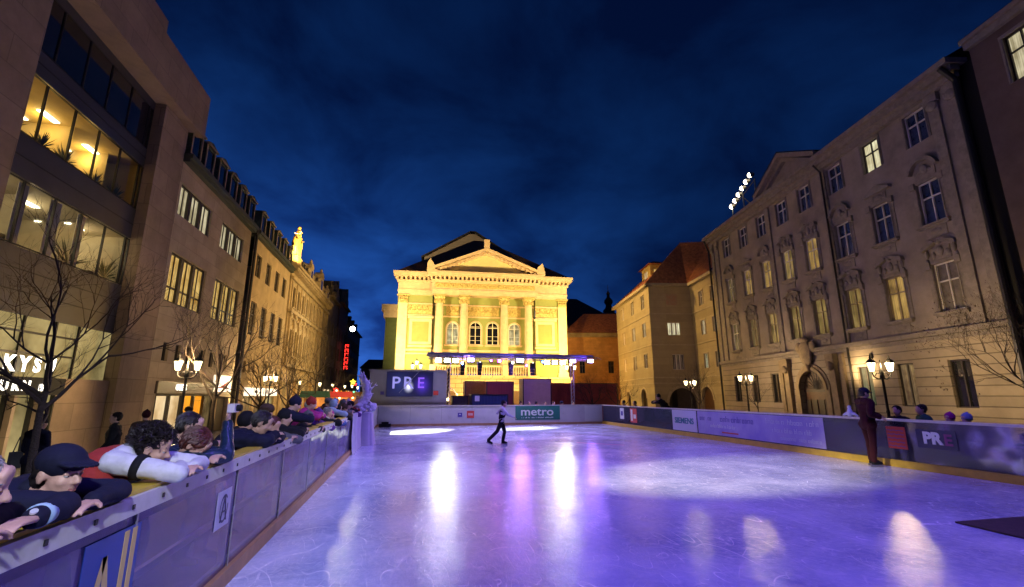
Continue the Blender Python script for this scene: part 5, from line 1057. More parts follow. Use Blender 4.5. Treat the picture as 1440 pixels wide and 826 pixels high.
# ================================================================= behind the far barrier: screen box, stage rig, hoardings
s = thing('screen_wall', 'grey cabin wall with navy PRE video screen behind the far barrier, left', 'screen', (0, 33.9, 0)); OFF[s.name] = Vector((0, 33.9, 0))
a = MB(); a.box(-2.65, 2.65, 33.9, 35.6, GROUND, 3.72); a.box(-2.7, 2.7, 33.85, 35.65, 3.72, 3.8); a.box(-2.68, 2.68, 33.86, 33.9, 1.55, 1.62); a.build('cabin', 'cabin_grey', s)
a = MB().box(-1.5, 1.7, 33.84, 33.9, 1.95, 3.66).build('screen', 'video', s)
text('P', 1.15, 'screen_violet', s, (-.85, 33.82, 2.86), (R_(90), 0, 0), bold=.015, sx=1.05); text('R', 1.15, 'screen_violet', s, (-.02, 33.82, 2.86), (R_(90), 0, 0), bold=.015, sx=1.05); text('E', 1.05, 'screen_blue', s, (.85, 33.82, 2.86), (R_(90), 0, 0), bold=.01)
MB().box(-1.87, -1.63, 33.86, 33.9, 2.08, 2.3).build('notice', 'bn_ink', s); MB().box(1.75, 2.1, 33.86, 33.9, 2.05, 2.35).build('notice', 'st_red', s)
tag(MB().tube([(.9, 33.3, 3.9), (-.6, 33.2, 2.2)], .022, 6).build('camera_boom', 'galv'), 'thin slanting metal boom crossing in front of the video screen', 'boom')
RY = 36.0
s = thing('stage_canopy', 'flat blue violet truss canopy carrying stage lights before the theatre', 'stage rig', (8, RY, GROUND)); OFF[s.name] = Vector((8, RY, GROUND))
a = MB(); a.box(1.3, 14.5, RY - .7, RY + 1.2, 5.06, 5.2); a.build('canopy', 'canopy', s)
a = MB()
for y in (RY - .65, RY + 1.1):
    for z in (4.86, 5.04): a.tube([(1.4, y, z), (14.8, y, z)], .03, 6)
    x = 1.4
    while x < 14.6: a.tube([(x, y, 4.86), (x + .3, y, 5.04)], .018, 4); a.tube([(x + .3, y, 5.04), (x + .6, y, 4.86)], .018, 4); x += .6
a.build('truss', 'galv', s)
for x in (2.95, 12.9):
    a = MB(); 
    for dx in (-.12, .12): a.tube([(x + dx, RY, GROUND), (x + dx, RY, 5.05)], .03, 6)
    z = GROUND
    while z < 4.9: a.tube([(x - .12, RY, z), (x + .12, RY, z + .3)], .015, 4); z += .3
    a.build('post', 'galv', s)
def fixture(x, z, m, hw, hh, name='stage_lamp', y=RY - .8):
    a = MB(); a.box(x - hw - .05, x + hw + .05, y, y + .35, z - hh - .05, z + hh + .05); a.tube([(x, y + .15, z + hh), (x, y + .15, 5.0)], .02, 5); f = a.build(name, 'dark_metal', s)
    MB().box(x - hw, x + hw, y - .012, y - .002, z - hh, z + hh).build('lens', m, f); return f
fixture(4.53, 4.66, 'led_violet', .24, .13); fixture(8.38, 4.68, 'led_violet', .26, .13); fixture(12.7, 4.7, 'led_violet', .22, .12); fixture(14.2, 4.72, 'led_violet', .22, .12)
for x in (2.1, 2.75, 3.4): fixture(x, 4.60, 'lamp_hot', .20, .14, 'flood_lamp')
for x in (10.55, 11.2, 11.85): fixture(x, 4.56, 'lamp_hot', .20, .14, 'flood_lamp')
fixture(6.75, 4.62, 'led_magenta', .09, .09); fixture(6.1, 4.62, 'led_magenta', .05, .05); fixture(8.9, 4.3, 'led_magenta', .05, .05); fixture(3.9, 4.4, 'led_blue', .07, .07); fixture(7.8, 4.5, 'lamp_white', .08, .08); fixture(10.2, 4.6, 'led_blue', .05, .05)
for i, x in enumerate((3.98, 5.3, 7.75, 9.5)):
    q = thing('loudspeaker', ['black column loudspeaker hanging leftmost under the violet stage canopy', 'black column loudspeaker hanging second from left under the canopy', 'black column loudspeaker hanging third from left under the canopy', 'black column loudspeaker hanging rightmost under the violet stage canopy'][i], 'loudspeaker', (x, RY - .3, 4.0), group='column loudspeakers under the canopy'); OFF[q.name] = Vector((x, RY - .3, 4.0))
    a = MB()
    for k in range(4): a.box(x - .17 + .01 * k, x + .17 - .01 * k, RY - .5 + .03 * k, RY - .1, 4.42 - .25 * k - .12, 4.42 - .25 * k + .11)
    a.tube([(x, RY - .3, 4.5), (x, RY - .3, 4.9)], .02, 5); a.build('cabinet', 'black', q); MB().box(x - .05, x + .05, RY - .52, RY - .5, 4.5, 4.58).build('lamp', 'glow_white', q)
light('AREA', 'stage_light', (2.75, RY - .9, 4.6), 130, (0.9, 0.88, 1.0), (2.9, 25, 0), .3)
light('AREA', 'stage_light', (11.8, RY - .9, 4.6), 130, (0.9, 0.88, 1.0), (9, 25, 0), .3)
light('POINT', 'stage_glow', (8.4, RY - 1.0, 4.2), 420, (0.35, 0.15, 1.0), size=.1)
light('POINT', 'stage_glow', (14.0, RY - 1.0, 4.2), 300, (0.35, 0.15, 1.0), size=.1)
light('POINT', 'stage_glow', (4.5, RY + .2, 4.7), 300, (0.4, 0.2, 1.0), size=.1)
def hoard(name, label, cat, x0, x1, y, z1, m, ridge=True, extra=None):
    q = thing(name, label, cat, ((x0 + x1) / 2, y, GROUND)); OFF[q.name] = Vector(((x0 + x1) / 2, y, GROUND))
    a = MB(); a.box(x0, x1, y, y + 1.6, GROUND, z1); 
    if ridge:
        k = x0
        while k < x1 - .1: a.box(k + .04, k + .12, y - .03, y, GROUND + .1, z1 - .05); k += .24
    a.build('panel', m, q); MB().box(x0 - .03, x1 + .03, y - .05, y + 1.65, z1, z1 + .06).box(x0 - .03, x0 + .06, y - .05, y, GROUND, z1).box(x1 - .06, x1 + .03, y - .05, y, GROUND, z1).build('frame', 'dark_metal', q); return q
hoard('market_hut', 'orange lit timber hut in front of the theatre steps', 'hut', 5.3, 7.7, 45, 3.3, 'wood_orange')
hoard('container', 'dark maroon box container behind the skater', 'container', 6.8, 9.25, 41.5, 3.2, 'maroon_panel')
hoard('hoarding', 'plain pale grey panel standing left of the red fence', 'panel', 10.4, 13.1, 42.5, 3.5, 'panel_grey', False)
q = hoard('container', 'long dark blue container with small white notice behind the far barrier', 'container', 4.7, 7.5, 35.6, 2.06, 'blue_panel'); MB().box(4.95, 5.3, 35.56, 35.59, 1.6, 2.0).build('notice', 'bn_pale', q)
hoard('container', 'dark grey low box left of the blue container', 'container', 3.4, 4.6, 36.9, 1.95, 'cabin_dark')
hoard('site_fence', 'long dark red site fence in front of the orange building', 'fence', 13.6, 21.4, 46, 3.2, 'red_fence')
s = thing('stair_railing', 'curved metal handrail beside the theatre base, right of screen cabin', 'railing', (3.2, 40, GROUND)); OFF[s.name] = Vector((3.2, 40, GROUND))
a = MB(); a.tube([(3.2, 39, GROUND), (3.2, 39, 4.2)], .09, 8); a.build('post', 'dark_metal', s); MB().ball((3.2, 38.9, 1.7), .12).build('bulb', 'glow_lantern', s); light('POINT', 'post_light', (3.9, 38.6, 1.9), 260, (1, .6, .22), size=.1)
a = MB(); a.tube([(3.3 + .9 * math.sin(t), 39.2, 1.0 + 1.6 * math.cos(t)) for t in [k * .15 for k in range(12)]], .05, 6); a.tube([(3.9, 39.2, GROUND), (4.0, 39.2, 2.0)], .04, 6); a.build('handrail', 'galv', s)

# ================================================================= street lamps
def lantern_post(arms=2, h=4.0, drop=0.0):
    p = thing('street_lamp', '', 'street lamp', (0, 0, 0), group='historic lanterns round the square')
    a = MB(); a.lathe([(.24, 0), (.24, .15), (.17, .2), (.15, .55), (.11, .62), (.08, .9), (.07, 1.8), (.09, 1.85), (.06, 1.95), (.055, h - .55), (.11, h - .5), (.08, h - .35), (.10, h - .25), (.04, h - .1), (.02, h + .35)], (0, 0, 0), 12)
    if arms > 1:
        for sx in (-1, 1):
            a.tube([(0, 0, h - .55), (sx * .22, 0, h - .58), (sx * .42, 0, h - .45), (sx * .46, 0, h - .22)], .035, 6); a.tube([(sx * .1, 0, h - .3), (sx * .25, 0, h - .28), (sx * .33, 0, h - .42)], .02, 5)
        if arms > 2: a.tube([(0, .0, h - .1), (0, 0, h + .2)], .04, 6)
    a.build('pole', 'dark_metal', p, True)
    pos = [(-.46, 0, h - .22), (.46, 0, h - .22)] if arms > 1 else [(0, 0, h - .1)]
    if arms > 2: pos.append((0, 0, h + .2))
    for c in pos:
        g_ = MB(); g_.lathe([(.05, 0), (.12, .03), (.20, .42), (.16, .46)], c, 6); lo = g_.build('lantern', 'glow_lantern', p)
        k_ = MB(); k_.lathe([(.245, .43), (.16, .56), (.06, .62), (.05, .68), (.015, .82)], c, 6)
        for q in range(6):
            t = math.pi * 2 * q / 6; k_.tube([(c[0] + .12 * math.cos(t), c[1] + .12 * math.sin(t), c[2] + .03), (c[0] + .21 * math.cos(t), c[1] + .21 * math.sin(t), c[2] + .43)], .012, 4)
        k_.build('cap', 'dark_metal', lo)
    return p
LP2 = lantern_post(2); LP1 = lantern_post(1, 3.9); used = set()
def put_lamp(proto, label, x, y, z=GROUND, rz=R_(-12), sc=1.0, power=140, lit=True):
    if proto.name in used: c = copy_thing(proto, label, (x, y, z), rz)
    else: used.add(proto.name); c = proto; c.location = (x, y, z); c.rotation_euler = (0, 0, rz); c['label'] = label
    c.scale = (sc,) * 3
    if lit: light('POINT', 'lantern_light', (x, y - .1, z + 4.15 * sc), power, WARM, size=.12)
    return c
put_lamp(LP2, 'twin lantern lamp before the lit shop windows, left row', -10.2, 24.8, power=950)
put_lamp(LP2, 'twin lantern lamp before the ochre building with backlit sign, left row', -11.5, 43.5, power=1250)
put_lamp(LP2, 'twin lantern lamp nearest on the right, behind the coach', 22.7, 18.6, power=260)
put_lamp(LP2, 'twin lantern lamp left of the palace portal', 27.3, 33.9, power=480)
put_lamp(LP2, 'twin lantern lamp before the corner house with the arcade', 26.9, 41.2, sc=.95, power=450)
for i, (x, y, lab, pw_) in enumerate(((-12.2, 58, 'single lantern lamp before the golden bank, nearest of the street row', 800), (-11.4, 66, 'single lantern lamp, second of the row down the street', 800), (-11.0, 74, 'single lantern lamp, third of the row down the street', 800), (-10.5, 84, 'single lantern lamp, fourth of the row down the street', 900), (-8.9, 80, 'single lantern lamp standing out right of the street row', 300), (-9.6, 96, 'single lantern lamp far down the dark street', 900), (-7.8, 104, 'farthest single lantern lamp, beside the statue', 700))):
    put_lamp(LP1, lab, x, y, power=pw_)
LP3 = lantern_post(3, 5.6)
put_lamp(LP3, 'three armed lantern lamp glowing before the theatre, left end', .9, 60, power=900, sc=1.1); put_lamp(LP3, 'three armed lantern lamp glowing before the theatre, right end', 20.6, 58, power=900, sc=1.1)
s = thing('wall_lamp', 'bright round white lamp on a bracket high over the dark street', 'lamp', (-7.45, 63, 10.5)); OFF[s.name] = Vector((-7.45, 63, 10.5))
MB().ball((-7.45, 63, 10.5), .33).build('bulb', 'hot_lamp2', s); MB().lathe([(.28, .16), (.2, .26), (.05, .34)], (-7.45, 63, 10.5), 10).tube([(-7.45, 63, 10.8), (-13, 70, 11.4)], .015, 4).build('shade', 'dark_metal', s)
light('POINT', 'wall_lamp_light', (-7.45, 62.6, 10.3), 900, (1, .85, .6), size=.2)
# festive stall lights in the street behind the statue
for i, (x, y, z, r, m, lab) in enumerate(((-6.6, 60, 3.6, .42, 'glow_yellow', 'glowing yellow star decoration over the street stalls'), (-8.8, 62, 2.7, .35, 'neon_red', 'red glowing decoration over the street stalls'), (-7.0, 50, 2.5, .14, 'glow_white', 'small white lamp beside the yellow star'), (-6.1, 58, 3.3, .2, 'neon_red', 'small red lamp right of the yellow star'), (-6.0, 56, 2.4, .15, 'glow_green', 'small green lamp below the yellow star'))):
    s = thing('street_decoration', lab, 'decoration', (x, y, z)); OFF[s.name] = Vector((x, y, z)); a = MB()
    for k in range(5): t = 2 * math.pi * k / 5 + .3; a.add([(x + r * math.cos(t), y, z + r * math.sin(t)), (x + r * .45 * math.cos(t + .63), y, z + r * .45 * math.sin(t + .63)), (x, y - .12, z), (x + r * .45 * math.cos(t - .63), y, z + r * .45 * math.sin(t - .63)), (x, y + .12, z)], [(0, 1, 2), (0, 2, 3), (0, 4, 1), (0, 3, 4)])
    a.build('star', m, s); MB().tube([(x, y, z + r * .2), (x, y, z + 2)], .012, 4).build('wire', 'dark_metal', s)
for i, (x, y, lab, m) in enumerate(((-8.6, 64, 'market stall with red lit roof, left of the statue', 'st_red'), (-10.2, 56, 'market stall with green roof farther left', 'green'), (-7.6, 70, 'market stall with brown roof behind the red one', 'wood_orange'))):
    s = thing('market_stall', lab, 'stall', (x, y, GROUND)); OFF[s.name] = Vector((x, y, GROUND))
    MB().box(x - 1.3, x + 1.3, y, y + 1.6, GROUND, GROUND + 1.1).box(x - 1.3, x - 1.18, y, y + .1, GROUND, 1.9).box(x + 1.18, x + 1.3, y, y + .1, GROUND, 1.9).box(x - 1.3, x + 1.3, y + 1.5, y + 1.6, GROUND, 1.9).build('counter', 'wood_orange', s)
    MB().add([(x - 1.5, y - .4, 1.8), (x + 1.5, y - .4, 1.8), (x + 1.5, y + .8, 2.5), (x - 1.5, y + .8, 2.5), (x - 1.5, y + 1.9, 1.8), (x + 1.5, y + 1.9, 1.8)], [(0, 1, 2, 3), (3, 2, 5, 4), (0, 3, 4), (1, 5, 2), (0, 4, 5, 1)]).build('roof', m, s)
    MB().ball((x, y + .4, 1.7), .09).build('bulb', 'glow_lantern', s); light('POINT', 'stall_light', (x, y + .2, 1.5), 160, (1, .6, .25), size=.15)

# ================================================================= bare trees
def tree(label, x, y, z0, h, trunk_h, r0, seed, spread=1.0, depth=5, lean=(0, 0), buds=False):
    t = thing('bare_tree', label, 'tree', (x, y, z0)); OFF[t.name] = Vector((x, y, z0)); rr = random.Random(seed)
    tr = MB(); top = Vector((x + lean[0], y + lean[1], z0 + trunk_h)); pts = [Vector((x, y, z0))]
    for k in range(1, 6): f = k / 5; pts.append(Vector((x, y, z0)).lerp(top, f) + Vector((rr.uniform(-1, 1), rr.uniform(-1, 1), 0)) * r0 * .35)
    tr.tube(pts, [r0 * 1.25] + [r0 * (1 - .09 * k) for k in range(1, 6)], 9); tr.build('trunk', 'bark', t, True)
    cr_ = MB(); bd = MB()
    def grow(p, d, ln, r, lv):
        q = [p]; dd = d.copy(); n = 4
        for k in range(n):
            dd = (dd + Vector((rr.uniform(-1, 1), rr.uniform(-1, 1), rr.uniform(-.6, .9))) * .17).normalized(); q.append(q[-1] + dd * ln / n)
        cr_.tube(q, [r, r * .85, r * .72, r * .6, r * .45], 5 if lv > 2 else 3, False)
        if lv == 0:
            if buds:
                for _ in range(2): c = q[-1] + Vector((rr.uniform(-1, 1), rr.uniform(-1, 1), rr.uniform(-1, 1))) * .06; bd.add([c, c + Vector((.04, .02, .03)), c + Vector((.01, .03, .07)), c + Vector((-.03, 0, .04))], [(0, 1, 2, 3)])
            return
        for k in range(3 if lv > 1 else 2 + (rr.random() < .6)):
            st = q[rr.choice((2, 3, 4))] if k else q[4]; az = rr.uniform(0, 6.283); e = rr.uniform(.35, .85)
            s_ = dd.orthogonal().normalized(); s_.rotate(Matrix.Rotation(az, 3, dd)); nd = (dd * math.cos(e) + s_ * math.sin(e) + Vector((0, 0, .12))).normalized(); grow(st, nd, ln * rr.uniform(.6, .82), r * .55, lv - 1)
    nb = 6
    for k in range(nb):
        a = 2 * math.pi * k / nb + rr.uniform(-.4, .4); e = rr.uniform(.35, .95) if k else .1
        d = Vector((math.cos(a) * spread * math.cos(e) * 1.2, math.sin(a) * spread * math.cos(e), math.sin(e) + .15)).normalized() if k else Vector((0, 0, 1))
        grow(pts[-1].lerp(pts[3], rr.random() * .8) if k else pts[-1], d, (h - trunk_h) * rr.uniform(.42, .55), r0 * .5, depth - 1)
    cr_.build('crown', 'twig', t)
    if buds: bd.build('buds', 'bud', t)
    return t
tree('large bare tree in front of the illuminated shop at the left edge', -7.0, 11.1, GROUND, 5.6, 2.9, .085, 11, 1.3, 6)
tree('bare tree beside the twin lantern before the lit shopfronts', -9.3, 26.0, GROUND, 7.2, 3.2, .12, 12, .85, 5)
tree('bare tree before the downpipe of the ochre building', -9.6, 34.5, GROUND, 6.2, 2.3, .12, 13, 1.15, 5)
tree('bare tree before the golden bank, next to the second lamp', -10.2, 44.5, GROUND, 7.2, 2.4, .13, 14, 1.2, 5)
tree('bare tree farthest down the left street', -10.4, 57, GROUND, 8.0, 2.6, .14, 15, 1.2, 5)
c_ = pw(14.7, -7.0, 0); tree('young bare tree with reddish buds before the palace, right edge', 24.3, 12.6, GROUND, 6.3, 2.2, .09, 16, 1.1, 6, buds=True)
c_ = pw(-.6, -3, 0)
tree('thin sapling left of the palace portal', pw(-3.1, -3, 0).x, pw(-3.1, -3, 0).y, GROUND, 4.2, 2.0, .05, 17, .7, 4)
tree('small bare tree before the corner house arcade', 29.6, 44, GROUND, 5.6, 2.2, .07, 18, 1.1, 5)
tree('bare tree in front of the red site fence', 18.0, 44.5, GROUND, 4.8, 2.2, .1, 19, 1.3, 5); tree('second bare tree in front of the red site fence, farther right', 20.6, 44.0, GROUND, 4.4, 2.0, .09, 20, 1.2, 5)

# ================================================================= white carved statue on a draped pedestal
s = thing('ice_statue', 'white carved spiky winged figure on a cloth draped pedestal at barrier end', 'statue', (-1.55, 21.3, 0)); OFF[s.name] = Vector((-1.55, 21.3, 0))
vs = []; n = 48; H = [(1.0, 0.0), (.93, .3), (.86, .7), (.80, 1.1), (.78, 1.3), (.80, 1.36)]
sx_, sy_ = .58, .5
for k_, (r_, z_) in enumerate(H):
    for i in range(n):
        t = 2 * math.pi * i / n; fold = 1 + (.09 * math.sin(t * 9) + .05 * math.sin(t * 17 + 1)) * (1 - z_ / 1.7) + .02
        q = 4.0; cx_ = abs(math.cos(t)) ** (2 / q) * (1 if math.cos(t) >= 0 else -1); cy_ = abs(math.sin(t)) ** (2 / q) * (1 if math.sin(t) >= 0 else -1)
        vs.append((-1.6 + sx_ * r_ * cx_ * fold, 21.4 + sy_ * r_ * cy_ * fold, z_))
fs = [(k_ * n + i, k_ * n + (i + 1) % n, (k_ + 1) * n + (i + 1) % n, (k_ + 1) * n + i) for k_ in range(len(H) - 1) for i in range(n)] + [tuple((len(H) - 1) * n + i for i in range(n))]
MB().add(vs, fs).build('drape', 'drape', s, True)
rr = random.Random(3); a = MB(); SX, SY = -1.55, 21.4
for k in range(60):
    t = rr.uniform(0, 6.28); a.ball((SX + .44 * math.cos(t), SY + .36 * math.sin(t), 1.42 + rr.uniform(0, .22)), (rr.uniform(.06, .14), rr.uniform(.06, .14), rr.uniform(.04, .12)), None, 8, 6)
a.cap((SX - .15, SY, 1.5), .3, (SX + .12, SY, 2.05), .2); a.cap((SX + .12, SY, 2.0), .2, (SX + .05, SY, 2.5), .17); a.cap((SX + .05, SY, 2.5), .17, (SX - .18, SY, 2.85), .1)
for (p, q, r_) in (((.1, 2.2), (.42, 2.45), .07), ((.1, 2.3), (.32, 2.62), .06), ((.12, 2.0), (.42, 2.15), .06), ((.15, 1.8), (.38, 1.7), .06), ((0, 2.6), (-.12, 3.1), .07), ((-.1, 2.75), (-.38, 2.95), .06), ((-.15, 2.8), (-.25, 3.2), .05), ((.05, 2.5), (.2, 2.75), .05), ((-.05, 2.4), (-.3, 2.5), .05), ((.4, 2.45), (.6, 2.5), .04), ((.38, 2.45), (.5, 2.62), .03)):
    a.tube([(SX + p[0], SY - .05, p[1]), ((SX + (p[0] + q[0]) / 2) + .02, SY - .1, (p[1] + q[1]) / 2), (SX + q[0], SY - .06, q[1])], [r_, r_ * .75, .008], 7)
fig = a.build('figure', 'snow', s, True)
md = fig.modifiers.new('r', 'REMESH'); md.mode = 'VOXEL'; md.voxel_size = .022
me = bpy.data.meshes.new_from_object(fig.evaluated_get(bpy.context.evaluated_depsgraph_get())); fig.modifiers.clear(); fig.data = me
for v in me.vertices: q = noise.noise(v.co * 9) + .5 * noise.noise(v.co * 21); v.co = v.co + Vector((q, noise.noise(v.co * 8 + Vector((9, 0, 0))), q * .4)) * .035
me.polygons.foreach_set('use_smooth', [True] * len(me.polygons)); me.materials.clear(); me.materials.append(M['snow'])
MB().ball((SX - .3, SY - .12, 1.72), (.12, .12, .17)).ball((SX - .26, SY - .12, 1.95), (.08, .08, .1)).cap((SX - .3, SY - .15, 1.8), .04, (SX - .12, SY - .2, 1.7), .03).build('gilded_figurine', 'gold', s)
s0 = bpy.data.objects['ice_statue']; s0.location.x -= .30
s = thing('draped_panel', 'white satin covered panel closing the left barrier just before the statue', 'panel', (-1.87, 18.9, 0)); OFF[s.name] = Vector((-1.87, 18.9, 0)); a = MB()
q = [(-1.86 + .035 * math.sin(k * 1.7) + .02 * math.sin(k * .9), 17.7 + k * .075) for k in range(41)]
for z0, z1, e in ((0.005, .6, .05), (.6, 1.39, .0)):
    for (x0, y0), (x1, y1) in zip(q, q[1:]): a.quad((x0 + e, y0, z0), (x1 + e, y1, z0), (x1 + (0 if e == 0 else 0), y1, z1), (x0, y0, z1))
for (x0, y0), (x1, y1) in zip(q, q[1:]): a.quad((x0, y0, 1.39), (x1, y1, 1.39), (-2.1, y1, 1.39), (-2.1, y0, 1.39))
a.build('drape', 'drape', s)
s = thing('ice_ornament', 'small white carved ornament standing on the right barrier rail', 'ornament', (14.13, 12.85, 1.37)); OFF[s.name] = Vector((14.13, 12.85, 1.37))
MB().cap((14.13, 12.85, 1.45), .1, (14.13, 12.85, 1.56), .07).ball((14.13, 12.85, 1.66), (.06, .06, .07)).cap((14.13, 12.72, 1.46), .05, (14.13, 12.6, 1.4), .03).cap((14.13, 12.98, 1.46), .05, (14.13, 13.1, 1.4), .03).build('body', 'snow', s, True)
# ================================================================= PEOPLE (built in metres, facing +x; the root is scaled 1.25 to scene units)
TMP = bpy.data.scenes.new('workbench')
def bake(mb, name, m, parent, vox, folds=0.0, fscale=9.0, iters=4, seed=0.0):
    t_ = MB.build(mb, 'tmp', m, None, False); COL.objects.unlink(t_); TMP.collection.objects.link(t_)
    md = t_.modifiers.new('r', 'REMESH'); md.mode = 'VOXEL'; md.voxel_size = vox
    if iters: sm = t_.modifiers.new('s', 'SMOOTH'); sm.iterations = iters; sm.factor = .5
    dg = graph(TMP); me = bpy.data.meshes.new_from_object(t_.evaluated_get(dg)); bpy.data.objects.remove(t_); me.name = name
    o = bpy.data.objects.new(name, me); COL.objects.link(o); o.parent = parent
    if folds:
        nv = len(me.vertices); cos = [0.0] * (3 * nv); me.vertices.foreach_get('co', cos); nrm = [0.0] * (3 * nv); me.vertex_normals.foreach_get('vector', nrm)
        for i in range(0, 3 * nv, 3):
            p = Vector((cos[i] * fscale + seed, cos[i + 1] * fscale, cos[i + 2] * fscale)); d = noise.noise(Vector((p.x, p.y, p.z * .7))) * .7 + noise.noise(p * 2.3) * .3; q = (abs(d) * -1.2 + .25) * folds
            q += (max(0.0, noise.noise(Vector((p.x * .55, p.y * .55, p.z * 1.9))) - .12) * -1.3) * folds
            cos[i] += nrm[i] * q; cos[i + 1] += nrm[i + 1] * q; cos[i + 2] += nrm[i + 2] * q
        me.vertices.foreach_set('co', cos)
    me.polygons.foreach_set('use_smooth', [True] * len(me.polygons)); me.materials.clear(); me.materials.append(M[m]); return o
def hand(mb, w, d, up, side=1, curl=.5, s=1.0):
    """palm, four unequal bent fingers and a thumb leaving the side of the palm"""
    w = Vector(w); d = Vector(d).normalized(); up = Vector(up); up = (up - d * up.dot(d)).normalized(); lat = d.cross(up) * side
    c = w + d * .05 * s
    for k in range(4): o_ = lat * (.030 - .019 * k) * s; mb.cap(w + o_ * .7 + d * .012 * s, .0155 * s, w + o_ + d * .085 * s, .0125 * s)
    for k, ln in enumerate((.066, .076, .070, .055)):
        o_ = lat * (.031 - .0205 * k) * s; p = w + o_ + d * .088 * s; a_ = 0.0
        for q, f in enumerate((.45, .32, .23)):
            a_ += curl * (.5 + .35 * q); dd = d * math.cos(a_) - up * math.sin(a_); p2 = p + dd * ln * f * s * 1.15; mb.cap(p, (.0098 - .0008 * q) * s, p2, (.0090 - .0008 * q) * s); p = p2
    p = w + lat * .030 * s + d * .028 * s
    for q, f in enumerate((.032, .028)):
        dd = (lat * (.8 - .35 * q) + d * .75 - up * .25).normalized(); p2 = p + dd * f * s; mb.cap(p, .0125 * s, p2, .0105 * s); p = p2
    return w + d * .1 * s
def head_parts(mb, c, mtx, ears=True, s=1.0):
    def P(x, y, z): return c + mtx @ Vector((x, y, z)) * s
    B = lambda p, r: mb.ball(P(*p), [q * s for q in r], mtx, 16, 12); K = lambda p, r, q, t: mb.cap(P(*p), r * s, P(*q), t * s)
    B((-.012, 0, .035), (.096, .076, .086)); B((.028, 0, -.03), (.066, .060, .085)); B((.055, 0, -.092), (.028, .026, .022)); K((-.01, .045, -.07), .022, (.05, .018, -.098), .02); K((-.01, -.045, -.07), .022, (.05, -.018, -.098), .02)
    K((.085, 0, .012), .010, (.112, 0, -.026), .0135); B((.103, .012, -.031), (.010, .009, .008)); B((.103, -.012, -.031), (.010, .009, .008))
    K((.079, -.034, .026), .012, (.084, 0, .022), .011); K((.079, .034, .026), .012, (.084, 0, .022), .011)
    for y in (-.037, .037): B((.058, y, -.028), (.026, .022, .022))
    K((.081, -.019, -.063), .0075, (.081, .019, -.063), .0075); K((.088, -.010, -.057), .007, (.088, .010, -.057), .007); B((.075, 0, .055), (.02, .05, .04))
    if ears:
        for y in (-1, 1): B((-.008, y * .079, -.006), (.022, .010, .033)); B((-.004, y * .085, -.024), (.010, .006, .012))
def hmat(yaw, pitch, roll=0): return (Matrix.Rotation(yaw, 3, 'Z') @ Matrix.Rotation(pitch, 3, 'Y') @ Matrix.Rotation(roll, 3, 'X'))
hoodie = None
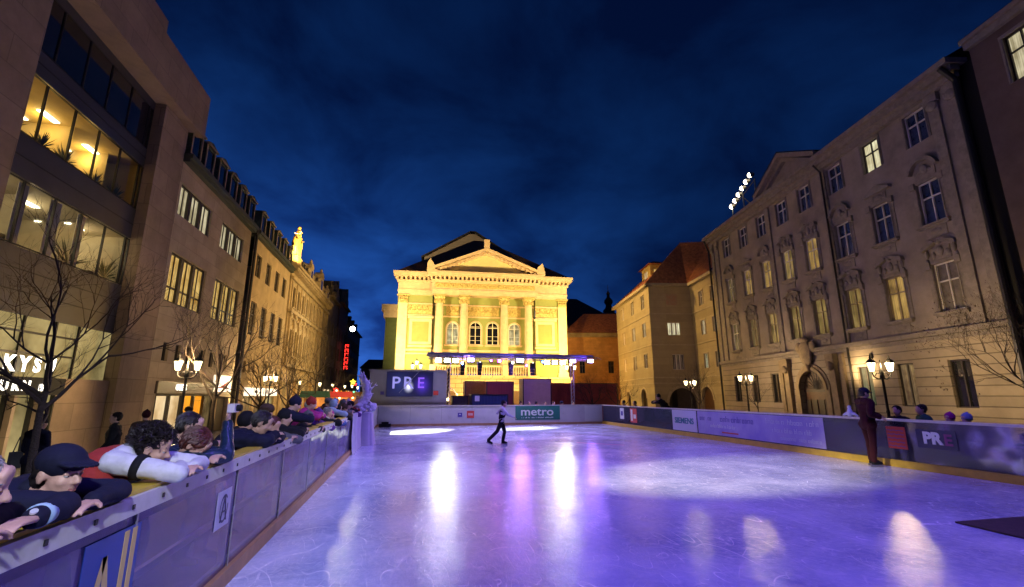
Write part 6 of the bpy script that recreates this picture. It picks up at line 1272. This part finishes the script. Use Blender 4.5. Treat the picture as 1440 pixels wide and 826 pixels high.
def person(label, J, top='navy', legs='black', hair='hair_dark', hat=None, hatcol='black', head=(0, 0, 0), vox=.02, loc=(0, 0, 0), rz=0.0, skirt=False, hood=None, scarf=None, curl=.5, extra=None, group=None, puffy=1.0, hands=True, shoes='black', hands_up=((0, 0, 1), (0, 0, 1)), scale=1.25, sleeves=None, head_s=1.0, legless=False, hairvol=1.0):
    V = {k: Vector(v) for k, v in J.items()}; seed = random.random() * 50
    p = thing('person', label, 'person', loc, rz, group); p.scale = (scale,) * 3
    base = (V['ankL'] + V['ankR']) / 2; base.z = 0; OFF[p.name] = Vector((0, 0, 0))
    mtx = hmat(*head); hc = V['head']
    b = MB()
    pel = (V['hipL'] + V['hipR']) / 2; chest = V['chest']
    def torso(m_, g_):
        m_.cap(V['hipL'], .10 * g_, V['hipR'], .10 * g_); m_.cap(pel, .115 * g_, pel.lerp(chest, .5), .108 * g_); m_.cap(pel.lerp(chest, .5), .108 * g_, chest, .125 * g_)
        sm_ = (V['shL'] + V['shR']) / 2; m_.cap(V['shL'].lerp(sm_, .35), .085 * g_, V['shR'].lerp(sm_, .35), .085 * g_); m_.cap(chest + (V['shL'] - sm_) * .4, .11 * g_, chest + (V['shR'] - sm_) * .4, .11 * g_)
        m_.cap(V['shL'].lerp(sm_, .2), .07 * g_, V['shR'].lerp(sm_, .2), .07 * g_)
    torso(b, .92)
    for s_ in 'LR':
        b.cap(V['hip' + s_], .078, V['knee' + s_], .052); b.cap(V['knee' + s_], .052, V['ank' + s_], .036); b.cap(V['sh' + s_], .052, V['el' + s_], .040); b.cap(V['el' + s_], .040, V['wr' + s_], .027)
        if hands: hand(b, V['wr' + s_], V['wr' + s_] - V['el' + s_] if ('hd' + s_) not in V else V['hd' + s_], hands_up[0 if s_ == 'L' else 1], 1 if s_ == 'R' else -1, curl)
    b.cap(V['neck'], .058, hc + mtx @ Vector((-.015, 0, -.06)), .052); head_parts(b, hc, mtx, hood is None or vox < .015, head_s)
    bake(b, 'body', 'skin', p, .0085 if vox < .013 else vox * .8, iters=2)
    t = MB(); g_ = 1.08 * puffy; torso(t, g_)
    for s_ in 'LR':
        sh_, el, wr = V['sh' + s_], V['el' + s_], V['wr' + s_]; t.cap(sh_, .068 * g_, el, .055 * g_); t.cap(el, .055 * g_, wr.lerp(el, .06), .038 * g_); t.cap(wr.lerp(el, .1), .040 * g_, wr.lerp(el, .04), .040 * g_)
    t.cap(V['neck'] + Vector((0, 0, -.04)), .088 * puffy, V['neck'] + Vector((0, 0, .01)), .072)
    bake(t, 'jacket', top, p, vox, .012 if vox < .015 else .018, 9, 2, seed)
    if not legless:
        t = MB(); t.cap(V['hipL'], .108, V['hipR'], .108)
        for s_ in 'LR': t.cap(V['hip' + s_], .098, V['knee' + s_], .072); t.cap(V['knee' + s_], .072, V['ank' + s_] + Vector((0, 0, .02)), .062)
        bake(t, 'trousers', legs, p, vox, .010, 8, 2, seed)
        t = MB()
        for s_ in 'LR':
            a_ = V['ank' + s_]; d = V.get('ft' + s_, Vector((1, 0, 0))); t.cap(a_ + Vector((0, 0, -.01)), .05, a_ + d * .15 + Vector((0, 0, -.04)), .035); t.cap(a_ - d * .03 + Vector((0, 0, -.04)), .035, a_ + d * .1 + Vector((0, 0, -.045)), .032)
        bake(t, 'shoes', shoes, p, vox, 0, iters=1)
    def P(x, y, z): return hc + mtx @ Vector((x, y, z)) * head_s
    if hat is None or hat in ('cap', 'band'):
        t = MB(); hv = hairvol
        t.ball(P(-.022, 0, .048), [.098 * hv * head_s, .086 * hv * head_s, .088 * hv * head_s], mtx, 16, 12); t.ball(P(-.05, 0, -.01), [.062 * hv, .077, .07], mtx, 14, 10)
        bake(t, 'hair', hair, p, vox * .8, .02, 30, 1, seed)
    if hat is None and not (hood and hood[0] == 'up') and vox <= .024 and extra is not hoodie:
        rr = random.Random(int(seed * 10)); t = MB()
        for _ in range(900 if vox < .02 else 380):
            a_ = rr.uniform(0, 6.283); e = rr.uniform(-.6, 1.5); d = Vector((math.cos(a_) * math.cos(e), math.sin(a_) * math.cos(e), math.sin(e)))
            if (d.x > .45 and d.z < .5) or (d.z < -.05 and d.x > -.2) or (hat == 'cap' and (d.z > -.05 or d.x > -.1)): continue
            c0 = Vector((-.022, 0, .046)) + Vector((d.x * .096, d.y * .084, d.z * .086)) * hairvol; fl = (Vector((-.5, 0, 0)) + Vector((rr.uniform(-.5, .5), d.y * .8 + rr.uniform(-.4, .4), -.9)) ).normalized(); fl = (fl - d * fl.dot(d) * .85).normalized(); L_ = rr.uniform(.03, .06)
            t.tube([P(*c0), P(*(c0 + fl * L_ * .5 + d * .006)), P(*(c0 + fl * L_ + d * rr.uniform(-.002, .012)))], [.0034 * (1 if vox < .02 else 1.8), .003 * (1 if vox < .02 else 1.8), .0006], 3, False)
        t.build('hair_strands', hair, p)
    if hat == 'beanie':
        t = MB(); t.ball(P(-.018, 0, .052), [.110, .094, .105], mtx, 16, 12); t.ball(P(-.012, 0, .028), [.112, .097, .035], mtx, 16, 12); t.ball(P(-.05, 0, .165), [.02, .02, .02], mtx)
        bake(t, 'beanie', hatcol, p, vox * .8, .006, 20, 2, seed)
    if hat == 'cap':
        t = MB(); t.ball(P(-.006, 0, .058), [.112, .091, .086], mtx, 18, 12)
        for k in range(7): y = (k - 3) * .021; t.cap(P(.05, y, .060), .014, P(.172 - abs(k - 3) ** 2 * .0055, y * 1.05, .050), .008)
        bake(t, 'cap', hatcol, p, max(.007, vox * .6), .0, 20, 1, seed)
    if hat == 'fur':
        t = MB(); t.ball(P(-.015, 0, .065), [.125, .112, .095], mtx, 16, 12); bake(t, 'fur_hat', hatcol, p, vox * .8, .03, 35, 1, seed)
    if hood:
        t = MB(); t.ball(P(-.13, 0, -.075), [.075, .135, .085], mtx, 14, 10) if hood[0] == 'down' else t.ball(P(-.03, 0, .03), [.115, .102, .125], mtx, 14, 10)
        if hood[0] == 'down':
            for s2 in (-1, 1): t.cap(P(-.12, s2 * .09, -.06), .06, P(.0, s2 * .10, -.13), .036)
        bake(t, 'hood', hood[1], p, vox, .012, 12, 2, seed)
    if scarf: t = MB(); nk = V['neck'].lerp(hc, .25); t.tube([nk + Vector((.085 * math.cos(a), .085 * math.sin(a), -.02 * math.cos(a))) for a in [k * math.pi / 6 for k in range(13)]], .035, 8); t.cap(nk + Vector((.09, 0, 0)), .035, nk + Vector((.12, .02, -.2)), .03); bake(t, 'scarf', scarf, p, vox, .012, 25, 1, seed)
    if vox < .013:
        for y in (-1, 1):
            MB().ball(P(.0745, y * .030, .004), .0125, None, 14, 10).build('eye', 'eye', p, True); MB().ball(P(.0835, y * .0305, .003), .0052, None, 10, 8).build('iris', 'iris', p, True)
            t = MB(); t.cap(P(.087, y * .016, .031), .0045, P(.080, y * .046, .030), .003); t.build('eyebrow', hair, p, True)
            t = MB(); t.ball(P(.0755, y * .030, .0085), [.0135, .0150, .0095], mtx, 12, 8); t.build('eyelid', 'skin', p, True)
        t = MB(); t.cap(P(.0875, -.013, -.0595), .0052, P(.0875, .013, -.0595), .0052); t.cap(P(.086, -.014, -.068), .006, P(.086, .014, -.068), .006); t.build('lips', 'lip', p, True)
    if extra: extra(p, V, P, mtx)
    return p
def stand(h=1.0, reach=False, lean=0.0):
    J = dict(hipL=(0, .095, .92), hipR=(0, -.095, .92), kneeL=(.02, .10, .5), kneeR=(.02, -.10, .5), ankL=(0, .11, .08), ankR=(0, -.11, .08), chest=(.01 + lean * .3, 0, 1.27), neck=(.0 + lean * .5, 0, 1.46), head=(.03 + lean * .6, 0, 1.61),
             shL=(lean * .4, .19, 1.40), shR=(lean * .4, -.19, 1.40), elL=(.02, .25, 1.12), elR=(.02, -.25, 1.12), wrL=(.16, .2, .95), wrR=(.16, -.2, .95))
    return J
def leanp(hz=1.44, hx=-.12, out=.10, arm=0, drop=0.0):
    """leaning on the rail: the rail line is x = 0, its top 1.21 above the deck"""
    z = 1.26
    J = dict(hipL=(-.62, .10, .90), hipR=(-.62, -.10, .90), kneeL=(-.52, .11, .48), kneeR=(-.58, -.11, .48), ankL=(-.58, .12, .08), ankR=(-.68, -.12, .08), chest=(-.40, 0, 1.14), neck=(hx - .10, 0, hz - .135), head=(hx, 0, hz),
             shL=(-.28, .185, 1.27 + drop), shR=(-.28, -.185, 1.27 + drop), elL=(out, .27, z), elR=(out, -.27, z), wrL=(out + .02, .04, z + .01), wrR=(out + .03, -.02, z + .05))
    return J
DECK = -.15; RX = -1.99
def at_rail(label, y, J, back=0.0, yaw=0.0, **k): return person(label, J, loc=(RX - back, y, DECK + k.pop('dz', 0.0)), rz=yaw, **k)
def hoodie(p, V, P, mtx):
    rr = random.Random(5); t = MB()
    for _ in range(1500):                                                   # loose curls
        a_ = rr.uniform(0, 6.283); e = rr.uniform(-.55, 1.55); d = Vector((math.cos(a_) * math.cos(e), math.sin(a_) * math.cos(e), math.sin(e)))
        if d.x > .52 and d.z < .42: continue
        if d.z < -.05 and d.x > -.15: continue
        c0 = Vector((-.022, 0, .046)) + Vector((d.x * .092, d.y * .080, d.z * .083)); L_ = rr.uniform(.03, .065); s1 = Vector((rr.uniform(-1, 1), rr.uniform(-1, 1), rr.uniform(-1, 1)))
        q = [c0, c0 + d * L_ * .5 + s1 * .008, c0 + (d * .7 + s1 * .4).normalized() * L_, c0 + (d * .5 + s1 * .8).normalized() * L_ * 1.15]
        t.tube([P(*v) for v in q], [.0042, .0038, .003, .0008], 3, False)
    t.build('curls', 'hair_dark', p)
    t = MB(); t.cap(V['hipL'], .14, V['hipR'], .14); t.cap((V['hipL'] + V['hipR']) / 2, .14, V['chest'], .168); t.cap(V['chest'] + Vector((.02, .08, 0)), .162, V['chest'] + Vector((.02, -.08, 0)), .162); t.cap(V['chest'] + Vector((.04, .09, .05)), .14, V['chest'] + Vector((.04, -.09, .05)), .14); bake(t, 'red_vest', 'red', p, .013, .012, 9, 2, 3)
    t = MB(); t.ball(P(-.115, 0, -.045), [.055, .105, .075], mtx, 14, 10); bake(t, 'hood_lining', 'hoodgrey', p, .013, .01, 12, 2, 5)
    sh, el = V['shR'], V['elR']; c0 = sh.lerp(el, .42); d = (el - sh).normalized(); t = MB(); t.tube([c0 - d * .022, c0 + d * .022], [.081, .078], 20); t.build('arm_band', 'black', p, True)
J = leanp(1.40, -.10, .13); J['elR'] = (.14, -.22, 1.262); J['wrR'] = (.06, .06, 1.275); J['shR'] = (-.25, -.17, 1.34); J['shL'] = (-.23, .19, 1.33); J['chest'] = (-.36, 0, 1.24)
at_rail('curly dark haired man in white hoodie with red vest leaning on rail', 4.72, J, yaw=R_(6), top='white', legs='denim', vox=.0125, puffy=1.0, head=(R_(8), R_(16)), hood=('down', 'white'), extra=hoodie, hairvol=1.0)
# --- the man in the navy cap beside him, watch on his wrist
def capped(p, V, P, mtx):
    w, e = V['wrR'], V['elR']; d = (w - e).normalized(); c0 = w - d * .002
    t = MB(); t.tube([c0 - d * .095, c0 - d * .03], [.046, .050], 18); t.build('shirt_cuff', 'cuff', p, True)
    t = MB(); t.tube([c0 - d * .012, c0 + d * .012], [.033, .032], 18); wb = t.build('watch', 'steel', p, True)
    n_ = Vector((.25, -.55, .8)).normalized(); f = c0 + n_ * .032; MB().tube([f, f + n_ * .009], [.015, .013], 18).build('watch_face', 'watch_face', wb)
J = leanp(1.37, -.13, .05); J['head'] = (-.05, -.04, 1.385); J['neck'] = (-.17, .0, 1.29); J['elR'] = (.06, -.16, 1.26); J['wrR'] = (.10, -.40, 1.262); J['elL'] = (.08, .22, 1.25); J['wrL'] = (.1, -.02, 1.25); J['shR'] = (-.24, -.17, 1.27); J['hdR'] = (.0, -1, .03)
at_rail('man in navy cap and dark coat resting on the rail with wristwatch', 3.56, J, top='navy', legs='black', vox=.0125, hat='cap', hatcol='navy', head=(R_(-18), R_(4)), extra=capped, curl=.35, puffy=1.08)
# --- grey haired man cut by the left edge
J = leanp(1.46, -.02, .02); J['head'] = (.02, -.02, 1.42); J['neck'] = (-.10, .0, 1.30); J['elR'] = (-.05, -.35, 1.25); J['wrR'] = (.06, -.1, 1.26)
at_rail('grey haired man with a lined face at the left edge of the photo', 2.80, J, yaw=R_(10), top='black', legs='black', vox=.0125, hair='hair_grey', head=(R_(10), R_(12)), hands=True, hairvol=.97)
# --- glossy blue jacket with camera held up
def camera_up(p, V, P, mtx):
    h = V['wrR'] + Vector((.03, .0, .09)); t = MB(); t.box(h.x - .03, h.x + .03, h.y - .055, h.y + .06, h.z, h.z + .075); c = t.build('camera', 'cam_white', p); MB().tube([h + Vector((.03, 0, .038)), h + Vector((.07, 0, .038))], .028, 14).build('camera_lens', 'black', c)
J = leanp(1.36, -.08, .07); J['elR'] = (.12, .12, 1.26); J['shR'] = (-.25, -.15, 1.25); J['wrR'] = (.04, .30, 1.52); J['hdR'] = (0, 0, 1)
at_rail('auburn haired woman in glossy blue jacket holding up a white camera', 5.5, J, top='leather', legs='denim', vox=.012, hair='hair_red', head=(0, R_(42)), extra=camera_up, hairvol=1.1, hands_up=((0, 0, 1), (-1, 0, 0)), puffy=1.05)
at_rail('dark haired onlooker just behind the auburn haired woman', 6.35, leanp(1.47, -.2, .0), back=.25, top='black', vox=.018, head=(R_(10), R_(10)))
J = leanp(1.44, -.05, .08); at_rail('person in big navy coat with fringe of dark hair leaning far forward', 7.6, J, top='navy', vox=.015, head=(R_(0), R_(22)), puffy=1.3, hairvol=1.06)
crowd = [  # y, back, dz, top, hat, hatcol, hair, scarf, puffy, label
 (8.4, .35, .08, 'black', None, '', 'hair_dark', 'red', 1.1, 'onlooker in black with a bright red scarf behind the rail'),
 (8.8, .0, -.02, 'grey', None, '', 'hair_red', None, 1.1, 'brown haired onlooker in grey coat bent over the rail'),
 (9.7, .0, .05, 'black', 'beanie', 'black', '', None, 1.2, 'onlooker in black puffy coat and plain black beanie'),
 (10.7, .1, .26, 'navy', 'beanie', 'navy', '', None, 1.25, 'tall onlooker in navy beanie standing above the others'),
 (10.4, .6, .14, 'brown', 'fur', 'brown', '', None, 1.1, 'onlooker in brown fur hat in second row behind the tall beanie'),
 (11.6, .0, -.05, 'black', 'beanie', 'grey', '', None, 1.2, 'short onlooker in grey beanie leaning on the rail'),
 (12.7, .2, .22, 'magenta', 'beanie', 'red', '', None, 1.2, 'onlooker in magenta coat and pointed red hat'),
 (13.0, .0, -.1, 'purple', 'beanie', 'purple', '', None, 1.15, 'child in purple coat and purple hat by the rail'),
 (13.9, .0, .0, 'black', None, '', 'hair_grey', 'cream', 1.2, 'grey haired onlooker with cream scarf leaning on rail'),
 (14.3, .5, .18, 'green', 'beanie', 'cream', '', None, 1.1, 'onlooker in green coat and cream beanie in second row'),
 (15.0, .0, -.1, 'blue', 'beanie', 'magenta', '', None, 1.15, 'child in blue coat with magenta hat by the rail'),
 (15.9, .1, .15, 'paleblue', None, '', '', None, 1.2, 'onlooker with a pale blue hood pulled up'),
 (16.6, .0, .0, 'black', None, '', 'hair_dark', None, 1.2, 'dark haired onlooker in black next to the pale blue hood'),
 (17.2, .5, .2, 'maroon', 'fur', 'grey', '', None, 1.2, 'onlooker in maroon coat and grey fur hat, second row'),
 (17.6, .0, .05, 'brown', 'beanie', 'brown', '', None, 1.2, 'onlooker in brown coat and brown beanie'),
 (18.3, .1, .1, 'grey', None, '', 'hair_grey', None, 1.2, 'grey haired onlooker in grey coat near the statue'),
 (18.9, .45, .22, 'navy', 'beanie', 'cyan', '', None, 1.2, 'onlooker in navy coat and cyan beanie near the statue'),
 (19.3, .0, .0, 'purple', None, '', 'hair_dark', None, 1.2, 'dark haired onlooker in purple jacket near the statue'),
 (20.0, .1, .1, 'black', 'fur', 'black', '', 'cream', 1.2, 'onlooker in black fur hat and cream scarf next to statue'),
 (20.8, .2, .12, 'red', 'beanie', 'white', '', None, 1.2, 'onlooker in red coat and white hat last before statue'),
]
protos = {}
for i, (y, back, dz, top, hat, hc_, hair, scf, pf, lab) in enumerate(crowd):
    rr = random.Random(i * 3 + 1); hz = 1.50 + rr.uniform(-.05, .05); J = leanp(hz, -.17 + rr.uniform(-.06, .06), .05 + rr.uniform(-.04, .05)); up = rr.uniform(.03, .09)
    for k_ in ('shL', 'shR', 'chest'): J[k_] = tuple(Vector(J[k_]) + Vector((.03, 0, up)))
    person(lab, J, loc=(RX - back, y, DECK + dz), rz=R_(rr.uniform(-25, 30)), top=top, hat=hat, hatcol=hc_ or 'black', hair=hair or 'hair_dark', scarf=scf, puffy=pf, vox=.024, scale=1.16, head=(R_(rr.uniform(-15, 20)), R_(rr.uniform(2, 24))), hood=('up', top) if hat is None and (top == 'paleblue' or i % 3 == 0) else None, group='onlookers along the left barrier')
# --- people standing and walking on the square
def bag(col, off=(-.05, .34, .95)):
    def f(p, V, P, mtx): c = Vector(off); MB().box(c.x - .09, c.x + .09, c.y - .05, c.y + .05, c.z - .2, c.z + .12).tube([c + Vector((-.06, 0, .12)), c + Vector((-.04, -.06, .4)), c + Vector((.06, 0, .12))], .012, 6).build('shoulder_bag', col, p)
    return f
person('standing person in long dark coat with bag by the big bare tree', stand(), loc=(-8.8, 14.0, GROUND + .004), rz=R_(70), top='navy', hat='beanie', hatcol='black', vox=.022, puffy=1.15, extra=bag('grey'), scale=1.22)
person('passer in black coat walking past the stone wall, left of hoodie man', stand(), loc=(-8.0, 15.6, GROUND + .004), rz=R_(200), top='black', vox=.024, puffy=1.15)
person('passer in brown coat and red hat beside the passer in black', stand(), loc=(-7.8, 16.7, GROUND + .004), rz=R_(120), top='brown', hat='beanie', hatcol='maroon', vox=.024, puffy=1.15)
person('passer in dark red coat before the lit shop windows', stand(), loc=(-8.6, 21.5, GROUND + .004), rz=R_(20), top='maroon', vox=.026, puffy=1.15, hat='fur', hatcol='brown')
for i, (x, y, tp) in enumerate(((-10.5, 46, 'black'), (-9.2, 50, 'brown'), (-7.6, 48, 'navy'), (-8.4, 54, 'grey'), (-6.8, 57, 'black'))):
    person(['distant walker in black before the ochre building', 'distant walker in brown before the golden bank', 'distant walker in navy in the street', 'distant walker in grey between the lamps', 'distant walker in black near the stalls'][i], stand(), loc=(x, y, GROUND + .004), rz=R_(60 * i), top=tp, vox=.035, puffy=1.15, hat='beanie', hatcol=tp)
# --- onlookers on the right, outside the barrier
RR = 14.75
person('dark haired onlooker in dark jacket behind right rail beside coach', stand(), loc=(RR + .25, 12.0, GROUND + .15), rz=R_(190), top='black', vox=.022)
person('onlooker in olive coat behind the right rail, right of the pair', stand(), loc=(RR + .45, 11.4, GROUND + .2), rz=R_(150), top='green', vox=.022, puffy=1.15)
person('child in magenta pompom hat peeping over the right rail', stand(), loc=(RR + .2, 10.5, GROUND - .02), rz=R_(185), top='magenta', hat='beanie', hatcol='magenta', vox=.022)
person('child in pale blue hat peeping over the right rail', stand(), loc=(RR + .15, 10.05, GROUND - .02), rz=R_(175), top='grey', hat='beanie', hatcol='paleblue', vox=.022)
person('onlooker in green seen low through the clear right barrier near the edge', stand(), loc=(RR + .3, 9.0, GROUND - .02), rz=R_(170), top='green', vox=.022, scale=1.0)
person('onlooker in bright red jacket low behind the barrier, right edge', stand(), loc=(RR + .1, 8.7, GROUND + .02), rz=R_(200), top='red', vox=.022, scale=.78, puffy=1.35)
person('dark dressed onlooker leaning on the far right rail before the arcade', leanp(1.50, -.12, .05), loc=(14.2, 25.3, .06), rz=R_(180), top='black', vox=.024, puffy=1.25, hat='beanie', hatcol='black')
for i, (y, tp, ht) in enumerate(((29.5, 'navy', None), (31.2, 'black', 'beanie'))):
    person(['onlooker in navy behind the right rail near far corner', 'onlooker in black beanie at the far right corner'][i], stand(), loc=(15.0, y, GROUND + .1), rz=R_(180), top=tp, vox=.03, hat=ht)
for i, (x, tp, ht) in enumerate(((8.2, 'brown', 'beanie'), (8.9, 'maroon', None), (9.5, 'black', 'beanie'), (10.1, 'red', None), (10.8, 'grey', None), (11.5, 'navy', 'fur'), (12.3, 'black', None))):
    person('onlooker in %s %s behind the far barrier, above the green banner' % (tp, {'beanie': 'hat', 'fur': 'fur hat', None: 'coat'}[ht]), stand(), loc=(x, 34.3 + .2 * (i % 3), GROUND + .004), rz=R_(-90 + 20 * (i % 3)), top=tp, hat=ht, hatcol=tp, vox=.03, puffy=1.15)
# --- the coach on the ice by the right barrier
J = stand(); J.update(elR=(-.10, -.26, 1.15), wrR=(.12, -.24, 1.08), shL=(.02, .2, 1.42), elL=(.26, .26, 1.18), wrL=(.50, .24, 1.10), ankL=(.05, .12, .12), ankR=(-.06, -.1, .12), kneeL=(.06, .11, .52), kneeR=(-.02, -.1, .52))
def blades(p, V, P, mtx):
    t = MB()
    for s_ in 'LR': a_ = V['ank' + s_]; d = V.get('ft' + s_, Vector((1, 0, 0))).normalized(); n_ = Vector((-d.y, d.x, 0)) * .003; z0 = Vector((0, 0, a_.z - .118)); b0 = Vector((a_.x, a_.y, 0)) - d * .09; b1 = Vector((a_.x, a_.y, 0)) + d * .19; t.add([b0 - n_ + z0, b1 - n_ + z0, b1 - n_ + z0 + Vector((0, 0, .045)), b0 - n_ + z0 + Vector((0, 0, .045)), b0 + n_ + z0, b1 + n_ + z0, b1 + n_ + z0 + Vector((0, 0, .045)), b0 + n_ + z0 + Vector((0, 0, .045))], [(0, 1, 2, 3), (4, 7, 6, 5), (0, 4, 5, 1), (3, 2, 6, 7), (0, 3, 7, 4), (1, 5, 6, 2)])
    t.build('skate_blade', 'steel', p)
def coach_vest(p, V, P, mtx):
    t = MB(); t.cap((V['hipL'] + V['hipR']) / 2 + Vector((.02, 0, .1)), .145, V['chest'] + Vector((.02, 0, 0)), .155); bake(t, 'vest', 'black', p, .016, .01, 9, 2, 3); blades(p, V, P, mtx)
person('standing coach in dark maroon tracksuit and dark cap on the ice', J, loc=(13.5, 11.75, .004), rz=R_(-12), top='maroon', legs='maroon', vox=.014, hat='cap', hatcol='navy', head=(R_(-5), R_(10)), puffy=1.15, extra=coach_vest, scale=1.30)
# --- the skater
J = dict(hipL=(.0, .07, .88), hipR=(.0, -.07, .88), kneeL=(.13, .09, .49), kneeR=(-.16, -.08, .52), ankL=(.06, .09, .12), ankR=(-.50, -.12, .17), chest=(.05, 0, 1.20), neck=(.06, 0, 1.38), head=(.10, 0, 1.52), shL=(.03, .16, 1.33), shR=(.04, -.16, 1.33),
         elL=(-.14, .30, 1.16), elR=(.22, -.28, 1.13), wrL=(-.10, .42, 1.22), wrR=(.44, -.22, 1.04), ftL=(1, 0, -.05), ftR=(.9, 0, -.35))
def vest(p, V, P, mtx):
    t = MB(); t.cap((V['hipL'] + V['hipR']) / 2 + Vector((0, 0, .12)), .118, V['chest'], .138); t.cap(V['chest'] + Vector((0, .06, .02)), .112, V['chest'] + Vector((0, -.06, .02)), .112); bake(t, 'vest', 'black', p, .015, .006, 9, 2, 3); blades(p, V, P, mtx)
person('figure skater in black trousers and vest over white shirt gliding', J, loc=(3.94, 20.0, .004), rz=R_(-8), top='white', legs='black', vox=.015, head=(R_(0), R_(12)), extra=vest, puffy=.95, scale=1.10, shoes='black')

# ================================================================= units to metres
for o in list(SC.objects):
    if o.parent is None and o.type != 'CAMERA':
        o.location = o.location * U; o.scale = tuple(s * U for s in o.scale)
    if o.type == 'LIGHT' and o.data.type != 'SUN':
        o.data.energy *= U * U
        if o.data.type != 'AREA': o.data.shadow_soft_size *= U
bpy.data.scenes.remove(TMP); bpy.data.scenes.remove(TXT)
